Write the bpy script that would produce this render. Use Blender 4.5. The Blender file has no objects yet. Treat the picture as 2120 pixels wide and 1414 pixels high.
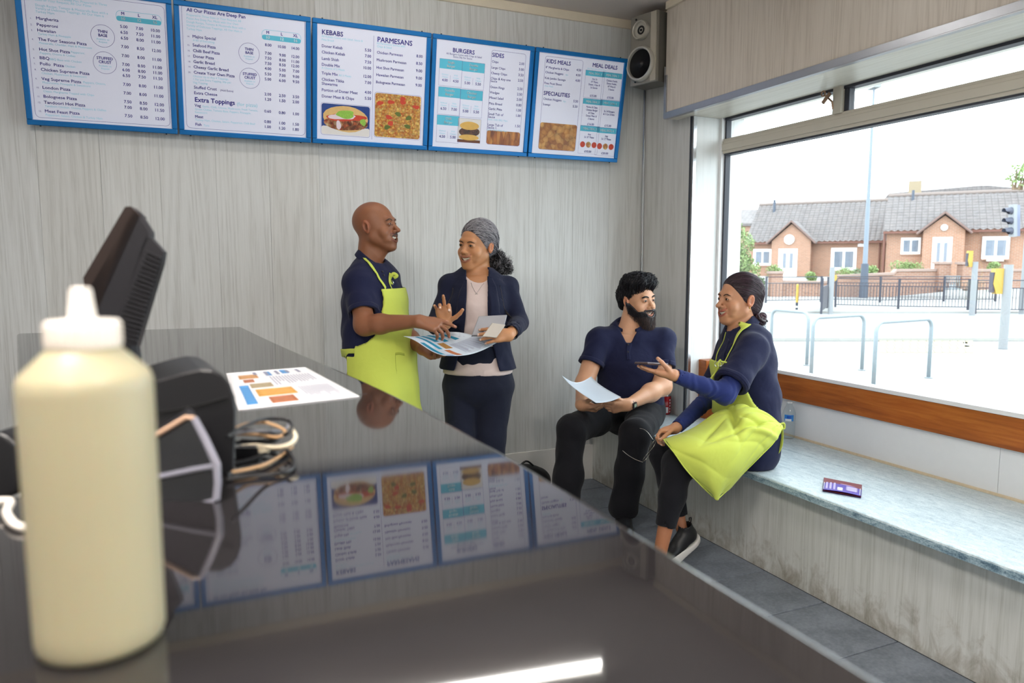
import bpy, bmesh, math, random
import numpy as np
from mathutils import Vector, Matrix
C = bpy.context.scene.collection
random.seed(7); RNG = np.random.default_rng(7)
# ---------------------------------------------------------------- camera
FPX = 1511.0; YAW = 0.41493; PIT = -0.106666; CAMZ = 1.40
cam = bpy.data.cameras.new('camera'); camo = bpy.data.objects.new('camera', cam); C.objects.link(camo)
cam.sensor_width = 36.0; cam.lens = FPX / 2120.0 * 36.0
camo.location = (0, 0, CAMZ)
camo.rotation_euler = (math.pi / 2 + PIT, 0, -YAW)
cam.clip_start = 0.02; cam.clip_end = 300
cam.dof.use_dof = True; cam.dof.focus_distance = 3.7; cam.dof.aperture_fstop = 3.6
bpy.context.scene.camera = camo
# ---------------------------------------------------------------- sky, lamps, exposure
sc = bpy.context.scene
sc.view_settings.view_transform = 'Standard'; sc.view_settings.look = 'None'
sc.view_settings.gamma = 1.0; sc.view_settings.use_curve_mapping = False
sc.view_settings.exposure = 0.3
try:
    sc.cycles.use_denoising = True; sc.cycles.max_bounces = 10; sc.cycles.diffuse_bounces = 5
    sc.cycles.sample_clamp_indirect = 6.0; sc.cycles.transparent_max_bounces = 16
    sc.cycles.caustics_reflective = False; sc.cycles.caustics_refractive = False
except Exception:
    pass
world = bpy.data.worlds.new('sky'); sc.world = world; world.use_nodes = True
wn = world.node_tree.nodes; wl = world.node_tree.links; wn.clear()
w_out = wn.new('ShaderNodeOutputWorld'); w_bg = wn.new('ShaderNodeBackground')
w_tc = wn.new('ShaderNodeTexCoord'); w_no = wn.new('ShaderNodeTexNoise'); w_rp = wn.new('ShaderNodeValToRGB')
w_no.inputs['Scale'].default_value = 1.6; w_no.inputs['Detail'].default_value = 4
w_rp.color_ramp.elements[0].color = (0.76, 0.88, 1.0, 1); w_rp.color_ramp.elements[1].color = (0.92, 0.97, 1.0, 1)
wl.new(w_tc.outputs['Generated'], w_no.inputs['Vector']); wl.new(w_no.outputs['Fac'], w_rp.inputs['Fac'])
wl.new(w_rp.outputs['Color'], w_bg.inputs['Color']); w_bg.inputs['Strength'].default_value = 5.2
wl.new(w_bg.outputs['Background'], w_out.inputs['Surface'])

def area_lamp(name, loc, rot, sx, sy, energy, col, label=None):
    l = bpy.data.lights.new(name, 'AREA'); l.shape = 'RECTANGLE'; l.size = sx; l.size_y = sy
    l.energy = energy; l.color = col
    o = bpy.data.objects.new(name, l); C.objects.link(o); o.location = loc; o.rotation_euler = rot
    return o
# light portal over the shop window (only guides sampling of the sky)
po = area_lamp('window_portal', (3.02, 1.0, 1.5), (0, math.pi / 2, 0), 1.6, 5.4, 1.0, (1, 1, 1))
po.data.cycles.is_portal = True
# emission strength of the ceiling tube mirrored in the counter
TUBE_W = 30.0
# ---------------------------------------------------------------- projection helpers (measurements -> metres)
FW = np.array([math.sin(YAW) * math.cos(PIT), math.cos(YAW) * math.cos(PIT), math.sin(PIT)])
RT = np.array([math.cos(YAW), -math.sin(YAW), 0.0]); UP = np.cross(RT, FW)
C0 = np.array([0, 0, CAMZ])
def ray(x, y): return FW + RT * ((x - 1060.0) / FPX) - UP * ((y - 707.0) / FPX)
def P(x, y, d): return C0 + ray(x, y) * d
def on(x, y, ax, v):
    k = 'xyz'.index(ax); q = ray(x, y); return C0 + q * ((v - C0[k]) / q[k])
def onpl(x, y, q0, n):
    q = ray(x, y); q0 = np.array(q0); n = np.array(n); return C0 + q * (((q0 - C0) @ n) / (q @ n))
def unit(v): v = np.array(v, float); return v / (np.linalg.norm(v) + 1e-12)
# ---------------------------------------------------------------- objects
def thing(name, label, cat, loc=(0, 0, 0), group=None, kind=None):
    o = bpy.data.objects.new(name, None); C.objects.link(o); o.location = loc
    o.empty_display_size = 0.1
    if label: o['label'] = label
    if cat: o['category'] = cat
    if group: o['group'] = group
    if kind: o['kind'] = kind
    return o
def wloc(o):
    v = Vector(o.location)
    if o.parent is not None: v = v + o.matrix_parent_inverse.translation + wloc(o.parent)
    return v
def obj(name, verts, faces, mat=None, parent=None, smooth=False, label=None, cat=None, group=None, kind=None, mats=None, midx=None):
    me = bpy.data.meshes.new(name)
    me.from_pydata([tuple(map(float, v)) for v in verts] if not isinstance(verts, np.ndarray) else verts.tolist(), [], [tuple(map(int, f)) for f in faces] if not isinstance(faces, np.ndarray) else faces.tolist())
    me.update()
    o = bpy.data.objects.new(name, me); C.objects.link(o)
    for m in (mats or ([mat] if mat else [])): me.materials.append(m)
    if midx is not None: me.polygons.foreach_set('material_index', np.array(midx, dtype=np.int32))
    if smooth: me.polygons.foreach_set('use_smooth', np.ones(len(me.polygons), dtype=bool))
    if parent is not None:
        o.parent = parent; o.matrix_parent_inverse = Matrix.Translation(-wloc(parent))
    if label: o['label'] = label
    if cat: o['category'] = cat
    if group: o['group'] = group
    if kind: o['kind'] = kind
    return o
class MB:
    """collects shapes into one mesh"""
    def __init__(s): s.v = []; s.f = []; s.m = []
    def add(s, v, f, mi=0):
        b = len(s.v); s.v += [tuple(map(float, q)) for q in v]; s.f += [tuple(int(i) + b for i in q) for q in f]; s.m += [mi] * len(f)
        return s
    def box(s, a, b, mi=0, bev=0.0):
        x0, y0, z0 = a; x1, y1, z1 = b
        if x0 > x1: x0, x1 = x1, x0
        if y0 > y1: y0, y1 = y1, y0
        if z0 > z1: z0, z1 = z1, z0
        if bev > 0:
            bm = bmesh.new(); bmesh.ops.create_cube(bm, size=1)
            for v in bm.verts: v.co = Vector(((x0 + x1) / 2 + v.co.x * (x1 - x0), (y0 + y1) / 2 + v.co.y * (y1 - y0), (z0 + z1) / 2 + v.co.z * (z1 - z0)))
            bmesh.ops.bevel(bm, geom=bm.edges[:], offset=min(bev, min(x1 - x0, y1 - y0, z1 - z0) * .45), segments=2, profile=.5, affect='EDGES')
            bm.verts.ensure_lookup_table(); s.add([v.co for v in bm.verts], [[v.index for v in f.verts] for f in bm.faces], mi); bm.free(); return s
        v = [(x0, y0, z0), (x1, y0, z0), (x1, y1, z0), (x0, y1, z0), (x0, y0, z1), (x1, y0, z1), (x1, y1, z1), (x0, y1, z1)]
        return s.add(v, [(0, 3, 2, 1), (4, 5, 6, 7), (0, 1, 5, 4), (1, 2, 6, 5), (2, 3, 7, 6), (3, 0, 4, 7)], mi)
    def obox(s, c, ax, ay, az, mi=0):
        c, ax, ay, az = map(np.array, (c, ax, ay, az)); v = []
        for k in (-1, 1):
            for i, j in ((-1, -1), (1, -1), (1, 1), (-1, 1)): v.append(c + ax * i + ay * j + az * k)
        return s.add(v, [(0, 3, 2, 1), (4, 5, 6, 7), (0, 1, 5, 4), (1, 2, 6, 5), (2, 3, 7, 6), (3, 0, 4, 7)], mi)
    def tube(s, pts, r, n=8, mi=0, closed=False, flat=None):
        pts = [np.array(p, float) for p in pts]; m = len(pts); rr = [r] * m if np.isscalar(r) else list(r)
        T = []
        for i in range(m):
            a = pts[(i - 1) % m] if (closed or i > 0) else pts[i]; b = pts[(i + 1) % m] if (closed or i < m - 1) else pts[i]
            T.append(unit(b - a))
        up = np.array([0, 0, 1.0])
        if abs(T[0] @ up) > .95: up = np.array([1.0, 0, 0])
        u = unit(np.cross(T[0], up)); V = []; F = []
        for i in range(m):
            u = unit(u - T[i] * (u @ T[i])); w = np.cross(T[i], u)
            for k in range(n):
                a = 2 * math.pi * k / n; V.append(pts[i] + (u * math.cos(a) + w * math.sin(a) * (flat or 1)) * rr[i])
        for i in range(m if closed else m - 1):
            for k in range(n):
                a = i * n + k; b = i * n + (k + 1) % n; j = (i + 1) % m; F.append((a, b, j * n + (k + 1) % n, j * n + k))
        if not closed: F.append(tuple(range(n))[::-1]); F.append(tuple((m - 1) * n + k for k in range(n)))
        return s.add(V, F, mi)
    def lathe(s, c, prof, n=24, axis=(0, 0, 1), mi=0, cap=True):
        c = np.array(c, float); a = unit(axis); u = unit(np.cross(a, (0, 1, 0) if abs(a[1]) < .9 else (1, 0, 0))); w = np.cross(a, u); V = []; F = []
        for r, h in prof:
            for k in range(n):
                t = 2 * math.pi * k / n; V.append(c + a * h + (u * math.cos(t) + w * math.sin(t)) * r)
        for i in range(len(prof) - 1):
            for k in range(n): F.append((i * n + k, i * n + (k + 1) % n, (i + 1) * n + (k + 1) % n, (i + 1) * n + k))
        if cap: F.append(tuple(range(n))[::-1]); F.append(tuple((len(prof) - 1) * n + k for k in range(n)))
        return s.add(V, F, mi)
    def prism(s, poly, vec, mi=0):
        n = len(poly); poly = [np.array(p, float) for p in poly]; vec = np.array(vec, float)
        V = poly + [p + vec for p in poly]
        F = [tuple(range(n)), tuple(range(2 * n - 1, n - 1, -1))] + [(i, (i + 1) % n + 0, (i + 1) % n + n, i + n)[::-1] for i in range(n)]
        return s.add(V, F, mi)
    def build(s, name, mat=None, parent=None, **k):
        mats = k.pop('mats', None)
        o = obj(name, s.v, s.f, mat, parent, mats=mats, midx=s.m if mats else None, **k)
        return o
def fixn(o):
    bm = bmesh.new(); bm.from_mesh(o.data); bmesh.ops.recalc_face_normals(bm, faces=bm.faces[:]); bm.to_mesh(o.data); bm.free(); return o
def autosmooth(o, ang=35):
    me = o.data; me.polygons.foreach_set('use_smooth', np.ones(len(me.polygons), dtype=bool))
    bm = bmesh.new(); bm.from_mesh(me)
    for e in bm.edges:
        if len(e.link_faces) == 2 and e.calc_face_angle(0) > math.radians(ang): e.smooth = False
    bm.to_mesh(me); bm.free(); return o
def catmull(pts, n=8, closed=False):
    pts = [np.array(p, float) for p in pts]; m = len(pts); out = []
    for i in range(m if closed else m - 1):
        g = lambda k: pts[k % m] if closed else pts[min(max(k, 0), m - 1)]
        a, b, c, d = g(i - 1), g(i), g(i + 1), g(i + 2)
        for j in range(n):
            t = j / n; out.append(.5 * ((2 * b) + (-a + c) * t + (2 * a - 5 * b + 4 * c - d) * t * t + (-a + 3 * b - 3 * c + d) * t ** 3))
    if not closed: out.append(pts[-1])
    return out
# ---------------------------------------------------------------- materials
SRGB_GAIN = [1.0]
def srgb(h):
    if isinstance(h, str):
        h = [int(h[i:i + 2], 16) / 255 for i in (0, 2, 4)]
        return tuple(min(.92, SRGB_GAIN[0] * (c / 12.92 if c <= .04045 else ((c + .055) / 1.055) ** 2.4)) for c in h)
    return tuple(h)
class NT:
    def __init__(s, name):
        s.m = bpy.data.materials.new(name); s.m.use_nodes = True; s.n = s.m.node_tree.nodes; s.l = s.m.node_tree.links
        s.b = s.n['Principled BSDF']; s.out = s.n['Material Output']
    def new(s, t, **k):
        q = s.n.new(t)
        for a, v in k.items():
            if a.startswith('_'): setattr(q, a[1:], v)
            else: q.inputs[a.replace('__', ' ')].default_value = v
        return q
    def lk(s, a, b): s.l.new(a, b)
    def coord(s, scale=(1, 1, 1), rot=(0, 0, 0), kind='Object'):
        tc = s.new('ShaderNodeTexCoord'); mp = s.new('ShaderNodeMapping'); mp.inputs['Scale'].default_value = scale; mp.inputs['Rotation'].default_value = rot
        s.lk(tc.outputs[kind], mp.inputs['Vector']); return mp.outputs['Vector']
    def noise(s, vec, scale, detail=3, rough=.5, dist=0):
        q = s.new('ShaderNodeTexNoise'); q.inputs['Scale'].default_value = scale; q.inputs['Detail'].default_value = detail
        q.inputs['Roughness'].default_value = rough; q.inputs['Distortion'].default_value = dist
        if vec is not None: s.lk(vec, q.inputs['Vector'])
        return q.outputs['Fac']
    def ramp(s, fac, stops):
        q = s.new('ShaderNodeValToRGB'); e = q.color_ramp.elements
        while len(e) < len(stops): e.new(.5)
        for i, (p, c) in enumerate(stops): e[i].position = p; e[i].color = (*srgb(c), 1)
        s.lk(fac, q.inputs['Fac']); return q.outputs['Color']
    def mix(s, fac, a, b, mode='MIX'):
        q = s.new('ShaderNodeMix', _data_type='RGBA', _blend_type=mode)
        for v, i in ((fac, 0), (a, 6), (b, 7)):
            if hasattr(v, 'is_output'): s.lk(v, q.inputs[i])
            elif i == 0: q.inputs[0].default_value = v
            else: q.inputs[i].default_value = (*srgb(v), 1)
        return q.outputs[2]
    def math(s, op, a, b=0.0):
        q = s.new('ShaderNodeMath', _operation=op)
        for i, v in enumerate((a, b)):
            if hasattr(v, 'is_output'): s.lk(v, q.inputs[i])
            else: q.inputs[i].default_value = v
        return q.outputs[0]
    def bump(s, h, strength=.3, dist=.01):
        q = s.new('ShaderNodeBump'); q.inputs['Strength'].default_value = strength; q.inputs['Distance'].default_value = dist
        s.lk(h, q.inputs['Height']); s.lk(q.outputs['Normal'], s.b.inputs['Normal'])
    def col(s, c):
        if hasattr(c, 'is_output'): s.lk(c, s.b.inputs['Base Color'])
        else: s.b.inputs['Base Color'].default_value = (*srgb(c), 1)
        return s
    def rough(s, r):
        if hasattr(r, 'is_output'): s.lk(r, s.b.inputs['Roughness'])
        else: s.b.inputs['Roughness'].default_value = r
        return s
_M = {}
def mat(name, col='808080', rough=.5, metal=0., var=.06, vscale=30, bump=0, bscale=200, spec=.5, trans=0, ior=1.45, emit=None, alpha=None, sheen=0, sss=0, coat=0):
    if name in _M: return _M[name]
    t = NT(name); c = srgb(col)
    if var > 0:
        n = t.noise(t.coord(), vscale, 4)
        t.col(t.mix(n, tuple(min(1, x * (1 - var)) for x in c), tuple(min(1, x * (1 + var)) for x in c)))
    else: t.col(c)
    t.rough(rough); t.b.inputs['Metallic'].default_value = metal; t.b.inputs['Specular IOR Level'].default_value = spec
    t.b.inputs['Transmission Weight'].default_value = trans; t.b.inputs['IOR'].default_value = ior
    t.b.inputs['Sheen Weight'].default_value = sheen; t.b.inputs['Coat Weight'].default_value = coat
    if sss: t.b.inputs['Subsurface Weight'].default_value = sss; t.b.inputs['Subsurface Radius'].default_value = (.01, .004, .002); t.b.inputs['Subsurface Scale'].default_value = .6
    if emit: t.b.inputs['Emission Color'].default_value = (*srgb(emit[0]), 1); t.b.inputs['Emission Strength'].default_value = emit[1]
    if bump: t.bump(t.noise(t.coord(), bscale, 3), bump, .003)
    _M[name] = t.m; return t.m
# ---------------------------------------------------------------- signed distance modelling
def smin(a, b, k):
    h = np.clip(.5 + .5 * (b - a) / k, 0, 1); return b * (1 - h) + a * h - k * h * (1 - h)
def smax(a, b, k): return -smin(-a, -b, k)
def cap(p, a, b, ra, rb):
    a = np.array(a, np.float32); b = np.array(b, np.float32); ab = b - a; q = p - a
    t = np.clip(q @ ab / (ab @ ab + 1e-12), 0, 1); return np.linalg.norm(q - t[:, None] * ab, axis=1) - (ra + (rb - ra) * t)
def ell(p, c, r, R=None):
    q = p - np.array(c, np.float32)
    if R is not None: q = q @ np.array(R, np.float32)
    r = np.array(r, np.float32); k0 = np.linalg.norm(q / r, axis=1); k1 = np.linalg.norm(q / (r * r), axis=1)
    return k0 * (k0 - 1) / (k1 + 1e-9)
def eseg(p, a, b, ra, rb, side):
    """tube with elliptical section from a to b; ra=(side radius, other radius)"""
    a = np.array(a, np.float32); b = np.array(b, np.float32); ab = b - a; L = np.linalg.norm(ab); w = ab / L
    u = np.array(side, np.float32); u = u - w * (u @ w); u /= np.linalg.norm(u); v = np.cross(w, u); q = p - a
    t = np.clip((q @ w) / L, 0, 1); rx = ra[0] + (rb[0] - ra[0]) * t; ry = ra[1] + (rb[1] - ra[1]) * t
    qu = q @ u; qv = q @ v; qw = q @ w - t * L; rm = np.minimum(rx, ry)
    k0 = np.sqrt((qu / rx) ** 2 + (qv / ry) ** 2 + (qw / rm) ** 2); k1 = np.sqrt((qu / rx ** 2) ** 2 + (qv / ry ** 2) ** 2 + (qw / rm ** 2) ** 2)
    return k0 * (k0 - 1) / (k1 + 1e-6)
def loft(p, sec, side, k=.03):
    """sec: list of (centre, (rside, rother)[, side])"""
    d = None
    for (a, b) in zip(sec[:-1], sec[1:]):
        e = eseg(p, a[0], b[0], a[1], b[1], a[2] if len(a) > 2 else side); d = e if d is None else smin(d, e, k)
    return d
def chain(p, pts, rs, k=.01):
    d = None
    for i in range(len(pts) - 1):
        e = cap(p, pts[i], pts[i + 1], rs[i], rs[i + 1]); d = e if d is None else smin(d, e, k)
    return d
def plane(p, q0, n): return (p - np.array(q0, np.float32)) @ unit(n).astype(np.float32)
def wr(p, f, seed=0, oct=3):
    """smooth wrinkle field, about -1..1; f = 3 frequencies (rad/m)"""
    r = np.random.default_rng(seed); out = 0; amp = 1; tot = 0
    for o in range(oct):
        q = p * (np.array(f, np.float32) * (1.9 ** o)); ph = r.uniform(0, 6.28, 6)
        w = 1.3 * np.sin(q[:, 1] * .7 + q[:, 2] * .5 + ph[0]) + .9 * np.sin(q[:, 0] * .6 - q[:, 2] * .4 + ph[1])
        out = out + amp * np.sin(q[:, 0] + .8 * q[:, 1] * (o % 2) + q[:, 2] * (1 if o % 2 else .6) + w + ph[2]) * np.cos(q[:, 1] * .6 - q[:, 2] * .3 + .7 * w + ph[3]); tot += amp; amp *= .55
    return out / tot
def nets(fn, lo, hi, h, pad=2.2):
    lo = np.array(lo, np.float32); n = np.ceil((np.array(hi) - lo) / h).astype(int) + 1
    B = 8; nb = np.ceil(n / B).astype(int); n = nb * B
    # coarse pass at block centres
    cc = [lo[i] + (np.arange(nb[i]) * B + (B - 1) / 2) * h for i in range(3)]
    G = np.stack(np.meshgrid(*cc, indexing='ij'), -1).reshape(-1, 3).astype(np.float32)
    Dc = fn(G); act = np.abs(Dc) < B * h * .87 * pad
    F = np.repeat(np.repeat(np.repeat(Dc.reshape(nb), B, 0), B, 1), B, 2).astype(np.float32)
    Fb = F.reshape(nb[0], B, nb[1], B, nb[2], B)
    idx = np.argwhere(act.reshape(nb)); loc = np.stack(np.meshgrid(*[np.arange(B)] * 3, indexing='ij'), -1).reshape(-1, 3)
    for s0 in range(0, len(idx), 1500):
        ii = idx[s0:s0 + 1500]; pts = (ii[:, None, :] * B + loc[None]).reshape(-1, 3).astype(np.float32) * h + lo
        Fb[ii[:, 0], :, ii[:, 1], :, ii[:, 2], :] = fn(pts.astype(np.float32)).reshape(-1, B, B, B)
    F = Fb.reshape(n)
    S = F < 0
    c = [S[i:n[0] - 1 + i, j:n[1] - 1 + j, k:n[2] - 1 + k] for i in (0, 1) for j in (0, 1) for k in (0, 1)]
    su = sum(x.astype(np.int8) for x in c); cell = (su > 0) & (su < 8)
    ci = np.argwhere(cell); vid = -np.ones(cell.shape, np.int64); vid[cell] = np.arange(len(ci))
    acc = np.zeros((len(ci), 3)); cnt = np.zeros(len(ci))
    cor = [(i, j, k) for i in (0, 1) for j in (0, 1) for k in (0, 1)]
    for a in cor:
        for ax in range(3):
            if a[ax]: continue
            b = list(a); b[ax] = 1
            fa = F[ci[:, 0] + a[0], ci[:, 1] + a[1], ci[:, 2] + a[2]]; fb = F[ci[:, 0] + b[0], ci[:, 1] + b[1], ci[:, 2] + b[2]]
            m = (fa < 0) != (fb < 0); t = np.where(m, fa / (fa - fb + 1e-20), 0)
            q = np.array(a, float)[None] * np.ones((len(ci), 1)); q[:, ax] += t; acc[m] += q[m]; cnt[m] += 1
    V = (ci + acc / np.maximum(cnt, 1)[:, None]) * h + lo
    Fq = []
    for ax in range(3):
        sl0 = [slice(None)] * 3; sl1 = [slice(None)] * 3; sl0[ax] = slice(0, -1); sl1[ax] = slice(1, None)
        e = S[tuple(sl0)] != S[tuple(sl1)]; E = np.argwhere(e); u, v = [(1, 2), (2, 0), (0, 1)][ax]
        ok = (E[:, u] > 0) & (E[:, v] > 0) & (E[:, u] < n[u] - 1) & (E[:, v] < n[v] - 1); E = E[ok]
        def g(du, dv):
            q = E.copy(); q[:, u] += du; q[:, v] += dv; return vid[q[:, 0], q[:, 1], q[:, 2]]
        Q = np.stack([g(-1, -1), g(0, -1), g(0, 0), g(-1, 0)], 1); ins = S[E[:, 0], E[:, 1], E[:, 2]]
        Q[~ins] = Q[~ins][:, ::-1]; Fq.append(Q)
    Fq = np.concatenate(Fq); Fq = Fq[(Fq >= 0).all(1)]
    return V, Fq
def merge(*vf):
    V = []; F = []; b = 0
    for v, f in vf: V.append(np.asarray(v)); F.append(np.asarray(f) + b); b += len(v)
    return np.concatenate(V), np.concatenate(F)
def sdfobj(name, vf, material, parent=None, paint=None, **k):
    V, F = vf; o = obj(name, V, F, material, parent, smooth=True, **k)
    if paint is not None:
        a = o.data.color_attributes.new('Col', 'FLOAT_COLOR', 'POINT'); c = np.ones((len(V), 4), np.float32); c[:, :3] = paint(V.astype(np.float32)); a.data.foreach_set('color', c.ravel())
    return o
def trace(fn, p0, dirn, off=0., n=40, maxd=1.0):
    """march points p0 along dirn until fn = off"""
    p = np.array(p0, np.float32).copy(); d = np.array(dirn, np.float32); t = np.zeros(len(p), np.float32)
    for _ in range(n):
        s = fn(p + d * t[:, None]) - off; t += np.clip(s * .8, -.01, .1)
    t = np.clip(t, -maxd, maxd); return p + d * t[:, None]
def snap(fn, p, off=0., n=12):
    p = np.array(p, np.float32).copy(); e = 1e-3
    for _ in range(n):
        f = fn(p); g = np.stack([fn(p + np.eye(3, dtype=np.float32)[i] * e) - f for i in range(3)], 1) / e
        g /= (np.linalg.norm(g, axis=1, keepdims=True) + 1e-6); p = p - g * np.clip(f - off, -.03, .03)[:, None] * .9
    return p, g
def ribbon(fn, pts, wdir, width, off=.004, thick=.003, n=10, m=4, closed=False):
    """strap lying on surface fn=0 along pts; wdir: width direction"""
    c = np.array(catmull(pts, n, closed)); wd = np.array(wdir, float)
    if wd.ndim == 1: wd = np.repeat(wd[None], len(c), 0)
    wid = np.interp(np.linspace(0, 1, len(c)), np.linspace(0, 1, len(np.atleast_1d(width))), np.atleast_1d(width)) if not np.isscalar(width) else np.full(len(c), width)
    g = []
    for j in range(m + 1): g.append(c + wd * (wid * (j / m - .5))[:, None])
    g = np.stack(g, 1).reshape(-1, 3)
    q, nr = snap(fn, g, off)
    V = np.concatenate([q, q - nr * thick]); R = len(c); N = R * (m + 1); F = []
    id = lambda i, j, s: s * N + i * (m + 1) + j
    for i in range(R - 1):
        for j in range(m):
            F.append((id(i, j, 0), id(i, j + 1, 0), id(i + 1, j + 1, 0), id(i + 1, j, 0))); F.append((id(i, j, 1), id(i + 1, j, 1), id(i + 1, j + 1, 1), id(i, j + 1, 1)))
        for j, fl in ((0, 0), (m, 1)):
            q4 = (id(i, j, 0), id(i + 1, j, 0), id(i + 1, j, 1), id(i, j, 1)); F.append(q4 if not fl else q4[::-1])
    for i in (0, R - 1):
        for j in range(m): F.append((id(i, j, 0), id(i, j + 1, 0), id(i, j + 1, 1), id(i, j, 1)))
    return V, np.array(F)
def sheet(net, nu=6, nv=6, thick=.002, fold=None):
    """net: rows of 3D control points -> smooth thick sheet"""
    rows = [catmull(r, nu) for r in net]; cols = [catmull([r[i] for r in rows], nv) for i in range(len(rows[0]))]
    G = np.array(cols).transpose(1, 0, 2); nr, nc = G.shape[:2]
    if fold is not None: G = fold(G)
    du = np.gradient(G, axis=1); dv = np.gradient(G, axis=0); N = np.cross(du, dv); N /= (np.linalg.norm(N, axis=2, keepdims=True) + 1e-9)
    V = np.concatenate([G.reshape(-1, 3), (G - N * thick).reshape(-1, 3)]); M = nr * nc; F = []
    for i in range(nr - 1):
        for j in range(nc - 1):
            a = i * nc + j; q = (a, a + 1, a + nc + 1, a + nc); F.append(q); F.append(tuple(x + M for x in q[::-1]))
    for i in range(nr - 1):
        for j, r in ((0, 0), (nc - 1, 1)):
            a = i * nc + j; q = (a, a + nc, a + nc + M, a + M); F.append(q[::-1] if r else q)
    for j in range(nc - 1):
        for i, r in ((0, 1), (nr - 1, 0)):
            a = i * nc + j; q = (a, a + 1, a + 1 + M, a + M); F.append(q[::-1] if r else q)
    return V, np.array(F)
# ================================================================ room materials
def laminate(name, light, dark, warm=0.0, horiz=False, seed=0.0, dirt=False):
    t = NT(name); v = t.coord((1, 1, 1))
    mp = t.new('ShaderNodeMapping'); mp.inputs['Location'].default_value = (seed, seed * 1.7, 0)
    mp.inputs['Scale'].default_value = (1, 1, .035) if not horiz else (1, .035, 1); t.lk(v, mp.inputs['Vector']); v = mp.outputs['Vector']
    oi = t.new('ShaderNodeObjectInfo'); ad = t.new('ShaderNodeVectorMath', _operation='ADD'); t.lk(v, ad.inputs[0])
    cb = t.new('ShaderNodeCombineXYZ'); t.lk(t.math('MULTIPLY', oi.outputs['Random'], 7.0), cb.inputs['X']); t.lk(t.math('MULTIPLY', oi.outputs['Random'], 3.0), cb.inputs['Z']); t.lk(cb.outputs[0], ad.inputs[1]); v = ad.outputs[0]
    broad = t.noise(v, 4.0, 2, .5, 1.0)
    rings = t.math('SINE', t.math('MULTIPLY', broad, 120.0))
    rings = t.math('ADD', t.math('MULTIPLY', rings, .5), .5)
    fine = t.noise(v, 210.0, 2, .5); mid = t.noise(v, 26.0, 4, .6)
    g = t.math('ADD', t.math('ADD', t.math('MULTIPLY', rings, .16), t.math('MULTIPLY', fine, .5)), t.math('MULTIPLY', mid, .42))
    c = t.ramp(g, [(.30, dark), (.52, tuple((np.array(srgb(dark)) + 2 * np.array(srgb(light))) / 3)), (.78, light)])
    tint = t.ramp(oi.outputs['Random'], [(0, 'ece9e4'), (1, 'ffffff')]); c = t.mix(.7, c, tint, 'MULTIPLY')
    kn = t.noise(t.coord((6, 6, 3)), 1.2, 2); t.lk(kn, kn.node.inputs['Vector']) if False else None
    if dirt:   # scuffs and mop stains along the foot of the panel
        sp = t.new('ShaderNodeSeparateXYZ'); t.lk(t.coord(), sp.inputs[0]); dn = t.noise(t.coord((1, 1, .6)), 14, 5, .7, .6)
        h = t.new('ShaderNodeMapRange'); h.inputs['From Min'].default_value = .0; h.inputs['From Max'].default_value = .26; h.inputs['To Min'].default_value = .62; h.inputs['To Max'].default_value = .20; t.lk(sp.outputs['Z'], h.inputs['Value'])
        k = t.math('MULTIPLY', t.math('SUBTRACT', t.math('ADD', dn, h.outputs[0]), .92), 3.0); kk = t.new('ShaderNodeClamp'); t.lk(k, kk.inputs['Value']); c = t.mix(t.math('MULTIPLY', kk.outputs[0], .7), c, '75664f')
    t.col(c).rough(.38); t.b.inputs['Specular IOR Level'].default_value = .4
    t.bump(g, .25, .0012); return t.m
M_lam = laminate('pale_wood_laminate', 'dee0e0', 'bfc0be')
M_lam2 = laminate('bulkhead_laminate', 'ddd4c8', 'bfb4a7', seed=3.3)
M_lamb = laminate('bench_laminate', 'dfe2e1', 'bfc2be', seed=5.1, dirt=True)
M_soff = laminate('soffit_laminate', 'ebe7dc', 'cfc9ba', horiz=True, seed=1.1)
M_rev = laminate('reveal_laminate', 'f1f3f3', 'e2e5e5', seed=8.2)
M_cream = mat('cream_paint', 'd9cdb8', .5, var=.04); M_white = mat('white_paint', 'e8e6e2', .55, var=.03)
M_ceil = mat('ceiling_paint', 'd8cdc6', .8, var=.04, vscale=3)
M_chrome = mat('polished_aluminium', 'd8dade', .18, 1.0, var=.02); M_alu = mat('brushed_aluminium', 'a9abb0', .35, 1.0, var=.05)
M_upvc = mat('painted_window_frame', 'c9c2b4', .45, var=.05, vscale=12); M_dkrub = mat('dark_glazing_seal', '34363f', .5)
M_black = mat('black_plastic', '17171a', .42, var=.08); M_grout = mat('dark_grout', '28282c', .8); M_seam_ = mat('panel_seam', '77716a', .8)
def m_tile():
    t = NT('slate_floor_tile'); v = t.coord(); a = t.noise(v, 9, 5, .6, .5); b = t.noise(v, 70, 4, .6)
    g = t.math('ADD', t.math('MULTIPLY', a, .65), t.math('MULTIPLY', b, .35))
    t.col(t.ramp(g, [(.3, '555c66'), (.5, '757d89'), (.7, '9098a4')])).rough(t.ramp(a, [(.3, (.3,) * 3), (.7, (.5,) * 3)])); t.bump(g, .25, .002); return t.m
M_tile = m_tile()
def m_bench(name, c0, c1, c2, rough):
    t = NT(name); v = t.coord((1, .35, 1), (0, 0, .5)); a = t.noise(v, 55, 6, .7, .8); b = t.noise(t.coord(), 6, 3)
    sp = t.noise(t.coord(), 240, 2, .5)
    g = t.math('ADD', t.math('MULTIPLY', a, .6), t.math('MULTIPLY', sp, .3)); g = t.math('ADD', g, t.math('MULTIPLY', b, .1))
    t.col(t.ramp(g, [(.38, c0), (.5, c1), (.62, c2)])).rough(rough); t.b.inputs['Specular IOR Level'].default_value = .5; return t.m
M_btop = m_bench('blue_grey_bench_laminate', 'a3b6bf', 'c3d2d8', 'dae6ea', .3)
M_bedge = m_bench('shaded_speckled_edge', '4a6577', '8fa8b5', 'bccfd6', .45)  # same laminate as the top, darkened to put its shade into the colour
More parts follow.
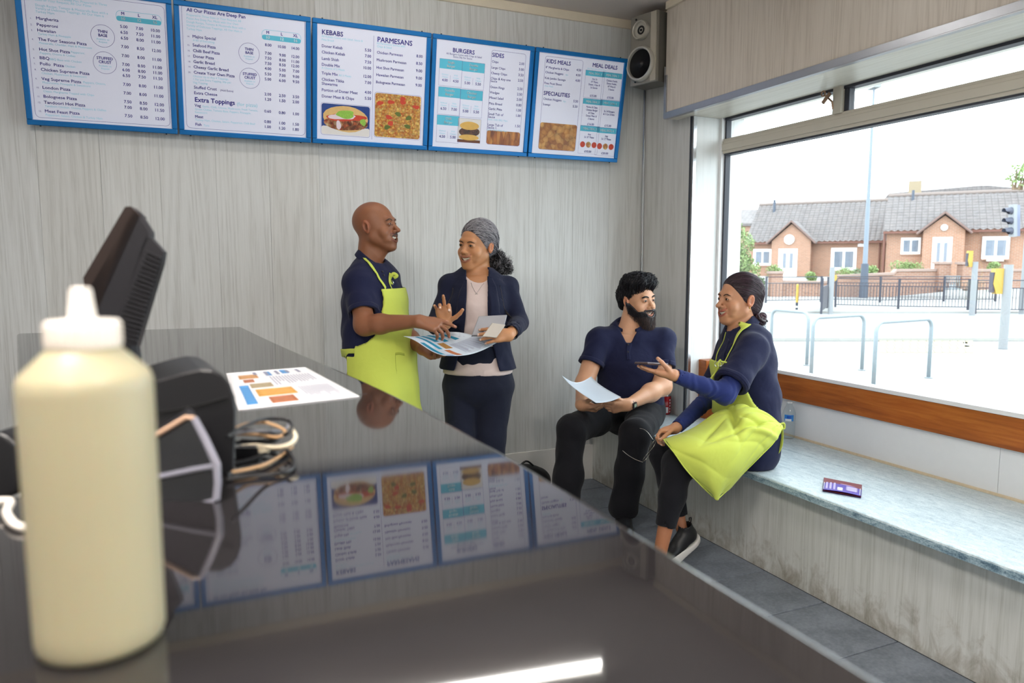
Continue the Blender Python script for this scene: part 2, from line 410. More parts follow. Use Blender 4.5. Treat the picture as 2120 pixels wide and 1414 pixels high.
def m_oak():
    t = NT('varnished_hardwood'); v = t.coord((1, .07, 1)); a = t.noise(v, 60, 5, .6, .4); b = t.noise(v, 9, 3)
    g = t.math('ADD', t.math('MULTIPLY', a, .6), t.math('MULTIPLY', b, .4)); t.col(t.ramp(g, [(.3, '7d3f16'), (.5, 'a3581f'), (.7, 'bd7230')])).rough(.35); t.bump(a, .15, .001); return t.m
M_oak = m_oak()
def m_glass(name, tint=(1, 1, 1), rough=0.0):
    m = bpy.data.materials.new(name); m.use_nodes = True; n = m.node_tree.nodes; l = m.node_tree.links; n.clear()
    o = n.new('ShaderNodeOutputMaterial'); mx = n.new('ShaderNodeMixShader'); tr = n.new('ShaderNodeBsdfTransparent'); gl = n.new('ShaderNodeBsdfGlossy'); fr = n.new('ShaderNodeFresnel')
    tr.inputs['Color'].default_value = (*tint, 1); gl.inputs['Roughness'].default_value = rough; ge = n.new('ShaderNodeNewGeometry'); mr = n.new('ShaderNodeMapRange'); mr.inputs['To Min'].default_value = 1.5; mr.inputs['To Max'].default_value = 1 / 1.5
    l.new(ge.outputs['Backfacing'], mr.inputs['Value']); l.new(mr.outputs['Result'], fr.inputs['IOR'])
    l.new(fr.outputs[0], mx.inputs[0]); l.new(tr.outputs[0], mx.inputs[1]); l.new(gl.outputs[0], mx.inputs[2]); l.new(mx.outputs[0], o.inputs['Surface']); return m
M_glass = m_glass('window_glass', (.97, .99, .98))
# ================================================================ shell
XW = 2.72; YW = 4.065; ZC = 2.91; XB = 2.359; XG = 2.955; YR = 3.565; ZB = .468
def S(name, a, b, m, parent=None, kind='structure', bev=0, **k):
    return MB().box(a, b, bev=bev).build(name, m, parent, kind=kind if parent is None else None, **k)
fl = S('floor', (-3.2, -2.6, -.06), (XB + .05, YW, -.006), M_grout)
ty = [4.065] + [3.862 - .3463 * i for i in range(19)]; tx = [2.357 - .3463 * i for i in range(17)]
tile_me = None
for i in range(len(ty) - 1):
    for j in range(len(tx) - 1):
        if i > 0 and tile_me is not None:
            o = bpy.data.objects.new('tile', tile_me); C.objects.link(o); o.parent = fl
            o.location = (tx[j] - tx[0], ty[i] - ty[1], random.uniform(-.0006, .0006))
        else:
            m = MB().box((tx[j + 1] + .0025, ty[i + 1] + .0025, -.006), (tx[j] - .0025, ty[i] - .0025, 0), bev=.0015)
            if i == 0: m.build('tile', M_tile, fl)
            elif j == 0: tile_me = MB().box((tx[1] + .0025, ty[2] + .0025, -.006), (tx[0] - .0025, ty[1] - .0025, 0), bev=.0015).build('tile', M_tile, fl).data
            else: m.build('tile', M_tile, fl)
S('ceiling', (-3.3, -2.7, ZC), (3.1, YW + .1, ZC + .08), M_ceil)
wb = S('wall_back', (-3.3, YW, 0), (3.1, YW + .1, ZC), M_seam_)
xs = [-3.21 + 0.0] + [-.624 - .2568 * k for k in range(10, 0, -1)] + [-.624 + .2568 * k for k in range(14)]
xs = sorted([x for x in xs if x < XW - .03]) + [XW]
for a, b in zip(xs[:-1], xs[1:]):
    if b - a < .03: continue
    MB().box((a + .0003, YW - .009, .228), (b - .0003, YW + .001, 2.86), bev=.0008).build('wall_plank', M_lam, wb)
S('baseboard_back', (-3.2, YW - .018, 0), (XB, YW, .228), M_white, bev=.002)
S('trim_1', (-3.2, YW - .022, 2.858), (XW, YW, ZC), M_cream, bev=.003)
wp = S('wall_pier', (XW, YR, 0), (XW + .38, YW, ZC), M_lam)
for a, b in ((YR + .012, YR + .27), (YR + .2716, YW - .009)): MB().box((XW - .006, a, ZB), (XW, b, 2.86)).build('wall_plank', M_lam, wp)
S('trim_2', (XW - .022, YR, 2.858), (XW, YW - .02, ZC), M_cream, bev=.003)
# reveal of the window (faces the camera)
MB().box((XW + .022, YR - .004, ZB), (2.915, YR, 2.251)).build('reveal_panel', M_rev, wp)
MB().box((XW - .009, YR + .001, ZB), (XW - .0005, YR + .012, 2.251)).build('corner_strip', M_dkrub, wp, label='dark strip on the pier corner')
MB().box((XW - .001, YR - .012, ZB), (XW + .022, YR - .003, 2.251), bev=.002).build('corner_trim', M_chrome, wp, label='bright metal corner trim')
MB().tube([(XW - .012, YW - .018, ZB), (XW - .012, YW - .018, 2.86)], .009, 10).build('trim_3', M_chrome, None, kind='structure')
MB().box((2.338, YW - .021, .23), (2.352, YW - .009, .43)).build('trim_4', M_chrome, None, kind='structure')
# left and camera-side walls
S('wall_left', (-3.3, -2.7, 0), (-3.2, YW, ZC), M_lam); S('wall_front', (-3.3, -2.7, 0), (3.1, -2.6, ZC), M_lam)
# window wall below and beside the glass
S('wall_right', (2.95, -1.5, 0), (3.1, YR, .80), M_white); S('wall_right', (2.95, -2.7, 0), (3.1, -1.5, ZC), M_white)
S('wall_right', (2.95, -1.5, 2.262), (3.1, YR, ZC), M_white)
lowp = S('trim_5', (2.943, 1.83, ZB), (2.95, YR - .08, .67), mat('pale_blue_white_panel', 'dfe1e4', .4, var=.02)); S('trim_5', (2.943, -1.5, ZB), (2.95, 1.828, .67), mat('pale_blue_white_panel'))
MB().box((2.936, -1.5, ZB - .001), (2.9435, YR - .08, ZB + .012), bev=.003).build('trim_6', mat('yellowed_sealant', 'd0bfa4', .6, var=.15, vscale=60), None, kind='structure')
S('trim_7', (2.922, -1.5, .67), (2.975, YR - .07, .803), M_oak, bev=.003)
wpost = S('trim_8', (2.806, YR - .075, ZB), (2.95, YR - .004, .822), M_oak, bev=.003)
# bulkhead over the window
bk = S('wall_bulkhead', (2.62, -2.6, 2.262), (2.95, 3.70, ZC), M_lam2)
MB().box((2.619, -2.6, 2.252), (2.95, 3.70, 2.262)).build('soffit_panel', M_soff, bk)
MB().box((2.611, -2.6, 2.252), (2.6205, 3.70, 2.285), bev=.001).build('edge_trim', M_alu, bk); MB().box((2.612, -2.6, 2.2485), (2.64, 3.70, 2.252)).build('edge_trim', M_alu, bk)
MB().box((2.611, 3.6995, 2.252), (2.632, 3.705, 2.55), bev=.001).build('end_trim', M_alu, bk); MB().box((2.6115, 3.683, 2.285), (2.62, 3.7, 2.5), bev=.001).build('end_trim', M_alu, bk)
MB().box((2.6, -2.6, 2.868), (2.62, 3.69, ZC), bev=.003).build('top_trim', M_cream, bk)
# window
win = thing('window_1', None, None, (XG, 1.0, .8), kind='structure')
WF = M_upvc
MB().box((2.915, YR - .022, .80), (2.985, YR - .002, 2.262), bev=.002).build('window_jamb', mat('bright_frame', 'e9e9ea', .4, var=.02), win)
MB().box((2.94, YR - .034, .80), (2.975, YR - .022, 2.262)).build('glazing_seal', M_dkrub, win)
MB().box((2.925, -1.5, 2.045), (2.985, YR - .022, 2.118), bev=.003).box((2.917, -1.5, 2.062), (2.93, YR - .022, 2.10), bev=.002).box((2.93, -1.5, 2.118), (2.975, YR - .022, 2.13)).build('transom', WF, win)
MB().box((2.93, -1.5, 2.036), (2.98, YR - .03, 2.045)).build('glazing_seal', M_dkrub, win)
MB().box((2.93, -1.5, 2.238), (2.98, YR - .03, 2.262)).build('glazing_seal', M_dkrub, win)
MB().box((2.915, -1.5, .803), (2.985, YR - .022, .823), bev=.003).build('sill_bead', mat('bright_frame'), win)
for y in (2.70, 1.23, -.24):
    MB().box((2.915, y - .022, 2.125), (2.975, y + .03, 2.262), bev=.002).build('mullion', WF, win)
    MB().box((2.935, y - .05, 2.13), (2.975, y - .022, 2.255), bev=.004).build('casement_edge', M_dkrub, win)
    h = MB().obox((2.895, y + .05, 2.205), (.004, 0, 0), (0, .022, -.02), (0, .006, .006)); h.tube([(2.90, y + .075 + .012 * math.cos(a), 2.232 + .012 * math.sin(a)) for a in np.linspace(0, 6.28, 14)[:-1]], .004, 6, closed=True)
    h.tube([(2.9, y + .063, 2.222), (2.91, y + .028, 2.185), (2.918, y + .026, 2.15)], .005, 6); h.build('window_stay', mat('tarnished_brass', '9a7d66', .4, .8), win)
MB().box((XG, -1.5, .80), (XG + .005, YR - .03, 2.05)).build('window_pane', M_glass, win)
for a, b in ((-1.5, -.29), (-.21, 1.18), (1.26, 2.65), (2.73, YR - .03)): MB().box((XG, a, 2.125), (XG + .005, b, 2.245)).build('window_pane', M_glass, win)
# bench built along the window
bn = thing('window_bench', 'long built-in bench under the window with blue-grey speckled top and pale wood front', 'bench', (2.6, 1.2, 0))
MB().box((XB, -2.6, 0), (XB + .018, YW - .001, ZB - .034)).build('front_panel', M_lamb, bn)
top = MB(); top.box((2.272, -2.6, ZB - .034), (XW, YW - .01, ZB), bev=.008); top.build('seat_top', M_btop, bn); MB().box((XW - .003, -2.6, ZB - .034), (2.943, YR - .001, ZB)).build('seat_top', M_btop, bn)
MB().box((2.2695, -2.6, ZB - .032), (2.274, YW - .01, ZB - .007), bev=.001).build('seat_edge', M_bedge, bn, label='dark speckled front edge')
# ceiling tube light seen reflected in the counter
tl = thing('tube_light', 'white fluorescent batten on the ceiling above the counter, seen mirrored in the counter', 'ceiling light', (1.0, 3.0, ZC))
TD = unit((1.75 - 1.312, 2.919 - 2.978, 0)); TC = np.array([1.77, 2.915, 2.82]); TE = TC - TD * 1.5
MB().obox((TC + TE) / 2 + np.array([0, 0, .06]), TD * .76, np.cross(TD, (0, 0, 1)) * .03, (0, 0, .028)).build('housing', M_white, tl)
MB().tube([TC, TE], .014, 12).build('tube', mat('lit_fluorescent_tube', 'ffffff', .5, var=0, emit=((1, .97, .92), TUBE_W)), tl)
for e in (TC, TE): MB().tube([e - TD * .01, e + TD * .01 ], .017, 10).obox(e + np.array([0, 0, .02]), TD * .012, np.cross(TD, (0, 0, 1)) * .018, (0, 0, .03)).build('end_cap', M_white, tl)
for k, (cx, cy) in enumerate(((-.6, .6), (-.9, -1.2), (.9, -.9))):  # glowing panels added out of view as fill light for the room
    t2 = thing('added_fill_panel', ['square lit ceiling panel above the cash register', 'square lit ceiling panel behind the counter by the left wall', 'square lit ceiling panel behind the photographer near the window'][k], 'ceiling light', (cx, cy, ZC), group='ceiling panels behind the counter')
    MB().box((cx - .31, cy - .31, ZC - .02), (cx + .31, cy + .31, ZC)).build('frame', M_white, t2)
    MB().box((cx - .29, cy - .29, ZC - .024), (cx + .29, cy + .29, ZC - .019)).build('diffuser', mat('fill_panel_glow', 'ffffff', .5, var=0, emit=((1, .93, .86), 46.0)), t2)
# loudspeaker in the corner
sp = thing('wall_loudspeaker', 'silver box loudspeaker with round black woofer high in the corner', 'loudspeaker', (2.6, 3.8, 2.46))
n1 = unit((-.96, -.28, 0)); n2 = unit((.28, -.96, 0)); e0 = np.array([2.558, 3.70, 0]); Z = np.array([0, 0, 1.0])
SC = e0 - n2 * .1 - n1 * .075 + Z * 2.665
MB().obox(SC, n1 * .065, n2 * .1, Z * .2).build('cabinet', mat('silver_grey_case', '5f5c55', .5), sp)
MB().obox(SC + n1 * .07, n1 * .01, n2 * .1, Z * .2).build('front_baffle', mat('silver_front', '8f8b83', .35, .35), sp)
MB().obox(SC + n1 * .082 + n2 * .075, n1 * .003, n2 * .02, Z * .195).build('side_strip', mat('pale_silver', 'b5aea0', .4, .2), sp)
for (r, zz, dd, nm) in ((.100, -.085, 0, 'woofer'), (.055, .108, .012, 'tweeter')):
    c = SC + n1 * .08 + Z * zz - n2 * .012
    w = MB().lathe(c, [(r, -.01), (r * 1.02, .018), (r * .95, .03), (r * .86, .028), (r * .82, .012)], 36, n1, cap=False).build(nm + '_ring', mat('silver_ring', 'c2beb4', .3, .5), sp); autosmooth(w)
    if nm == 'woofer': MB().lathe(c, [(r * .84, .014), (r * .5, .006), (r * .3, .0), (r * .28, .012), (.001, .02)], 36, n1).build('woofer_cone', mat('black_cone', '0c0a12', .5), sp, smooth=True)
    else:
        MB().lathe(c, [(r * .84, .012), (r * .45, .0)], 30, n1).build('tweeter_horn', mat('silver_ring'), sp); MB().lathe(c, [(r * .5, .004), (r * .45, .016), (r * .3, .016), (r * .2, .006), (.004, .02)], 24, n1).build('tweeter_dome', M_black, sp)
for a in (-1, 1):
    for b in (-1, 1): MB().lathe(SC + n1 * .08 + n2 * .06 * a + Z * .18 * b, [(.006, 0), (.006, .004)], 10, n1).build('screw', M_black, sp)
MB().obox(SC - n1 * .1 + Z * .13, n1 * .04, n2 * .02, Z * .02).build('bracket', M_black, sp)
# ================================================================ menu boards (lightbox panels on the back wall)
TZ = 2.625 - 2.027; TY = .11; BL = math.hypot(TZ, TY)
ex = np.array([1, 0, 0.]); ey = np.array([0, -TY, TZ]) / BL; en = np.cross(ex, ey)   # normal towards the room
if en[1] > 0: en = -en
B0 = np.array([0, 4.0, 2.027]); FACE = .004
def bp(px, py):
    q = onpl(px, py, B0 + en * FACE, en) - B0; return q @ ex, q @ ey
def bw(u, v, off=FACE): return B0 + ex * u + ey * v + en * off
c1 = lambda x, y: (x / 3.0286, y / 3.0286)
c2 = lambda x, y: (640 + x / 3.1176, 20 + y / 3.1176)
NAVY = mat('navy_print', '312f9c', .5, var=0); CYAN = mat('cyan_print', '5cc4e0', .5, var=0); PCY = mat('pale_cyan_print', '8fd6ea', .5, var=0); WPR = mat('white_print', 'eef4fa', .5, var=0); PUR = mat('violet_line', '4b3f9a', .5, var=0)
PANEL = mat('lightbox_face', 'dcdff0', .25, var=.01, vscale=3, spec=.5, emit=((.80, .84, 1.0), .10)); BLUE = mat('blue_anodised_frame', '0a6cb0', .3, .35, var=.05)
_txt = []
def text(s, px, py, cap, col, grp, bold=.0, align='LEFT', cr=c2, world=None, sx=1.0):
    """s printed with its baseline start at crop position; cap = cap height in crop pixels"""
    if world is None:
        x, y = cr(px, py); u, v = bp(x, y); x2, y2 = cr(px, py - cap); u2, v2 = bp(x2, y2); h = v2 - v
        o = bw(u, v, FACE + .0006); ax, ay, az = ex, ey, en
    else: o, ax, ay, az, h = world
    if col is WPR: o = np.array(o) + en * .0012
    cu = bpy.data.curves.new('t', 'FONT'); cu.body = s; cu.size = h / .69; cu.offset = 0; cu.align_x = align; cu.resolution_u = 2; cu.extrude = .0; cu.space_character = 1.0
    ob = bpy.data.objects.new('t', cu); C.objects.link(ob)
    M = Matrix(((ax[0] * sx, ay[0], az[0], o[0]), (ax[1] * sx, ay[1], az[1], o[1]), (ax[2] * sx, ay[2], az[2], o[2]), (0, 0, 0, 1))); ob.matrix_world = M
    _txt.append((ob, M, col, grp, bold * h * .17))
def flush_text():
    bpy.context.view_layer.update(); dg = bpy.context.evaluated_depsgraph_get(); acc = {}
    for ob, M, col, grp, bd_ in _txt:
        me = ob.evaluated_get(dg).to_mesh(); m = acc.setdefault((id(grp), col.name), [MB(), col, grp])[0]
        vs_ = [M @ v.co for v in me.vertices]; fs_2 = [tuple(p.vertices) for p in me.polygons]; m.add(vs_, fs_2)
        if bd_ > 0:
            for sx_, sy_ in ((1, 0), (.5, .5), (.5, -.5)): sh = Vector(M.col[0][:3]).normalized() * bd_ * sx_ + Vector(M.col[1][:3]).normalized() * bd_ * sy_; m.add([v + sh for v in vs_], fs_2)
        ob.evaluated_get(dg).to_mesh_clear()
    for ob, *_ in _txt:
        cu = ob.data; bpy.data.objects.remove(ob); bpy.data.curves.remove(cu)
    _txt.clear()
    for (g, cn), (m, col, grp) in acc.items(): m.build(cn.replace('_print', '_lettering'), col, grp, kind='stuff')
def rr_pts(u0, v0, u1, v1, r, n=5):
    out = []
    for (cx, cy, a0) in ((u1 - r, v1 - r, 0), (u0 + r, v1 - r, 90), (u0 + r, v0 + r, 180), (u1 - r, v0 + r, 270)):
        for k in range(n + 1):
            a = math.radians(a0 + 90 * k / n); out.append((cx + r * math.cos(a), cy + r * math.sin(a)))
    return out
def quad_uv(a, b, cr=c2):
    u0, v0 = bp(*cr(*a)); u1, v1 = bp(*cr(*b)); return min(u0, u1), min(v0, v1), max(u0, u1), max(v0, v1)
def plate(a, b, r, m, name, par, off=.0003, cr=c2, uv=None):
    q = uv or quad_uv(a, b, cr); r = min(r, (q[2] - q[0]) * .49, (q[3] - q[1]) * .49)
    return MB().prism([bw(u, v, FACE + off) for u, v in rr_pts(*q, r)], -en * .0008).build(name, m, par)
def outline(a, b, r, m, name, par, w=.0012, cr=c2, uv=None):
    q = uv or quad_uv(a, b, cr); mb = MB(); p0 = rr_pts(*q, r); q2 = (q[0] + w, q[1] + w, q[2] - w, q[3] - w); p1 = rr_pts(*q2, max(r - w, .0005)); n = len(p0)
    mb.add([bw(u, v, FACE + .0006) for u, v in p0 + p1], [(i, (i + 1) % n, (i + 1) % n + n, i + n) for i in range(n)]); return mb.build(name, m, par)
def food(name, stops, scale, seed, stretch=(1, 1, 1), detail=2):
    t = NT(name); v = t.coord(stretch); mp = t.new('ShaderNodeMapping'); mp.inputs['Location'].default_value = (seed, seed, seed); t.lk(v, mp.inputs['Vector']); v = mp.outputs['Vector']
    vo = t.new('ShaderNodeTexVoronoi'); vo.inputs['Scale'].default_value = scale; vo.inputs['Randomness'].default_value = 1; t.lk(v, vo.inputs['Vector'])
    c1_ = t.ramp(t.noise(v, scale * .55, 3, .6, 1.0), stops); sep = t.new('ShaderNodeSeparateColor'); t.lk(vo.outputs['Color'], sep.inputs[0])
    c2_ = t.ramp(sep.outputs[0], stops); c = t.mix(.5, c1_, c2_); d = t.ramp(vo.outputs['Distance'], [(.0, 'ffffff'), (.6, 'b09070'), (.9, '604530')])
    c = t.mix(.55, c, d, 'MULTIPLY'); t.col(c).rough(.3); return t.m
F_kebab = food('kebab_filling_print', [(.3, '4d2a18'), (.45, '8c4a2a'), (.55, 'c98a50'), (.65, 'd9c9a0'), (.8, 'b8401f')], 70, 1)
F_pizza = food('cheesy_pizza_print', [(.3, 'b5451e'), (.42, 'e0a23a'), (.52, 'f3cc5c'), (.62, 'f6df92'), (.72, '9f9a45'), (.85, 'b84028')], 95, 3)
F_fries = food('potato_wedges_print', [(.3, '8c4a1c'), (.5, 'c7792e'), (.7, 'e3a552')], 40, 5, (1.6, 1, .35))
F_nug = food('breaded_nuggets_print', [(.3, '9a5a1c'), (.5, 'cf8f3c'), (.7, 'e8b765')], 34, 7)
F_bun = mat('bun_print', 'e0b45e', .4, var=.12, vscale=60); F_patty = food('patty_print', [(.3, '1d0f0a'), (.5, '4a2416'), (.7, '7c4a2c')], 90, 9)
F_sal = mat('lettuce_print', '8fbf4a', .4, var=.35, vscale=140); F_tom = mat('tomato_print', 'c8432a', .4, var=.25, vscale=150); F_bread = mat('pitta_print', 'deb878', .4, var=.12, vscale=70); F_gr = mat('herb_print', '5d6b2a', .4, var=.2); F_onion = mat('onion_print', 'e9d8e0', .4, var=.05)
def blob(cu, cv, ru, rv, m, name, par, off=.0009, seed=0, wob=.12, n=22):
    r = np.random.default_rng(seed); ph = r.uniform(0, 6, 3); pts = []
    for k in range(n):
        a = 2 * math.pi * k / n; f = 1 + wob * (math.sin(2 * a + ph[0]) + .6 * math.sin(3 * a + ph[1]) + .4 * math.sin(5 * a + ph[2])) / 2
        pts.append(bw(cu + ru * f * math.cos(a), cv + rv * f * math.sin(a), FACE + off))
    return MB().add(pts, [tuple(range(n))]).build(name, m, par)
edges = [-1.262, -.638, -.018, .615, 1.244, 1.856, 2.479]
blab = ['second menu board, thirteen pizzas with three price columns, leftmost board in view', 'blue framed menu board listing more pizzas and extra toppings', 'menu board headed KEBABS and PARMESANS with a kebab photo and a pizza photo', 'menu board headed BURGERS and SIDES with cyan price boxes', 'rightmost menu board with KIDS MEALS, SPECIALITIES and MEAL DEALS']
blab[0] = 'leftmost blue framed menu board listing thirteen pizzas from Margherita to Meat Feast'
boards = []
for i in range(5):
    a, b = edges[i + 1] + .004, edges[i + 2] - .004
    if i == 0: a = -.643
    v1 = BL + (.0 if i > 0 else .0)
    bd = thing('menu_board', blab[i], 'menu board', tuple(B0 + ex * (a + b) / 2), group='menu boards along the back wall'); boards.append(bd)
    fw = .024
    fr = MB()
    for (q0, q1, r0, r1) in ((a, b, 0, fw), (a, b, v1 - fw, v1), (a, a + fw, fw, v1 - fw), (b - fw, b, fw, v1 - fw)):
        c = B0 + ex * (q0 + q1) / 2 + ey * (r0 + r1) / 2 - en * .005
        bm = bmesh.new(); bmesh.ops.create_cube(bm, size=2); R = Matrix((ex * (q1 - q0) / 2, ey * (r1 - r0) / 2, en * .017)).transposed()
        bmesh.ops.bevel(bm, geom=bm.edges[:], offset=.12, segments=1, affect='EDGES') if False else None
        bm.verts.ensure_lookup_table(); fr.add([np.array(R @ v.co) + c for v in bm.verts], [[v.index for v in f.verts] for f in bm.faces]); bm.free()
    f_ = fr.build('frame', BLUE, bd); mod = f_.modifiers.new('b', 'BEVEL'); mod.width = .003; mod.segments = 2
    MB().obox(B0 + ex * (a + b) / 2 + ey * v1 / 2 + en * (FACE - .008), ex * ((b - a) / 2 - .01), ey * (v1 / 2 - .01), en * .008).build('panel', PANEL, bd)
    MB().obox(B0 + ex * (a + b) / 2 + ey * .08 - en * .03, ex * ((b - a) / 2 - .06), ey * .03, en * .012).build('wall_bracket', M_black, bd); MB().obox(B0 + ex * (a + b) / 2 + ey * (v1 - .08) - en * .06, ex * ((b - a) / 2 - .06), ey * .02, en * .045).build('wall_bracket', M_black, bd)
    for uu in (a + .05, b - .05):
        for vv in (-.002, v1 + .002): MB().lathe(B0 + ex * uu + ey * vv, [(.004, -.003), (.004, .003)], 8, ey).build('catch', M_black, bd)
b1, b2, b3, b4, b5 = boards
def prices(rows, cols, xs_fn, grp, cap=18, cr=c1, bold=.35):
    for y, vals in rows:
        for k, s in enumerate(vals): x, yy = xs_fn(k, y); text(s, x, yy, cap, NAVY, grp, bold, 'RIGHT', cr)
def hdr(x0, y0, x1, y1, grp, cr=c1):
    q = quad_uv((x0, y0), (x1, y1), cr); w, h = q[2] - q[0], q[3] - q[1]
    outline(None, None, h * .45, CYAN, 'price_header', grp, .0015, uv=q); hh = (q[0] + .001, q[1], q[2] - .001, q[1] + h * .48)
    plate(None, None, h * .3, CYAN, 'price_header', grp, uv=hh)
    for k, (s, n_) in enumerate((('M', '10'), ('L', '12'), ('XL', '16'))):
        u = q[0] + w * (.15 + .35 * k)
        text(s, 0, 0, 0, NAVY, grp, .5, 'CENTER', world=(bw(u, q[1] + h * .60, FACE + .001), ex, ey, en, h * .28)); text(n_, 0, 0, 0, WPR, grp, .4, 'CENTER', world=(bw(u, q[1] + h * .12, FACE + .0014), ex, ey, en, h * .28))
def circ(x, y, r, a, b, grp, cr=c1):
    u, v = bp(*cr(x, y)); u2, _ = bp(*cr(x + r, y)); r = u2 - u; m = MB(); n = 40
    m.add([bw(u + rr * math.cos(t), v + rr * math.sin(t), FACE + .0006) for rr in (r, r - .0014) for t in np.linspace(0, 2 * math.pi, n, endpoint=False)], [(i, (i + 1) % n, (i + 1) % n + n, i + n) for i in range(n)]); m.build('badge_ring', PUR, grp)
    for k, s in enumerate((a, b)): text(s, 0, 0, 0, NAVY, grp, .5, 'CENTER', world=(bw(u, v + r * (.28 - .34 * k), FACE + .0008), ex, ey, en, r * .24))
    for k, s in enumerate(('Available on', 'Request')): text(s, 0, 0, 0, PCY, grp, 0, 'CENTER', world=(bw(u, v + r * (-.36 - .24 * k), FACE + .0008), ex, ey, en, r * .15))
# ---- board 1
q = (edges[0] + .66, .045, edges[2] - .045, BL - .04)
outline(None, None, .02, PUR, 'border_line', b1, .0014, uv=(bp(*c1(220, 700))[0], bp(*c1(240, 737))[1], bp(*c1(1058, 600))[0], BL - .036))
for s, x, y in (('All Our Pizzas Are Deep Pan, Prepared In Three', 218, -15), ('Sizes or Your Request, All Our Pizzas', 218, 5), ('Dough Recipe, Tomato & Mozzarella Base with a', 220, 37), ('Variety of Delicious Toppings, All Our Ham is', 221, 57), ('Turkey Ham', 222, 78)): text(s, x, y - 3 if y < 10 else y, 15, PCY, b1, 0, cr=c1)
hdr(724, 62, 1014, 162, b1)
B1 = [('1.', 'Margherita', 225, 121, '', None), ('2.', 'Pepperoni', 229, 161, '', None), ('3.', 'Hawaiian', 232, 196, 'Turkey Ham & Pineapple', None), ('4.', 'The Four Seasons Pizza', 238, 253, 'Mozzarella, Cheddar, Ham & Mushroom', None), ('5.', 'Hot Shot Pizza', 244, 316, 'Peppers, Onions & Chillies', 'Pepperoni,'), ('6.', 'BBQ', 247, 370, '', 'BBQ Base with Chicken'), ('7.', 'Pollo  Pizza', 250, 407, '', 'Chicken'), ('8.', 'Chicken Supreme Pizza', 255, 443, 'Chicken, Mushroom & Sweetcorn', None), ('9.', 'Veg Supreme Pizza', 260, 501, 'Mushrooms, Pineapple & Sweetcorn', 'Peppers, Onions,'), ('10.', 'London Pizza', 265, 556, 'Classic Margherita Topped with Chips', None), ('11.', 'Bolognese Pizza', 271, 612, '', None), ('12.', 'Tandoori Hot Pizza', 275, 649, 'Tandoori Chicken, Onions, Peppers & Chillies', None), ('13.', 'Meat Feast Pizza', 280, 704, 'Pepperoni, Salami, Chicken & Turkey Ham', None)]
wds = {'Hot Shot Pizza': 200, 'BBQ': 66, 'Pollo  Pizza': 155, 'Veg Supreme Pizza': 262}
for n_, s, x, y, sub, side in B1:
    text(n_, x - 38, y - 3, 10, PUR, b1, 0, cr=c1); text(s, x, y, 18, NAVY, b1, .35, cr=c1, sx=1.14)
    if sub: text(sub, x + 6, y + 21, 13, PCY, b1, 0, cr=c1)
    if side: text(side, x + wds[s], y + 2 + wds[s] * .07, 13, PCY, b1, 0, cr=c1)
R1 = [(179, '5.00 7.00 10.00'), (215, '6.50 7.50 11.00'), (251, '6.50 8.00 11.00'), (305, '7.00 8.50 12.00'), (361, '7.00 8.00 11.00'), (416, '7.00 8.00 11.00'), (450, '6.00 8.00 11.00'), (485, '6.50 7.50 11.50'), (541, '7.00 8.00 11.00'), (595, '7.00 8.00 11.00'), (649, '7.50 8.50 12.00'), (684, '7.00 8.00 11.50'), (737, '7.50 8.50 12.00')]
prices([(y, s.split()) for y, s in R1], 3, lambda k, y: ((800, 898, 1003)[k] + (y - 179) * .054, y + (0, 12, 25)[k] * (1 if y < 400 else .75)), b1)
circ(644, 226, 75, 'THIN', 'BASE', b1); circ(658, 394, 74, 'STUFFED', 'CRUST', b1)
# ---- board 2
outline(None, None, .02, PUR, 'border_line', b2, .0014, uv=(bp(*c1(1162, 600))[0], bp(*c1(1185, 802))[1], bp(*c1(1912, 500))[0], bp(*c1(1200, 28))[1]))
text('All Our Pizzas Are Deep Pan', 1169, 70, 22, NAVY, b2, .4, cr=c1)
for k, s in enumerate(('Prepared In Three Sizes or Your Request, All', 'Pizzas Are Deep Pan, Made with Our Own', 'Dough Recipe, Tomato & Mozzarella Base with a', 'Variety of Delicious Toppings, All Our Ham is', 'Turkey Ham')): text(s, 1169, 97 + 22 * k, 13, PCY, b2, 0, cr=c1)
hdr(1640, 182, 1888, 275, b2)
B2 = [('14.', 'Majios Special', 1206, 236), ('15.', 'Seafood Pizza', 1207, 290), ('16.', 'Chilli Beef Pizza', 1209, 325), ('17.', 'Doner Pizza', 1210, 360), ('18.', 'Garlic Bread', 1212, 394), ('19.', 'Cheesy Garlic Bread', 1213, 427), ('20.', 'Create Your Own Pizza', 1214, 461)]
for n_, s, x, y in B2: text(n_, x - 34, y - 4, 10, PUR, b2, 0, cr=c1); text(s, x, y, 18, NAVY, b2, .35, cr=c1)
for s, y in (('A Bit of Everything', 257), ('Choose Up to Any 4 Toppings,', 482), ('1 For just Extra Topping, 50p per', 502), ('Veg Topping', 522)): text(s, 1210, y, 12, PCY, b2, 0, cr=c1)
text('Stuffed Crust', 1215, 555, 18, NAVY, b2, .3, cr=c1); text('(Add Extra)', 1380, 571, 12, NAVY, b2, .1, cr=c1); text('Extra Cheese', 1216, 590, 18, NAVY, b2, .3, cr=c1)
text('Extra Toppings', 1219, 637, 28, NAVY, b2, .5, cr=c1); text('(for pizza)', 1484, 662, 22, PCY, b2, 0, cr=c1)
text('Veg', 1220, 668, 17, NAVY, b2, .4, cr=c1); text('Garlic, Chilli, Onions, Mushroom, Fresh Tomato,', 1268, 672, 12, PCY, b2, 0, cr=c1); text('Green Chillies, Tomato Base, Peppers, Pineapple,', 1222, 689, 12, PCY, b2, 0, cr=c1); text('Sweetcorn', 1222, 708, 12, PCY, b2, 0, cr=c1)
text('Meat', 1222, 738, 17, NAVY, b2, .4, cr=c1); text('Turkey Ham, Chicken, Salami, Pepperoni, Chilli Beef', 1224, 756, 12, PCY, b2, 0, cr=c1); text('Fish', 1224, 787, 17, NAVY, b2, .4, cr=c1); text('Tuna', 1276, 791, 12, PCY, b2, 0, cr=c1)
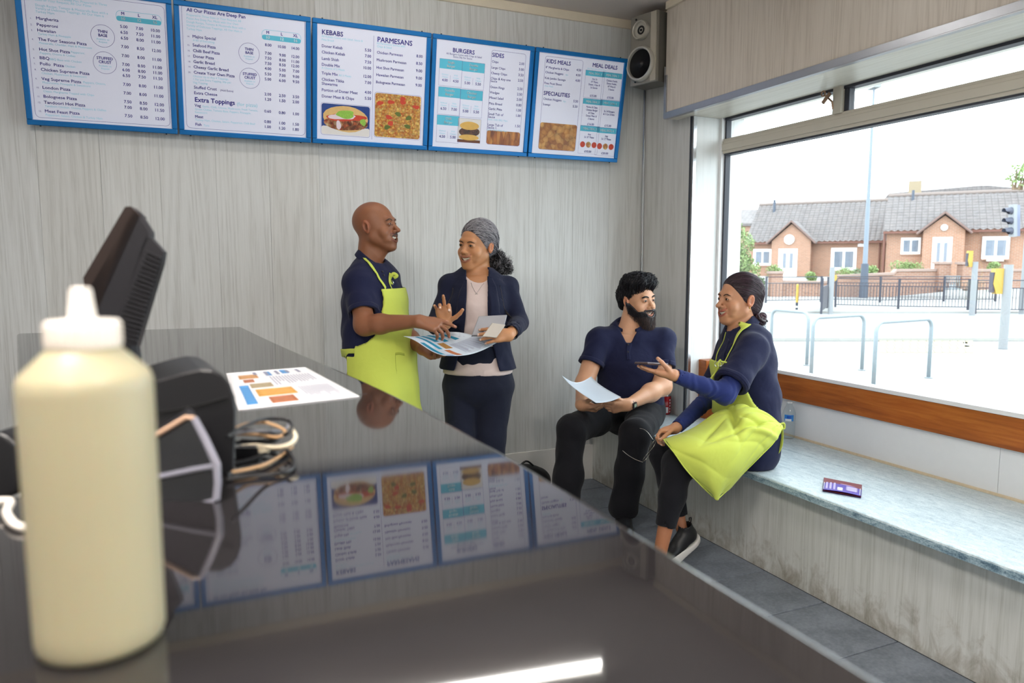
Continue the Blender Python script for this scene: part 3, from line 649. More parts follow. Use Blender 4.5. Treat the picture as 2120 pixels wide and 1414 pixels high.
R2 = [(293, '8.00 10.00 14.00'), (345, '7.00 9.00 12.00'), (376, '7.50 8.00 11.00'), (409, '7.50 8.50 12.00'), (441, '4.00 5.00 7.00'), (475, '5.50 7.00 9.00'), (507, '5.00 6.00 9.50'), (601, '2.00 2.50 3.50'), (633, '1.20 1.50 2.00'), (708, '0.60 0.80 1.00'), (773, '0.80 1.00 1.50'), (805, '1.00 1.20 1.80')]
prices([(y, s.split()) for y, s in R2], 3, lambda k, y: ((1702, 1792, 1877)[k] - (y - 293) * .006, y + (0, 12, 22)[k] * (1 if y < 400 else .75)), b2, cap=17)
circ(1562, 335, 65, 'THIN', 'BASE', b2); circ(1566, 491, 64, 'STUFFED', 'CRUST', b2)
# ---- board 3
text('KEBABS', 80, 157, 30, NAVY, b3, .4); text('All Kebabs Come with Salad, Sauce &', 80, 176, 13, PCY, b3); text('Pitta Bread', 80, 198, 13, PCY, b3)
text('PARMESANS', 438, 206, 32, NAVY, b3, .4); text('All Parmesans Served with', 436, 222, 13, PCY, b3); text('Chips & Salad', 437, 242, 13, PCY, b3)
for s, y, p, yp in (('Doner Kebab', 241, '5.50', 273), ('Chicken Kebab', 281, '7.00', 311), ('Lamb Shish', 322, '7.50', 350), ('Double Mix', 361, '10.00', 388), ('Triple Mix', 417, '12.00', 443), ('Chicken Tikka', 457, '7.00', 482), ('Shawarma', 484, '', 0), ('Portion of Doner Meat', 525, '4.00', 545), ('Doner Meat & Chips', 565, '5.50', 584)):
    text(s, 80, y, 18, NAVY, b3, .3)
    if p: text(p, 400, yp, 18, NAVY, b3, .35, 'RIGHT')
text('A Choice of 2 Meats', 80, 381, 13, PCY, b3); text('All 3 Meats', 190, 429, 13, PCY, b3)
for s, x, y, p, yp in (('Chicken Parmesan', 436, 283, '8.00', 312), ('Mushroom Parmesan', 434, 331, '8.50', 359), ('Hot Shot Parmesan', 433, 380, '9.00', 406), ('Hawaiian Parmesan', 432, 427, '9.00', 453), ('Bolognese Parmesan', 430, 474, '9.00', 499)):
    text(s, x, y, 17, NAVY, b3, .3); text(p, x + 296, yp, 18, NAVY, b3, .35, 'RIGHT')
u0, v0 = bp(*c2(419, 168)); u1, v1_ = bp(*c2(403, 838)); MB().obox(bw((u0 + u1) / 2, (v0 + v1_) / 2, FACE + .0004), ex * .0006, ey * (v0 - v1_) / 2, en * .0003).build('divider_line', PUR, b3)
uk = quad_uv((80, 602), (388, 822)); up_ = quad_uv((427, 535), (712, 838))
plate(0, 0, .012, mat('photo_blue', '1d3f86', .4, var=.3, vscale=30), 'kebab_photo', b3, uv=uk); outline(0, 0, .014, PUR, 'photo_border', b3, uv=(uk[0] - .004, uk[1] - .004, uk[2] + .004, uk[3] + .004))
kc, kv = (uk[0] + uk[2]) / 2, (uk[1] + uk[3]) / 2; kw, kh = (uk[2] - uk[0]) / 2, (uk[3] - uk[1]) / 2
PLW = mat('plate_white_print', 'e7e4e2', .4, var=.03)
plate(0, 0, .01, PLW, 'kebab_photo', b3, .0006, uv=(uk[0], uk[1], uk[2], uk[1] + kh * .55))
blob(kc, kv + kh * .08, kw * .93, kh * .86, F_bread, 'kebab_photo', b3, .0009, 1, .06); blob(kc, kv - kh * .2, kw * .88, kh * .5, F_kebab, 'kebab_photo', b3, .0012, 2, .1); blob(kc - .0, kv + kh * .18, kw * .78, kh * .26, F_tom, 'kebab_photo', b3, .0014, 3, .3)
blob(kc - kw * .15, kv + kh * .24, kw * .6, kh * .2, F_onion, 'kebab_photo', b3, .0016, 4, .4); blob(kc - kw * .02, kv + kh * .38, kw * .42, kh * .24, F_sal, 'kebab_photo', b3, .0018, 5, .3); blob(kc + kw * .72, kv - kh * .05, kw * .14, kh * .2, F_sal, 'kebab_photo', b3, .0018, 15, .3); blob(kc - kw * .3, kv - kh * .35, kw * .1, kh * .3, F_onion, 'kebab_photo', b3, .0017, 6, .2)
plate(0, 0, .012, F_pizza, 'pizza_photo', b3, uv=up_); outline(0, 0, .014, PUR, 'photo_border', b3, uv=(up_[0] - .004, up_[1] - .004, up_[2] + .004, up_[3] + .004))
pw, ph_ = up_[2] - up_[0], up_[3] - up_[1]
for k in range(11): blob(up_[0] + pw * RNG.uniform(.1, .9), up_[1] + ph_ * RNG.uniform(.1, .92), pw * .07, ph_ * .05, (F_tom, F_gr, F_tom)[k % 3], 'pizza_photo', b3, .0009, k, .3, 12)
# ---- board 4
text('BURGERS', 925, 273, 27, NAVY, b4, .4); text('All Burgers Come with Chips & Salad', 885, 287, 12, NAVY, b4, .1); text('Extra 50p for Sauce', 930, 309, 12, NAVY, b4, .1)
def bbox(x, y, w, h, n1_, pa, pb, side=1):
    uu = quad_uv((x, y), (x + w, y + h)); W, Hh = uu[2] - uu[0], uu[3] - uu[1]; outline(0, 0, .0008, PUR, 'price_box', b4, .001, uv=uu)
    plate(0, 0, .0005, CYAN, 'price_box_header', b4, uv=(uu[0] + .001, uu[3] - Hh * .36, uu[2] - .001, uu[3] - .001)); cu = (uu[0] + uu[2]) / 2
    for k, s in enumerate((n1_, 'Burger')): text(s, 0, 0, 0, WPR, b4, .3, 'CENTER', world=(bw(cu, uu[3] - Hh * (.15 + .14 * k), FACE + .001), ex, ey, en, Hh * .085))
    for k, (s1, p) in enumerate((('Without', pa), ('With', pb))):
        c = uu[0] + W * (.26 + .48 * k)
        text(s1, 0, 0, 0, PCY, b4, 0, 'CENTER', world=(bw(c, uu[1] + Hh * .40, FACE + .001), ex, ey, en, Hh * .055)); text('Cheese', 0, 0, 0, PCY, b4, 0, 'CENTER', world=(bw(c, uu[1] + Hh * .31, FACE + .001), ex, ey, en, Hh * .055)); text(p, 0, 0, 0, NAVY, b4, .3, 'CENTER', world=(bw(c, uu[1] + Hh * .17, FACE + .001), ex, ey, en, Hh * .095))
    MB().obox(bw(cu, uu[1] + Hh * .29, FACE + .0006), ex * .0003, ey * Hh * .13, en * .0002).build('divider_line', PUR, b4)
bbox(843, 313, 138, 190, 'Single', '4.00', '4.50'); bbox(989, 332, 136, 190, 'Double', '5.00', '5.50'); bbox(835, 495, 134, 190, 'Godzilla', '6.50', '7.00'); bbox(978, 512, 134, 190, 'Chicken', '5.00', '5.50'); bbox(826, 677, 136, 186, 'Chilli', '4.50', '5.00')
ub = quad_uv((963, 697), (1102, 864)); uw, uh = ub[2] - ub[0], ub[3] - ub[1]; plate(0, 0, .0005, PLW, 'burger_photo', b4, uv=ub); outline(0, 0, .0008, PUR, 'photo_border', b4, .001, uv=ub)
ubc = (ub[0] + ub[2]) / 2
plate(0, 0, .0005, mat('board_brown_print', '6b3d20', .4, var=.2), 'burger_photo', b4, .0005, uv=(ub[0], ub[1], ub[2], ub[1] + uh * .12)); blob(ubc, ub[1] + uh * .45, uw * .44, uh * .22, F_patty, 'burger_photo', b4, .0009, 3, .1)
blob(ubc, ub[1] + uh * .70, uw * .42, uh * .17, F_bun, 'burger_photo', b4, .0011, 4, .04); blob(ubc, ub[1] + uh * .22, uw * .44, uh * .12, F_bun, 'burger_photo', b4, .0011, 5, .04)
us = quad_uv((1160, 257), (1392, 885)); us = (bp(*c2(1128, 880))[0] + .012, us[1], bp(*c2(1404, 300))[0] - .004, us[3])
outline(0, 0, .014, PUR, 'sides_box', b4, .0014, uv=us); plate(0, 0, .012, F_fries, 'wedges_photo', b4, uv=(us[0] + .0015, us[1] + .0015, us[2] - .0015, us[1] + .078))
text('SIDES', 1179, 303, 26, NAVY, b4, .4)
for s, y, p, yp in (('Chips', 341, '2.00', 359), ('Large Chips', 379, '3.00', 396), ('Cheesy Chips', 415, '3.50', 432), ('Chips & Any one', 449, '2.50', 467), ('Sauce', 466, '', 0), ('Onion Rings', 505, '2.50', 521), ('Wedges', 540, '2.50', 556), ('Mixed Salad', 574, '2.00', 590), ('Pitta Bread', 611, '0.80', 626), ('Garlic Pitta', 645, '1.00', 659), ('Small Tub of', 679, '1.00', 694), ('Sauce', 697, '', 0), ('Large Tub of', 748, '1.50', 761), ('Sauce 1.', 766, '', 0)):
    x = 1178 - (y - 341) * .068; text(s, x, y, 15, NAVY, b4, .2)
    if p: text(p, x + 210, yp, 16, NAVY, b4, .25, 'RIGHT')
text('Garlic, Chilli, BBQ, Mayo', 1152, 712, 10, PCY, b4); text('Garlic, Chilli, BBQ, Mayo', 1148, 780, 10, PCY, b4)
# ---- board 5
u5 = (bp(*c2(1466, 895))[0] + .012, bp(*c2(1600, 908))[1], bp(*c2(1775, 340))[0] - .006, bp(*c2(1640, 312))[1]); outline(0, 0, .014, PUR, 'kids_box', b5, .0014, uv=u5)
text('KIDS MEALS', 1530, 342, 25, NAVY, b5, .4); text('SPECIALITIES', 1511, 549, 25, NAVY, b5, .4); text('MEAL DEALS', 1827, 368, 25, NAVY, b5, .4); text('Any Pizza with a Drink Extra', 1795, 382, 9, PCY, b5)
for s, x, y, p, xp, yp in (('8" Margherita & Chips', 1526, 377, '4.50', 1755, 399), ('Chicken Nuggets', 1523, 409, '4.00', 1751, 432), ('Kids Jumbo Sausage', 1520, 446, '4.00', 1748, 467), ('Free Fruit Shoot', 1517, 479, '', 0, 0), ('Chicken Nuggets', 1510, 581, '5.50', 1735, 600), ('Scampi', 1507, 616, '5.50', 1731, 634)):
    text(s, x, y, 14, NAVY, b5, .2)
    if p: text(p, xp, yp, 15, NAVY, b5, .25, 'RIGHT')
text('6pc', 1655, 424, 10, PCY, b5); text('With Meals', 1518, 496, 10, PCY, b5); text('8pc', 1640, 596, 10, PCY, b5)
plate(0, 0, .012, F_nug, 'nuggets_photo', b5, uv=(u5[0] + .0015, u5[1] + .0015, u5[2] - .0015, bp(*c2(1600, 735))[1]))
DL = [(1786, 388, ['Any 2x', '10" Pizzas,', 'Doner, Chips &', '2x Sauces'], '£15.00', 'MEAL DEAL 1'), (1897, 400, ['Chicken Kebab,', 'Doner Kebab,', '10" Pizza &', '2 Sauces'], '£15.00', 'MEAL DEAL 2'), (1769, 570, ['Parmo & Chips,', 'Chicken Burger', '& Chips,', 'Doner Meat &', '2 Sauces'], '£16.00', 'MEAL DEAL 3'), (1881, 580, ['3x 1/4 Burgers', '& 3 Can Drinks'], '£15.00', 'MEAL DEAL 4'), (1751, 745, ['Any', '3x 10" Pizzas'], '£15.00', 'MEAL DEAL 5'), (1861, 757, ['Any', '3x 12" Pizzas'], '£20.00', 'MEAL DEAL 6')]
for k, (x, y, ln, pr_, h_) in enumerate(DL):
    uu = quad_uv((x, y), (x + 106, y + 190)); W, Hh = uu[2] - uu[0], uu[3] - uu[1]; cu = (uu[0] + uu[2]) / 2; outline(0, 0, .0008, PUR, 'deal_box', b5, .0009, uv=uu); plate(0, 0, .0005, CYAN, 'deal_box_header', b5, uv=(uu[0] + .001, uu[3] - Hh * .2, uu[2] - .001, uu[3] - .001))
    text(h_, 0, 0, 0, WPR, b5, .3, 'CENTER', world=(bw(cu, uu[3] - Hh * .14, FACE + .001), ex, ey, en, Hh * .075), sx=.9)
    for j, s in enumerate(ln): text(s, 0, 0, 0, NAVY, b5, .2, 'CENTER', world=(bw(cu, uu[3] - Hh * (.33 + .105 * j + (.1 if len(ln) == 2 and k == 3 else 0)), FACE + .001), ex, ey, en, Hh * .066), sx=.82)
    text(pr_, 0, 0, 0, NAVY, b5, .3, 'CENTER', world=(bw(cu, uu[1] + Hh * .05, FACE + .001), ex, ey, en, Hh * .075))
    if k > 3:
        for j in range(3): blob(uu[0] + W * (.2 + .3 * j), uu[1] + Hh * .33, W * .13, W * .13, F_pizza if j % 2 else F_tom, 'pizza_icon', b5, .0009, j, .02)
# ---- board 0 neighbours the frame; its outer strip is not in view
# ================================================================ counter and what stands on it
ZT = 1.14
def m_granite():
    t = NT('black_granite'); n = t.noise(t.coord(), 300, 2, .5); b = t.noise(t.coord(), 5, 3)
    t.col(t.mix(t.math('ADD', t.math('MULTIPLY', n, .6), t.math('MULTIPLY', b, .4)), '151416', '2e2b2d')).rough(t.ramp(b, [(.3, (.025,) * 3), (.8, (.07,) * 3)]))
    t.b.inputs['IOR'].default_value = 1.85; return t.m
M_gran = m_granite()
out_ = [(-.60, 3.23), (.19, 3.205)] + [tuple(p[:2]) for p in catmull([(.19, 3.205, 0), (.262, 2.42, 0), (.347, 1.63, 0), (.374, 1.30, 0), (.388, 1.0, 0), (.392, .8, 0), (.392, .6, 0)], 6)][1:] + [(.391, .3), (.391, -.7), (-1.7, -.7), (-1.7, .96), (-.186, .96)]
ctr = thing('serving_counter', 'long serving counter with mirror-polished black stone top in the foreground', 'counter', (0, 1, 0))
bm = bmesh.new(); vs = [bm.verts.new((x, y, ZT)) for x, y in out_]; f = bm.faces.new(vs)
r_ = bmesh.ops.extrude_face_region(bm, geom=[f]); [setattr(v, 'co', v.co - Vector((0, 0, .04))) for v in r_['geom'] if isinstance(v, bmesh.types.BMVert)]
bmesh.ops.recalc_face_normals(bm, faces=bm.faces[:])
me = bpy.data.meshes.new('counter_top'); bm.to_mesh(me); bm.free(); o = bpy.data.objects.new('counter_top', me); C.objects.link(o); me.materials.append(M_gran); o.parent = ctr; o.matrix_parent_inverse = Matrix.Translation(-ctr.location)
md = o.modifiers.new('b', 'BEVEL'); md.width = .012; md.segments = 5; md.limit_method = 'ANGLE'; md.angle_limit = math.radians(50)
me.polygons.foreach_set('use_smooth', np.ones(len(me.polygons), bool)); md.harden_normals = True
cx_, cy_ = -.1, 1.2
inner = [(-.56, 3.18), (.15, 3.16), (.30, 1.62), (.34, 1.0), (.345, .6), (.345, -.68), (-1.66, -.68), (-1.66, .92), (-.14, .92)]
fixn(MB().prism([(x, y, 0) for x, y in inner], (0, 0, ZT - .04)).build('base_cabinet', M_lam2, ctr))
s0, s1 = on(493, 851, 'z', ZT), on(760, 815, 'z', ZT); MB().obox((s0 + s1) / 2, (s1 - s0) / 2 * 1.0, unit(np.cross(s1 - s0, (0, 0, 1))) * .0012, (0, 0, .0003)).build('joint_seam', mat('dark_seam', '2c2626', .6), ctr)
# sauce bottle
sb = thing('sauce_squeeze_bottle', 'large cream squeeze sauce bottle with white nozzle, blurred in the foreground', 'bottle', (-.069, .556, ZT))
M_sauce = mat('cream_plastic', 'b4ac8e', .38, var=.03, vscale=8, sss=.25); M_wpl = mat('white_plastic', 'ece4da', .4, var=.02)
bc = (-.066, .556, ZT); KR, KH = .85, .925; SCB = lambda L_: [(r * KR, h * KH) for r, h in L_]
MB().lathe(bc, SCB([(.040, 0), (.045, .002), (.047, .008), (.0472, .02), (.0475, .12), (.0478, .190), (.0474, .1975), (.045, .203), (.028, .2185), (.0245, .222), (.0235, .226)]), 64).build('body', M_sauce, sb, smooth=True)
MB().lathe(bc, SCB([(.0262, .2215), (.0265, .2225), (.0265, .2385), (.025, .2405), (.012, .2412), (.0098, .2425), (.0075, .262), (.0068, .2635), (.0045, .264)]), 48).build('nozzle_cap', M_wpl, sb, smooth=True)
for k in range(24):
    a = 2 * math.pi * k / 24; MB().obox(np.array(bc) + [.0265 * KR * math.cos(a), .0265 * KR * math.sin(a), .2305 * KH], (-.0006 * math.sin(a), .0006 * math.cos(a), 0), (.0006 * math.cos(a), .0006 * math.sin(a), 0), (0, 0, .007)).build('cap_rib', M_wpl, sb)
# till screen
mon = thing('till_screen', 'black till touch screen seen from its ribbed side, leaning back behind the sauce bottle', 'monitor', tuple(P(215, 760, 1.12) * [1, 1, 0] + [0, 0, ZT]))
M_dk = mat('charcoal_plastic', '1b1a1f', .45, var=.06); M_brz = mat('bronze_bezel', '2e2421', .4, .2)
d0 = 1.10
bkv = FW * .17 * np.array([1, 1, 0]) + RT * .0
q_ = lambda pts, d=d0: [P(x, y, d) for x, y in pts]
fixn(MB().prism(q_([(259, 428), (270, 427), (290, 446), (203, 640), (180, 640), (172, 575)]), FW * .02).build('screen_bezel', M_brz, mon))
h_ = MB().prism(q_([(272, 430), (288, 440), (312, 478), (314, 489), (236, 690), (190, 690), (178, 600)]), FW * .015); fixn(h_.build('screen_case', M_dk, mon)).modifiers.new('b', 'BEVEL').width = .004
fixn(MB().prism(q_([(300, 492), (312, 492), (338, 521), (334, 545), (283, 716), (243, 716), (230, 700)]), FW * .012).build('rear_housing', M_dk, mon))
for k in range(20):
    t_ = k / 19; a = np.array([304 - 70 * t_, 520 + 172 * t_]); b = np.array([334 - 50 * t_, 534 + 172 * t_])
    pa, pb = P(a[0], a[1], d0 - .001), P(b[0], b[1], d0 - .001); MB().obox((pa + pb) / 2, (pb - pa) / 2, UP * .0016, FW * .003).build('cooling_rib', M_dk, mon)
MB().tube([P(250, 660, 1.16), P(262, 740, 1.18), P(262, 800, 1.18)], [.022, .022, .03], 14).box(tuple(P(262, 800, 1.18) * [1, 1, 0] + [-.09, -.08, ZT]), tuple(P(262, 800, 1.18) * [1, 1, 0] + [.09, .08, ZT + .022]), bev=.006).build('stand', M_dk, mon)
# receipt printer
pt = thing('receipt_printer', 'matt black receipt printer with a rounded corner beside the till', 'printer', (.0, .98, ZT))
bl_ = on(486, 985, 'z', ZT); dp = float((bl_ - C0) @ FW)
prof = [(250, 1000), (486, 984), (489, 905), (490, 850), (487, 822), (477, 796), (460, 776), (440, 766), (415, 764), (385, 770), (250, 808)]
pp = [P(x, y, dp) for x, y in prof]; pp[0] = pp[0] * [1, 1, 0] + [0, 0, ZT]; pp[1] = pp[1] * [1, 1, 0] + [0, 0, ZT]
bv = unit(FW * [1, 1, 0]) * .13 - RT * .075
po_ = fixn(MB().prism(pp, bv).build('case', M_black, pt)); po_.modifiers.new('b', 'BEVEL').width = .003
ln = [P(x, y, dp - .002) for x, y in ((250, 868), (400, 842), (470, 824))]; MB().tube(ln, .0012, 6).build('case_joint', mat('gap_black', '060607', .8), pt)
# card terminal under clear cover
ct = thing('card_terminal', 'black card terminal in a clear plastic cover in front of the printer', 'card reader', (-.03, .86, ZT))
dc = float((on(440, 1035, 'z', ZT) - C0) @ FW)
bd_ = [(280, 1052), (444, 1030), (446, 965), (398, 868), (385, 862), (325, 905), (280, 925)]
pb_ = [P(x, y, dc) for x, y in bd_]; pb_[0] = pb_[0] * [1, 1, 0] + [0, 0, ZT]; pb_[1] = pb_[1] * [1, 1, 0] + [0, 0, ZT]
fixn(MB().prism(pb_, unit(FW * [1, 1, 0]) * .05 - RT * .02).build('terminal_body', M_dk, ct))
M_acr = m_glass('clear_acrylic', (.93, .94, .95), .08); M_acre = mat('frosted_acrylic_edge', 'a8a6b4', .25, var=.05, trans=.3)
e1 = [P(x, y, dc - .004) for x, y in ((402, 866), (425, 910), (449, 962), (451, 1000), (448, 1034))]; MB().tube(e1, [.004, .0045, .0045, .004, .004], 8).build('cover_edge', M_acre, ct)
MB().tube([P(x, y, dc - .004) for x, y in ((449, 964), (400, 972), (340, 985), (290, 990))], .0032, 8).build('cover_edge', M_acre, ct)
MB().tube([P(x, y, dc - .004) for x, y in ((446, 1036), (410, 1045), (330, 1056), (290, 1060))], .0028, 8).build('cover_edge', M_acre, ct)
MB().tube([P(x, y, dc - .004) for x, y in ((402, 866), (385, 864), (322, 902), (300, 880), (280, 868))], .003, 8).build('cover_edge', mat('warm_acrylic_edge', 'c7a58c', .3), ct)
fixn(MB().prism([P(x, y, dc - .007) for x, y in ((290, 1056), (446, 1034), (449, 966), (400, 866), (290, 935))], FW * .002).build('clear_cover', M_acr, ct))
s_ = [P(x, y, dc - .002) for x, y in ((333, 893), (373, 872))]; MB().tube(s_, .0022, 8).build('card_slot', mat('gap_black'), ct)
# cables
cb = thing('cable_bundle', 'tangled bundle of black, grey and cream cables beside the printer', 'cables', (.08, 1.08, ZT))
def cab(pts, r, m, dz=0, nm='cable'):
    w = []
    for (x, y, h) in pts:
        b = on(x, y, 'z', ZT + h + r); w.append(b)
    MB().tube(catmull(w, 8), r, 8).build(nm, m, cb)
K = mat('black_cable', '131316', .4); KG = mat('grey_cable', '6f7078', .4); KC = mat('cream_cable', 'd9cdb4', .45); KT = mat('tan_cable', 'b3906a', .45)
cab([(470, 905, .05), (500, 885, .05), (545, 868, .045), (590, 868, .04), (604, 880, .035), (595, 897, .03), (570, 905, .02), (540, 913, .015), (500, 915, .01), (470, 918, .01)], .0026, K)
cab([(470, 895, .04), (510, 878, .04), (550, 875, .04), (590, 892, .03), (575, 905, .025), (530, 900, .02), (480, 898, .02)], .0024, KT)
cab([(602, 886, .03), (612, 903, .025), (604, 918, .02), (580, 926, .015), (555, 926, .012), (530, 922, .01), (500, 925, .01)], .0032, KC)
cab([(470, 900, .03), (520, 893, .03), (565, 893, .025), (592, 888, .02), (600, 872, .02)], .0024, KG)
cab([(470, 985, .002), (500, 970, .002), (545, 960, .002), (585, 940, .002), (592, 925, .004), (560, 935, .004), (520, 952, .002), (480, 962, .002)], .0028, K)
cab([(470, 992, .001), (520, 985, .001), (575, 981, .001), (603, 972, .001), (608, 955, .002), (598, 938, .004), (590, 925, .01)], .0028, K)
cab([(480, 978, .004), (540, 965, .004), (580, 945, .004), (606, 925, .006)], .002, KT)
cab([(470, 895, .012), (515, 890, .012), (555, 898, .012), (580, 905, .012), (560, 915, .01), (500, 912, .01)], .0026, K)
pl = on(515, 935, 'z', ZT + .008); MB().obox(pl, RT * .015, unit(FW * [1, 1, 0]) * .008, (0, 0, .007)).build('plug', M_black, cb); MB().obox(pl + RT * .02 + [0, 0, .004], RT * .008, unit(FW * [1, 1, 0]) * .005, (0, 0, .004)).build('plug', KC, cb)
# things at the left edge
lt = thing('black_handset', 'black handset standing at the left edge of the photo behind the sauce bottle', 'phone', tuple(on(5, 1015, 'z', ZT)))
hp = [P(x, y, .93) for x, y in ((-60, 915), (-5, 893), (14, 903), (36, 920), (38, 1022), (8, 1035), (-60, 1040))]; hs = fixn(MB().prism(hp, unit(FW * [1, 1, 0]) * .05).build('handset_body', M_black, lt)); md = hs.modifiers.new('b', 'BEVEL'); md.width = .006; md.segments = 3
lo = thing('cable_loop', 'short white cable looped on the counter at the left edge', 'cable', tuple(on(40, 1090, 'z', ZT)))
MB().tube(catmull([on(x, y, 'z', ZT + h) for x, y, h in ((-30, 1040, .012), (20, 1038, .012), (14, 1060, .008), (30, 1085, .005), (60, 1092, .004), (90, 1080, .004))], 8), .0042, 10).build('cable', M_wpl, lo)
# ---- printed sheets
PAPER = mat('white_paper', 'f0f0f4', .45, var=.01); PBL = mat('paper_blue_print', '4f8fc8', .5, var=0); GREYP = mat('grey_print', '8f8fa6', .5, var=0); TEAL = mat('teal_print', '1b86a8', .5, var=0)
def menu_sheet(name, label, surf, n_, par_loc, els, thick=.0012, lines=(), group=None, base=PAPER):
    """surf(u,v)->point ; els: (u0,v0,u1,v1,material)"""
    t = thing(name, label, 'menu', par_loc, group); N = 14
    def patch(u0, v0, u1, v1, off, m, nm, k=N):
        G = [[np.array(surf(u0 + (u1 - u0) * i / k, v0 + (v1 - v0) * j / k)) for i in range(k + 1)] for j in range(k + 1)]; G = np.array(G)
        nn = np.cross(np.gradient(G, axis=1), np.gradient(G, axis=0)); nn /= np.linalg.norm(nn, axis=2, keepdims=True) + 1e-12; nn *= n_
        V = np.concatenate([(G + nn * off).reshape(-1, 3), (G + nn * (off - (thick if off == 0 else .0002))).reshape(-1, 3)]); M_ = (k + 1) ** 2; F = []
        for j in range(k):
            for i in range(k): a = j * (k + 1) + i; q = (a, a + 1, a + k + 2, a + k + 1); F += [q, tuple(x + M_ for x in q[::-1])]
        for i in range(k):
            for (a, b) in ((i, i + 1), (k * (k + 1) + i, k * (k + 1) + i + 1), (i * (k + 1), (i + 1) * (k + 1)), (i * (k + 1) + k, (i + 1) * (k + 1) + k)): F.append((a, b, b + M_, a + M_))
        return obj(nm, V, F, m, t, smooth=True)
    patch(0, 0, 1, 1, 0, base, 'sheet')
    for k, (u0, v0, u1, v1, m) in enumerate(els): patch(u0, v0, u1, v1, .0006, m, m.name.replace('_print', '_panel') if 'photo' not in m.name else 'printed_photo', 6)
    if lines:
        mb = MB()
        for (u0, v0, u1, v1) in lines:
            G = [np.array(surf(u0 + (u1 - u0) * a, v0 + (v1 - v0) * b)) for a, b in ((0, 0), (1, 0), (1, 1), (0, 1))]; nn = unit(np.cross(G[1] - G[0], G[3] - G[0])) * n_
            mb.add([g + nn * .0007 for g in G], [(0, 1, 2, 3)])
        mb.build('small_print', GREYP, t, kind='stuff')
    return t
def text_lines(u0, v0, u1, v1, n, seed, hor=True, w=.35):
    r = random.Random(seed); L = []
    for k in range(n):
        if hor: v = v0 + (v1 - v0) * k / n; L.append((u0, v, u0 + (u1 - u0) * r.uniform(.6, 1), v + (v1 - v0) / n * w))
        else: u = u0 + (u1 - u0) * k / n; L.append((u, v0, u + (u1 - u0) / n * w, v0 + (v1 - v0) * r.uniform(.6, 1)))
    return L
cA, cB, cC, cD = [on(x, y, 'z', ZT + .0022) for x, y in ((468, 773), (632, 760), (744, 820), (493, 848))]
sf = lambda u, v: cA * (1 - u) * (1 - v) + cB * u * (1 - v) + cC * u * v + cD * (1 - u) * v
F_a = mat('photo_fries_print', 'cf9a4a', .5, var=.35, vscale=90); F_b = mat('photo_meat_print', 'b06a45', .5, var=.35, vscale=90); F_c = mat('photo_wrap_print', 'a89878', .5, var=.3, vscale=90); F_d = mat('photo_burger_print', 'c99560', .5, var=.4, vscale=120)
menu_sheet('takeaway_menu', 'white printed menu sheet lying flat on the black counter', sf, -1, tuple(sf(.5, .5)),
    [(.08, .45, .17, .93, PBL), (.12, .13, .33, .25, F_d), (.15, .28, .26, .37, F_b), (.19, .42, .41, .54, F_c), (.21, .59, .56, .77, F_a), (.28, .8, .5, .95, F_b), (.43, .06, .5, .2, PBL), (.63, .04, .71, .17, PBL)], .002,
    text_lines(.3, .05, .95, .2, 5, 1, False, .3) + text_lines(.45, .24, .92, .52, 14, 2, False, .3) + text_lines(.62, .6, .93, .93, 12, 3, False, .3))
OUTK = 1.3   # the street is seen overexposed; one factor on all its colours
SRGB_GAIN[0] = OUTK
# ================================================================ outside
ZG = -.10
M_pave = mat('pale_paving', '7b7a78', .8, var=.05, vscale=4); M_road = mat('worn_tarmac', '727477', .85, var=.06, vscale=3); M_kerb = mat('kerb_stone', '858480', .8); M_tac = mat('buff_tactile_paving', '8d846c', .8, var=.08, vscale=6); M_line = mat('road_marking', 'a5a5a2', .7, var=.02)
M_grass = mat('verge_grass', '9aa873', .9, var=.2, vscale=20)
fh = unit(FW * [1, 1, 0]); 
def gz(d): return ZG + .62 * float(np.clip((d - 29) / 15, 0, 1)) ** 1.2
def gpt(l, d, dz=0): p = RT * l + fh * d; return np.array([p[0], p[1], gz(d) + dz])
S('ground', (3.1, -14, -.3), (60, 40, ZG - .004), M_pave)
def strip(name, d0_, d1, m, dz, l0=-22, l1=40, n=8, **k):
    V = []; F = []
    for i in range(n + 1):
        d = d0_ + (d1 - d0_) * i / n
        for l in (max(l0, 2.2 - d * .0 - 30), l1): V.append(gpt(l, d, dz))
    for i in range(n): F.append((2 * i, 2 * i + 1, 2 * i + 3, 2 * i + 2))
    return obj(name, V, F, m, None, kind='structure')
strip('road', 14.2, 22.0, M_road, .0, 3, 40); strip('pavement', 22.0, 27.5, M_pave, .05, 3, 40); strip('terrain', 27.5, 75, M_pave, .05, -10, 60, 14)
kb = MB()
for d in (14.1, 22.0): kb.prism([gpt(3, d, 0), gpt(40, d, 0), gpt(40, d + .14, 0), gpt(3, d + .14, 0)], (0, 0, .06))
fixn(kb.build('kerb', M_kerb, None, kind='structure'))
def gquad(pts, m, name, par, dz=.006):
    V = [on(x, y, 'z', ZG + dz) for x, y in pts]; return fixn(MB().prism([v - [0, 0, .01] for v in V], (0, 0, .012)).build(name, m, par))
tp = thing('tactile_paving', 'patch of buff blister paving at the crossing, behind the bicycle racks', 'paving', tuple(on(1900, 712, 'z', ZG)))
for i in range(12):
    for j in range(4):
        u = i / 12; v = j / 4; x0, y0 = 1818 + 195 * u, 700 + 30 * v; w_, h__ = 195 / 12 * .92, 30 / 4 * .88; gquad([(x0, y0), (x0 + w_, y0 + .8), (x0 + w_ + 3, y0 + h__ + .8), (x0 + 3, y0 + h__)], M_tac, 'paving_slab', tp)
rm = thing('road_marking', 'dashed white line across the road leading to the tactile paving', 'road marking', tuple(on(1985, 690, 'z', ZG)), 'dashed crossing lines')
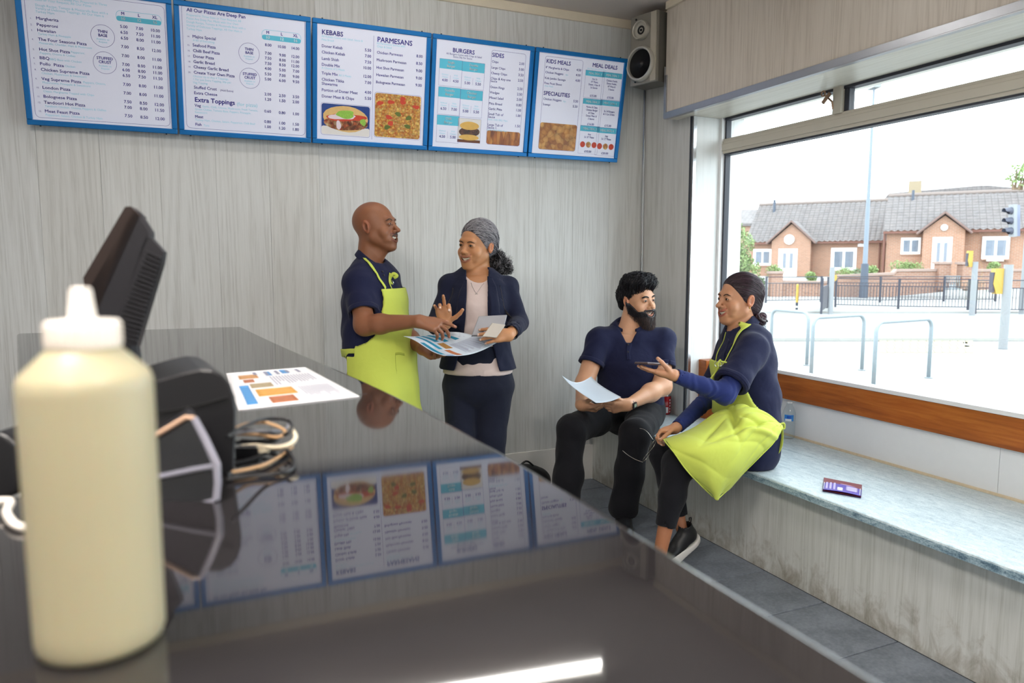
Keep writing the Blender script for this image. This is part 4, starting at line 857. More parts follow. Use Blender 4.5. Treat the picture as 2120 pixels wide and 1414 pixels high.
for k in range(9): y0 = 662 + k * 6.6; x0 = 1968 + k * 3.6; gquad([(x0, y0), (x0 + 9, y0), (x0 + 11, y0 + 3.2), (x0 + 1.5, y0 + 3.2)], M_line, 'dash', rm)
rm = thing('road_marking', 'shorter dashed white line across the road, towards the brick houses', 'road marking', tuple(on(1720, 678, 'z', ZG)), 'dashed crossing lines')
for k in range(7): y0 = 664 + k * 4.2; x0 = 1738 - k * 5; gquad([(x0, y0), (x0 + 8, y0), (x0 + 6, y0 + 2.2), (x0 - 2, y0 + 2.2)], M_line, 'dash', rm)
# bicycle racks
M_galv = mat('galvanised_steel', '757d81', .5, .1, var=.08)
for (pa, pb_, lb) in (((1595, 742), (1670, 756), 'steel bicycle rack partly hidden behind the seated woman'), ((1679, 778), (1784, 766), 'middle one of three steel bicycle racks outside'), ((1808, 798), (1922, 782), 'steel bicycle rack nearest the shop window on the right')):
    t = thing('bicycle_rack', lb, 'bicycle rack', tuple(on((pa[0] + pb_[0]) / 2, (pa[1] + pb_[1]) / 2, 'z', ZG)), 'bicycle racks outside the window')
    a, b = on(*pa, 'z', ZG), on(*pb_, 'z', ZG); H_ = .78; r = .12; u = unit(b - a); zz = np.array([0, 0, 1.0]); pts = [a - zz * .05, a + zz * (H_ - r)]
    for k in range(1, 6): th = math.pi / 2 * k / 6; pts.append(a + zz * (H_ - r + r * math.sin(th)) + u * r * (1 - math.cos(th)))
    pts.append(a + zz * H_ + u * r); pts.append(b + zz * H_ - u * r)
    for k in range(1, 6): th = math.pi / 2 * k / 6; pts.append(b + zz * (H_ - r + r * math.cos(th)) - u * r * (1 - math.sin(th)))
    pts += [b + zz * (H_ - r), b - zz * .05]; MB().tube(pts, .025, 10).build('hoop', M_galv, t, smooth=True)
    for q in (a, b): MB().lathe(q, [(.05, 0), (.05, .008), (.026, .01)], 14).build('foot_flange', M_galv, t)
# poles, posts
M_pole = mat('grey_painted_steel', '737577', .55, var=.04); M_dkpole = mat('slate_blue_steel', '3c434f', .5, var=.05); M_rail = mat('black_railing_paint', '2e2f38', .5, var=.05); M_yel = mat('yellow_box', '967b34', .5, var=.03); M_mark = mat('dark_button_panel', '33303a', .5)
def post(x, ytop, ybot, wpx, m, par, nm='post'):
    b = on(x - (ybot - ytop) * .0, ybot, 'z', ZG); d = (b - C0) @ FW; r = wpx / FPX * d / 2; zt = on(x, ytop, 'y', b[1])[2]
    MB().tube([b, [b[0], b[1], zt]], r, 16).build(nm, m, par, smooth=False); return b, d, r, zt
for (x, yt, yb, w_, bx, lb) in ((2076, 548, 722, 17, (-17, 592, 20, 52), 'nearest grey signal post with a yellow push-button box'), (2012, 542, 653, 11, (-10, 546, 10, 33), 'grey signal post with yellow push-button box in the middle of the railings'), (1719, 553, 650, 9.5, (8, 575, 6, 12), 'grey signal post beside the panelled railing, small box on its side')):
    t = thing('signal_post', lb, 'post', tuple(on(x, yb, 'z', ZG)), 'crossing signal posts'); b, d, r, zt = post(x, yt, yb, w_, M_pole, t)
    sd = 1 if bx[0] > 0 else -1; c = P(x + bx[0], bx[1] if bx[0] > 0 else bx[1] - 10, d); hw = bx[2] / FPX * d / 2; hh = bx[3] / FPX * d / 2
    c = np.array([b[0], b[1], 0]) + RT * (sd * (r + hw)) + [0, 0, c[2]]
    bx_ = MB().prism([c + RT * sd * (-hw) + [0, 0, -hh], c + RT * sd * hw * .3 + [0, 0, -hh], c + RT * sd * hw + [0, 0, -hh * .2], c + RT * sd * hw * .7 + [0, 0, hh], c + RT * sd * (-hw) + [0, 0, hh]], fh * .12); fixn(bx_.build('push_button_box', M_yel, t))
    MB().obox(c + RT * sd * hw * .9 + fh * .06 - [0, 0, hh * .1], RT * sd * hw * .18, fh * .05, (0, 0, hh * .8)).build('button_panel', M_mark, t)
# traffic light
tl_ = thing('traffic_light', 'traffic light with three black visors above the railings at the right edge', 'traffic light', tuple(on(2116, 648, 'z', ZG)))
b, d, r, zt = post(2114, 440, 650, 9, M_pole, tl_, 'pole'); cpt = P(2097, 457, d); MB().obox(cpt, RT * .05, fh * .12, UP * .48).build('backing_board', M_pole, tl_); MB().obox(cpt + RT * .1, RT * .05, fh * .1, UP * .46).build('signal_case', mat('grey_signal_case', '63677a', .5), tl_)
for k in range(3):
    c = cpt + UP * (.3 - .3 * k) - RT * .05; v = MB(); n = 14
    V = []
    for j, (l_, r_s, dr) in enumerate(((0, .11, 0), (.22, .1, -.02))):
        for q in range(n): a = math.pi * 2 * q / n; ll = l_ * (1 if math.sin(a) > -.2 else .35); V.append(c - RT * ll + fh * r_s * math.cos(a) + UP * (r_s * math.sin(a) - ll * .1))
    v.add(V, [(q, (q + 1) % n, n + (q + 1) % n, n + q) for q in range(n)]); v.build('visor', mat('visor_grey', '3c3e4a', .5), tl_)
    MB().lathe(c, [(.001, .0), (.1, .001)], 16, -RT).build('lens', M_mark, tl_)
# lamp post
lp = thing('street_lamp', 'tall street lamp with slate blue base beyond the road', 'street lamp', tuple(on(1787, 621, 'z', ZG)))
b = on(1787, 621, 'z', ZG); d = (b - C0) @ FW; e = np.array([b[0], b[1], 0]); m_ = d / FPX; z1 = P(1790, 546, d)[2]; z2 = P(1815, 195, d)[2]
MB().tube([b, e + [0, 0, z1]], [8.5 * m_, 7 * m_], 14).build('base_column', M_dkpole, lp); MB().tube([e + [0, 0, z1], e + [0, 0, z2]], [4.8 * m_, 2.2 * m_], 12).build('column', mat('pale_blue_steel', '646d78', .5), lp)
MB().obox(e + [0, 0, z2 + .1], RT * 8 * m_, fh * .3, (0, 0, 4.5 * m_)).build('lantern', mat('lantern_grey', '707474', .5), lp)
# bollard
bo = thing('bollard', 'yellow and black bollard in front of the brick garden wall', 'bollard', tuple(on(1649, 646, 'z', ZG)))
b = on(1649, 646, 'z', ZG); d = (b - C0) @ FW; m_ = d / FPX; e = np.array([b[0], b[1], ZG])
MB().lathe(e, [(2.6 * m_, 0), (2.6 * m_, 20 * m_)], 12).build('black_foot', M_rail, bo); MB().lathe(e, [(2.7 * m_, 20 * m_), (2.7 * m_, 55 * m_), (1.5 * m_, 58 * m_)], 12).build('yellow_sleeve', M_yel, bo); MB().lathe(e, [(2.8 * m_, 9 * m_), (2.8 * m_, 13 * m_)], 12).build('reflective_band', M_line, bo)
# railings
def railing(x0, y0, x1, y1, lb, nb, hgt=1.02, z_=ZG, dense=False):
    a, b = on(x0, y0, 'z', z_), on(x1, y1, 'z', z_); t = thing('railing', lb, 'railing', tuple((a + b) / 2), 'black street railings'); zz = np.array([0, 0, 1.0]); u = unit(b - a)
    for q in (a, b): MB().obox(q + zz * hgt / 2, u * .03, np.cross(u, zz) * .03, zz * hgt / 2).build('post', M_rail, t)
    for h in (hgt - .02, hgt - .25, .14): MB().obox((a + b) / 2 + zz * h, (b - a) / 2, np.cross(u, zz) * .012, zz * .014).build('rail', M_rail, t)
    base = None
    for k in range(1, nb):
        q = a + (b - a) * k / nb
        if base is None: base = MB().obox((0, 0, (hgt - .11) / 2), (.0065, 0, 0), (0, .0065, 0), (0, 0, (hgt - .39) / 2)).build('bar', M_rail, t); base.location = Vector(q); me_ = base.data
        else: o = bpy.data.objects.new('bar', me_); C.objects.link(o); o.parent = t; o.matrix_parent_inverse = Matrix.Translation(-t.location); o.location = Vector(q)
    return t
railing(1585, 630, 1699, 628, 'railing section behind the yellow bollard', 17)
railing(1729, 639, 1859, 643, 'near railing section right of the post with small box', 20)
railing(1859, 643, 2003, 645, 'near railing section between the black post and the middle signal post', 22)
railing(1722, 627, 1821, 629, 'far railing section behind the street lamp', 16)
railing(1821, 629, 1953, 627, 'far railing section in front of the low brick wall', 20)
railing(2018, 650, 2150, 651, 'railing section at the right edge below the traffic light', 19)
railing(1953, 627, 2060, 627, 'far railing section ending behind the yellow box', 16)
g = thing('panel_railing', 'dense black panelled railing seen end-on beside the small grey post', 'railing', tuple(on(1704, 640, 'z', ZG)))
a, b = on(1700, 650, 'z', ZG), on(1712, 641, 'z', ZG); u = unit(b - a); zz = np.array([0, 0, 1.0]); MB().obox(a + zz * .53, u * .03, np.cross(u, zz) * .03, zz * .53).build('post', M_rail, g); MB().obox(b + zz * .53, u * .03, np.cross(u, zz) * .03, zz * .53).build('post', M_rail, g)
MB().obox((a + b) / 2 + zz * .45, (b - a) / 2, np.cross(u, zz) * .015, zz * .36).build('panel', M_rail, g)
# ---------------------------------------------------------------- houses
def m_brick(name, ang, c1_, c2_, mortar, sc=1.0):
    t = NT(name); tc = t.new('ShaderNodeTexCoord'); mp = t.new('ShaderNodeMapping'); mp.inputs['Rotation'].default_value = (0, 0, -ang); t.lk(tc.outputs['Object'], mp.inputs['Vector'])
    sp = t.new('ShaderNodeSeparateXYZ'); t.lk(mp.outputs[0], sp.inputs[0]); cm = t.new('ShaderNodeCombineXYZ'); t.lk(sp.outputs['X'], cm.inputs['X']); t.lk(sp.outputs['Z'], cm.inputs['Y'])
    br = t.new('ShaderNodeTexBrick'); br.inputs['Scale'].default_value = 1.0 / sc; br.inputs['Brick Width'].default_value = .225; br.inputs['Row Height'].default_value = .075; br.inputs['Mortar Size'].default_value = .009
    for k, c in (('Color1', c1_), ('Color2', c2_), ('Mortar', mortar)): br.inputs[k].default_value = (*srgb(c), 1)
    t.lk(cm.outputs[0], br.inputs['Vector']); t.col(t.mix(t.math('MULTIPLY', t.noise(t.coord(), 2.5, 4), .35), br.outputs['Color'], '80675a')).rough(.85); return t.m
def m_roof(name, ang, c1_, c2_):
    t = NT(name); tc = t.new('ShaderNodeTexCoord'); mp = t.new('ShaderNodeMapping'); mp.inputs['Rotation'].default_value = (0, 0, -ang); t.lk(tc.outputs['Object'], mp.inputs['Vector'])
    n = t.noise(mp.outputs[0], 3.0, 5, .7); sp = t.new('ShaderNodeSeparateXYZ'); t.lk(mp.outputs[0], sp.inputs[0]); cm = t.new('ShaderNodeCombineXYZ'); t.lk(sp.outputs['X'], cm.inputs['X']); t.lk(sp.outputs['Z'], cm.inputs['Y'])
    br = t.new('ShaderNodeTexBrick', _offset=0.0); br.inputs['Scale'].default_value = 1.0; br.inputs['Brick Width'].default_value = .30; br.inputs['Row Height'].default_value = .17; br.inputs['Mortar Size'].default_value = .022
    for k, c in (('Color1', 'ffffff'), ('Color2', 'd8d0cc'), ('Mortar', '8a807c')): br.inputs[k].default_value = (*srgb(c), 1)
    t.lk(cm.outputs[0], br.inputs['Vector']); t.col(t.mix(.55, t.ramp(n, [(.3, c1_), (.7, c2_)]), br.outputs['Color'], 'MULTIPLY')).rough(.9); return t.m
M_frame = mat('white_upvc', 'f4f4f2', .4, var=.02); M_dkg = mat('dark_window_glass', '5c6470', .15, var=.3, vscale=3); M_gut = mat('brown_gutter', '5d3a2f', .6); M_curt = mat('net_curtain', '6c717a', .8, var=.08)
class House:
    def __init__(s, lb, x_ref, d_ref, deg, hue):
        a = math.radians(deg); s.e = unit(RT * math.cos(a) - fh * math.sin(a)); s.n = np.cross(s.e, (0, 0, 1.0)); s.n = -s.n if s.n @ fh > 0 else s.n   # outward, towards the shop
        s.q0 = P(x_ref, 547, d_ref); s.t = thing('bungalow', lb, 'house', (s.q0[0], s.q0[1], gz(d_ref)), 'brick bungalows across the road'); s.ang = math.atan2(s.e[1], s.e[0])
        s.brick = m_brick('brick_' + hue, s.ang, '94674f', '855c46', '8f8376'); s.roof = m_roof('pantile_' + hue, s.ang, '5b5757', '706b6a')
    def at(s, x, y, out=0.0): return onpl(x, y, s.q0 + s.n * out, s.n)
    def rect(s, x0, y0, x1, y1, out, th, m, nm, par=None, keepz=True):
        xm = (x0 + x1) / 2; a = s.at(x0, (y0 + y1) / 2, out); b = s.at(x1, (y0 + y1) / 2, out); zt = s.at(xm, y0, out)[2]; zb = s.at(xm, y1, out)[2]; c = (a + b) / 2; c[2] = (zt + zb) / 2
        return MB().obox(c - s.n * th / 2, s.e * (np.linalg.norm((b - a)[:2]) / 2), s.n * th / 2, np.array([0, 0, (zt - zb) / 2])).build(nm, m, par or s.t)
    def window(s, x0, y0, x1, y1, out, nm='window'):
        w = s.rect(x0, y0, x1, y1, out + .03, .1, M_frame, nm); dx = x1 - x0; dy = y1 - y0
        for a, b in ((.13, .45), (.55, .87)):
            s.rect(x0 + dx * a, y0 + dy * .16, x0 + dx * b, y1 - dy * .14, out + .045, .02, M_dkg, 'pane', w); s.rect(x0 + dx * (b - .1), y0 + dy * .18, x0 + dx * b, y1 - dy * .16, out + .052, .005, M_curt, 'curtain', w)
        s.rect(x0 - 1, y1, x1 + 1, y1 + 2.6, out + .06, .1, s.brick, 'sill', w)
    def door(s, x0, y0, x1, y1, out):
        d_ = s.rect(x0, y0, x1, y1, out + .03, .08, M_frame, 'front_door'); dx = x1 - x0; dy = y1 - y0
        for a, b in ((.24, .42), (.6, .78)): s.rect(x0 + dx * a, y0 + dy * .14, x0 + dx * b, y0 + dy * .62, out + .04, .01, M_curt, 'door_pane', d_)
        s.rect(x0 + dx * .3, y0 + dy * .7, x0 + dx * .7, y0 + dy * .72, out + .045, .01, M_galv, 'letter_box', d_)
def build_house(h, x0, x1, ye0, ye1, yr0, yr1, xr0, xr1, porch, ybase, depth=3.8):
    """x0..x1 wall extent; ye eaves rows left/right; yr ridge rows"""
    zt = (h.at(x0, ye0)[2] + h.at(x1, ye1)[2]) / 2; zb = h.at((x0 + x1) / 2, ybase)[2] - .4; a = h.at(x0, ye0); b = h.at(x1, ye1); a[2] = b[2] = zb
    hgt = zt - zb; L = b - a
    fixn(MB().prism([a, b, b - h.n * 8, a - h.n * 8], (0, 0, hgt)).build('wall', h.brick, h.t))
    # dentil course
    dn = MB(); k = int(np.linalg.norm(L) / .225)
    for i in range(k): c = a + L * (i + .5) / k; dn.obox([c[0] + h.n[0] * .03, c[1] + h.n[1] * .03, zt - .28], h.e * .05, h.n * .03, (0, 0, .04))
    dn.build('dentil_course', h.brick, h.t, kind='stuff')
    # roof: solve ridge height from its image row at the ridge plane
    rz = onpl((xr0 + xr1) / 2, (yr0 + yr1) / 2, h.q0 - h.n * depth, h.n)[2]; ov = .3; ea = a + h.n * ov - h.e * .15; eb = b + h.n * ov + h.e * .15; slope = (rz - zt) / (depth)
    V = []; F = []; nc = int(np.linalg.norm(eb - ea) / .30) * 4; nr = 22
    for j in range(nr + 1):
        for st in (0, 1):
            tt = min(1, (j + st * .98) / nr) if st else j / nr
            base = zt - slope * ov + (rz - zt + slope * ov) * tt; ysh = -(depth + ov) * tt
            for i in range(nc + 1):
                ph = i / 4 * 2 * math.pi; p = ea + (eb - ea) * i / nc + h.n * ysh; V.append([p[0], p[1], base + .035 * math.sin(ph) + (0.02 if st == 0 else .0) + .06])
            if j == nr and st == 0: break
        if j == nr: break
    rows = len(V) // (nc + 1)
    for j in range(rows - 1):
        for i in range(nc): q = j * (nc + 1) + i; F.append((q, q + 1, q + nc + 2, q + nc + 1))
    obj('roof', V, F, h.roof, h.t, smooth=True)
    fixn(MB().prism([ea - h.n * (depth + ov) + [0, 0, rz - ea[2]], eb - h.n * (depth + ov) + [0, 0, rz - eb[2]], b - h.n * 8.3 + [0, 0, hgt], a - h.n * 8.3 + [0, 0, hgt]], (0, 0, -.1)).build('rear_roof', h.roof, h.t))
    rp = [ea - h.n * (depth + ov) + [0, 0, rz - ea[2] + .08], eb - h.n * (depth + ov) + [0, 0, rz - eb[2] + .08]]; MB().tube(rp, .13, 8).build('ridge_tiles', mat('ridge_tile', '6b605b', .9), h.t)
    MB().obox((ea + eb) / 2 + h.n * .06 + [0, 0, zt - ea[2] - slope * ov - .02], (eb - ea) / 2, h.n * .06, (0, 0, .06)).build('gutter', M_gut, h.t)
    for sgn, q in ((-1, a), (1, b)):
        MB().add([q + [0, 0, hgt], q - h.n * 8 + [0, 0, hgt], q - h.n * depth + [0, 0, rz - zb]], [(0, 1, 2)]).build('gable', h.brick, h.t)
    # porch
    px0, px1, pe, pax, pay, pyb = porch; po = .9
    A = h.at(px0, pe, po); B = h.at(px1, pe, po); ap = h.at(pax, pay, po); pz = (A[2] + B[2]) / 2; zb2 = zb; A[2] = B[2] = zb2; mid = (A + B) / 2
    fixn(MB().prism([A, B, B + [0, 0, pz - zb2 - .05], mid + [0, 0, ap[2] - zb2 - .1], A + [0, 0, pz - zb2 - .05]], -h.n * po).build('porch_wall', h.brick, h.t))
    for s_, q in ((-1, A), (1, B)):
        e0_ = q + h.e * s_ * .3 + h.n * .2 + [0, 0, pz - zb2 - .22]; r0 = mid + h.n * .2 + [0, 0, ap[2] - zb2 + .05]; bk_ = -h.n * (po + 2.6)
        fixn(MB().prism([e0_, r0, r0 + bk_, e0_ + bk_], (0, 0, .1)).build('porch_roof', h.roof, h.t)); MB().tube([e0_ + h.n * .02, r0 + h.n * .02], .06, 6).build('verge', mat('red_brown_verge', '64504a', .8), h.t)
    return zt, rz, po
hl = House('brick bungalow on the left, white door under a pointed porch', 1690, 46.5, 30, 'left')
zt, rz, po = build_house(hl, 1549, 1833, 498, 493, 428, 417, 1542, 1832, (1598, 1679, 497, 1639, 460, 578), 588)
hl.window(1559.5, 515.5, 1597, 549.5, 0); hl.door(1611, 515, 1650, 580, po); hl.window(1720, 513, 1773, 560, 0); hl.rect(1776, 504, 1792, 510.5, .05, .05, M_frame, 'name_plate'); MB().lathe(hl.at(1634, 496, po + .04), [(.32, 0), (.3, .06), (.1, .09)], 18, hl.n).build('porch_lamp', M_frame, hl.t)
for x in (1822,): a = hl.at(x, 500, .08); b = hl.at(x, 575, .08); MB().tube([a, [a[0], a[1], b[2]]], .05, 8).build('downpipe', M_gut, hl.t)
a = onpl(1603, 432, hl.q0 - hl.n * 3, hl.n); MB().tube([a - [0, 0, .3], a + [0, 0, .6]], .09, 8).build('roof_vent', M_dkpole, hl.t)
hr = House('brick bungalow on the right, nearer, white door under its pointed porch', 1980, 38.6, 29, 'right')
zt, rz, po = build_house(hr, 1836, 2170, 476.5, 467, 409, 397, 1836, 2150, (1912, 1999, 475, 1957, 442, 570), 585)
hr.window(1865, 492, 1906, 526, 0); hr.door(1929, 491, 1970, 572, po); hr.window(2033, 489.5, 2090, 536, .15); MB().lathe(hr.at(1955, 471, po + .04), [(.17, 0), (.15, .08)], 14, hr.n).build('porch_lamp', M_frame, hr.t); a = hr.at(1832, 479, .1); b = hr.at(1830, 560, .1); MB().tube([a, [a[0], a[1], b[2]]], .06, 8).build('downpipe', M_gut, hr.t)
hr.rect(2042, 536, 2078, 541, .35, .35, mat('planter_grey', 'a9a39a', .8), 'window_planter')
a = onpl(1890, 412, hr.q0 - hr.n * 3.2, hr.n); MB().tube([a - [0, 0, .3], a + [0, 0, .5]], .07, 8).build('roof_vent', M_dkpole, hr.t)
a = onpl(1894, 395, hr.q0 - hr.n * 4.6, hr.n); MB().obox(a, hr.e * .34, hr.n * .3, (0, 0, .55)).build('chimney', mat('buff_chimney', '80735f', .9), hr.t)
bh = House('pale tiled roof of a house farther back on the right', 2000, 56, 24, 'far')
zb = 0.3; rr = [onpl(x, y, bh.q0 - bh.n * 0, bh.n) for x, y in ((1815, 430), (2140, 425), (2140, 392), (2050, 384), (2028, 384), (1840, 400))]
fixn(MB().prism(rr, -bh.n * 6).build('roof', bh.roof, bh.t)); a = bh.at(1800, 440); b = bh.at(2180, 440); a[2] = b[2] = .4; fixn(MB().prism([a, b, b - bh.n * 6, a - bh.n * 6], (0, 0, 4.2)).build('wall', bh.brick, bh.t))
a = onpl(1518, 470, P(1518, 470, 60), fh); fb = thing('distant_house', 'pale tiled house end showing left of the bungalows', 'house', (a[0], a[1], .5)); MB().obox([a[0], a[1], 2.5], RT * 3.0, fh * 3, (0, 0, 2)).build('wall', hl.brick, fb); fixn(MB().prism([a * [1, 1, 0] + RT * s_ * 3.3 + fh * q + [0, 0, z_] for s_, q, z_ in ((-1, -3.2, 4.3), (1, -3.2, 4.3), (1, 0, 5.6), (-1, 0, 5.6))], (0, 0, .2)).build('roof', hl.roof, fb))
# garden walls
def gwall(pts_top, pts_bot, d, lb, hue, pill=()):
    t = thing('garden_wall', lb, 'wall', tuple(P(pts_bot[0][0], pts_bot[0][1], d))); q0 = P(1720, 600, d); n_ = -fh; br = m_brick(hue, math.atan2(RT[1], RT[0]), '84604f', '785443', '8a7d72')
    T = [onpl(x, y, q0, n_) for x, y in pts_top]; B_ = [onpl(x, y + 6, q0, n_) for x, y in pts_bot]; fixn(MB().prism(T + B_[::-1], fh * .25).build('wall_body', br, t))
    for p, q in zip(T[:-1], T[1:]): MB().obox((p + q) / 2 + fh * .12 + [0, 0, .03], (q - p) / 2, fh * .17, (0, 0, .05)).build('coping', mat('pink_coping', '857269', .85), t)
    for (x, y0, y1) in pill: a = onpl(x, y0, q0, n_); b = onpl(x, y1, q0, n_); MB().obox((a + b) / 2, RT * .24, fh * .2, (0, 0, (a[2] - b[2]) / 2)).build('pillar', br, t); MB().obox(a + [0, 0, .04], RT * .28, fh * .26, (0, 0, .05)).build('pillar_cap', mat('pink_coping'), t)
    return t
gwall([(1600, 584), (1700, 586), (1736, 583)], [(1600, 627), (1736, 620)], 31, 'low brick garden wall behind the yellow bollard', 'garden_brick_a', [(1605, 566, 620), (1550, 572, 610)])
gwall([(1736, 573), (1850, 568), (1856, 561), (1955, 560)], [(1736, 618), (1955, 598)], 30.6, 'brick garden wall stepping up past the street lamp', 'garden_brick_b', [(1950, 546, 600)])
gwall([(2000, 562), (2040, 561), (2150, 560)], [(2000, 596), (2150, 588)], 30.2, 'brick garden wall behind the traffic light', 'garden_brick_c', [(1998, 547, 598)])
gt = thing('garden_gate', 'pale metal garden gate between the brick pillars', 'gate', tuple(P(1972, 600, 30)))
for k in range(8): x = 1958 + k * 4; a, b = P(x, 572, 30), P(x, 600, 30); MB().obox((a + b) / 2, RT * .012, fh * .012, (0, 0, (a[2] - b[2]) / 2)).build('gate_bar', M_galv, gt)
for y in (572, 598): a, b = P(1956, y, 30), P(1988, y, 30); MB().obox((a + b) / 2, (b - a) / 2, fh * .02, (0, 0, .02)).build('gate_rail', M_galv, gt)
# plants
def m_leaf(name, a, b): 
    t = NT(name); t.col(t.mix(t.noise(t.coord(), 3, 2), a, b)).rough(.6); t.b.inputs['Transmission Weight'].default_value = 0; return t.m
LG = m_leaf('light_green_leaves', '556b33', '7d8d5b'); LD = m_leaf('dull_green_leaves', '4d5f40', '6d7c60'); M_bark = mat('bark', '6b5a48', .9)
def bush(name, lb, cat, pts, rad, n, m, leaf=.09, seed=1, stem=None, group=None):
    t = thing(name, lb, cat, tuple(np.array(pts[0]) * [1, 1, 0] + [0, 0, min(p[2] for p in pts) - rad]), group); r = np.random.default_rng(seed); V = []; F = []
    c = np.array(pts)[r.integers(0, len(pts), n)]; o_ = r.normal(size=(n, 3)); o_ /= np.linalg.norm(o_, axis=1, keepdims=True); q = c + o_ * rad * r.uniform(.45, 1.05, (n, 1)) ** .7
    a = r.normal(size=(n, 3)); a /= np.linalg.norm(a, axis=1, keepdims=True); b = np.cross(a, r.normal(size=(n, 3))); b /= np.linalg.norm(b, axis=1, keepdims=True); s_ = leaf * r.uniform(.6, 1.3, (n, 1))
    V = np.stack([q - a * s_, q + b * s_ * .5, q + a * s_, q - b * s_ * .5], 1).reshape(-1, 3); F = np.arange(4 * n).reshape(-1, 4); obj('leaves', V, F, m, t, kind='stuff')
    z0 = min(p[2] for p in pts) - rad * 1.1
    sm = MB()
    for p in pts[:6]: sm.tube([[p[0] * .5 + pts[0][0] * .5, p[1] * .5 + pts[0][1] * .5, stem if stem is not None else z0], p], [rad * .06 + .02, .015], 6)
    sm.build('stems', M_bark, t)
bush('tree', 'pale green tree at the left edge of the window', 'tree', [P(x, y, 33) for x, y in ((1512, 480), (1505, 520), (1532, 505), (1500, 560), (1530, 545), (1545, 560))], .62, 5200, LG, .07, 3, gz(33))
for k, (x, y, n_) in enumerate(((1490, 590, 5), (1530, 590, 4), (1568, 584, 4))): bush('shrub', ['dull green shrub low at the left edge of the window', 'dull green shrub above the seated woman', 'dull green shrub beside the low brick pillar'][k], 'shrub', [P(x + RNG.uniform(-7, 7), y + RNG.uniform(-6, 8), 32) for _ in range(n_)], .34, 1500, LD, .06, 10 + k, group='shrubs left of the bungalows')
for k, (x, y, w_, lb) in enumerate(((1605, 562, 8, 'small bush on the brick pillar by the left bungalow door'), (1678, 574, 5, 'bright green bush in front of the left bungalow porch'), (1740, 566, 16, 'flowering bush under the left bungalow window'), (1775, 570, 14, 'low bush left of the street lamp'), (1808, 560, 6, 'bush by the downpipe of the left bungalow'), (1868, 553, 14, 'flower bed shrub left half below the small right window'), (1890, 556, 12, 'flower bed shrub next to the right bungalow porch'), (2058, 552, 5, 'small plant in the planter under the right window'))):
    bush('garden_bush', lb, 'bush', [P(x + RNG.uniform(-w_, w_), y + RNG.uniform(-3, 4), 33.5) for _ in range(5)] + [P(x, y, 33.5) * [1, 1, 0] + [0, 0, gz(33.5) + .15]], .3 if w_ > 6 else .22, 900, LG if k != 3 else LD, .045, 30 + k, group='front garden bushes')
bush('tree_branch', 'leafy branch hanging in at the upper right corner of the window', 'branch', [P(x, y, 14) for x, y in ((2105, 350), (2118, 362), (2095, 372), (2130, 345), (2150, 360), (2112, 378))], .12, 260, LG, .04, 50)

SRGB_GAIN[0] = 1.0
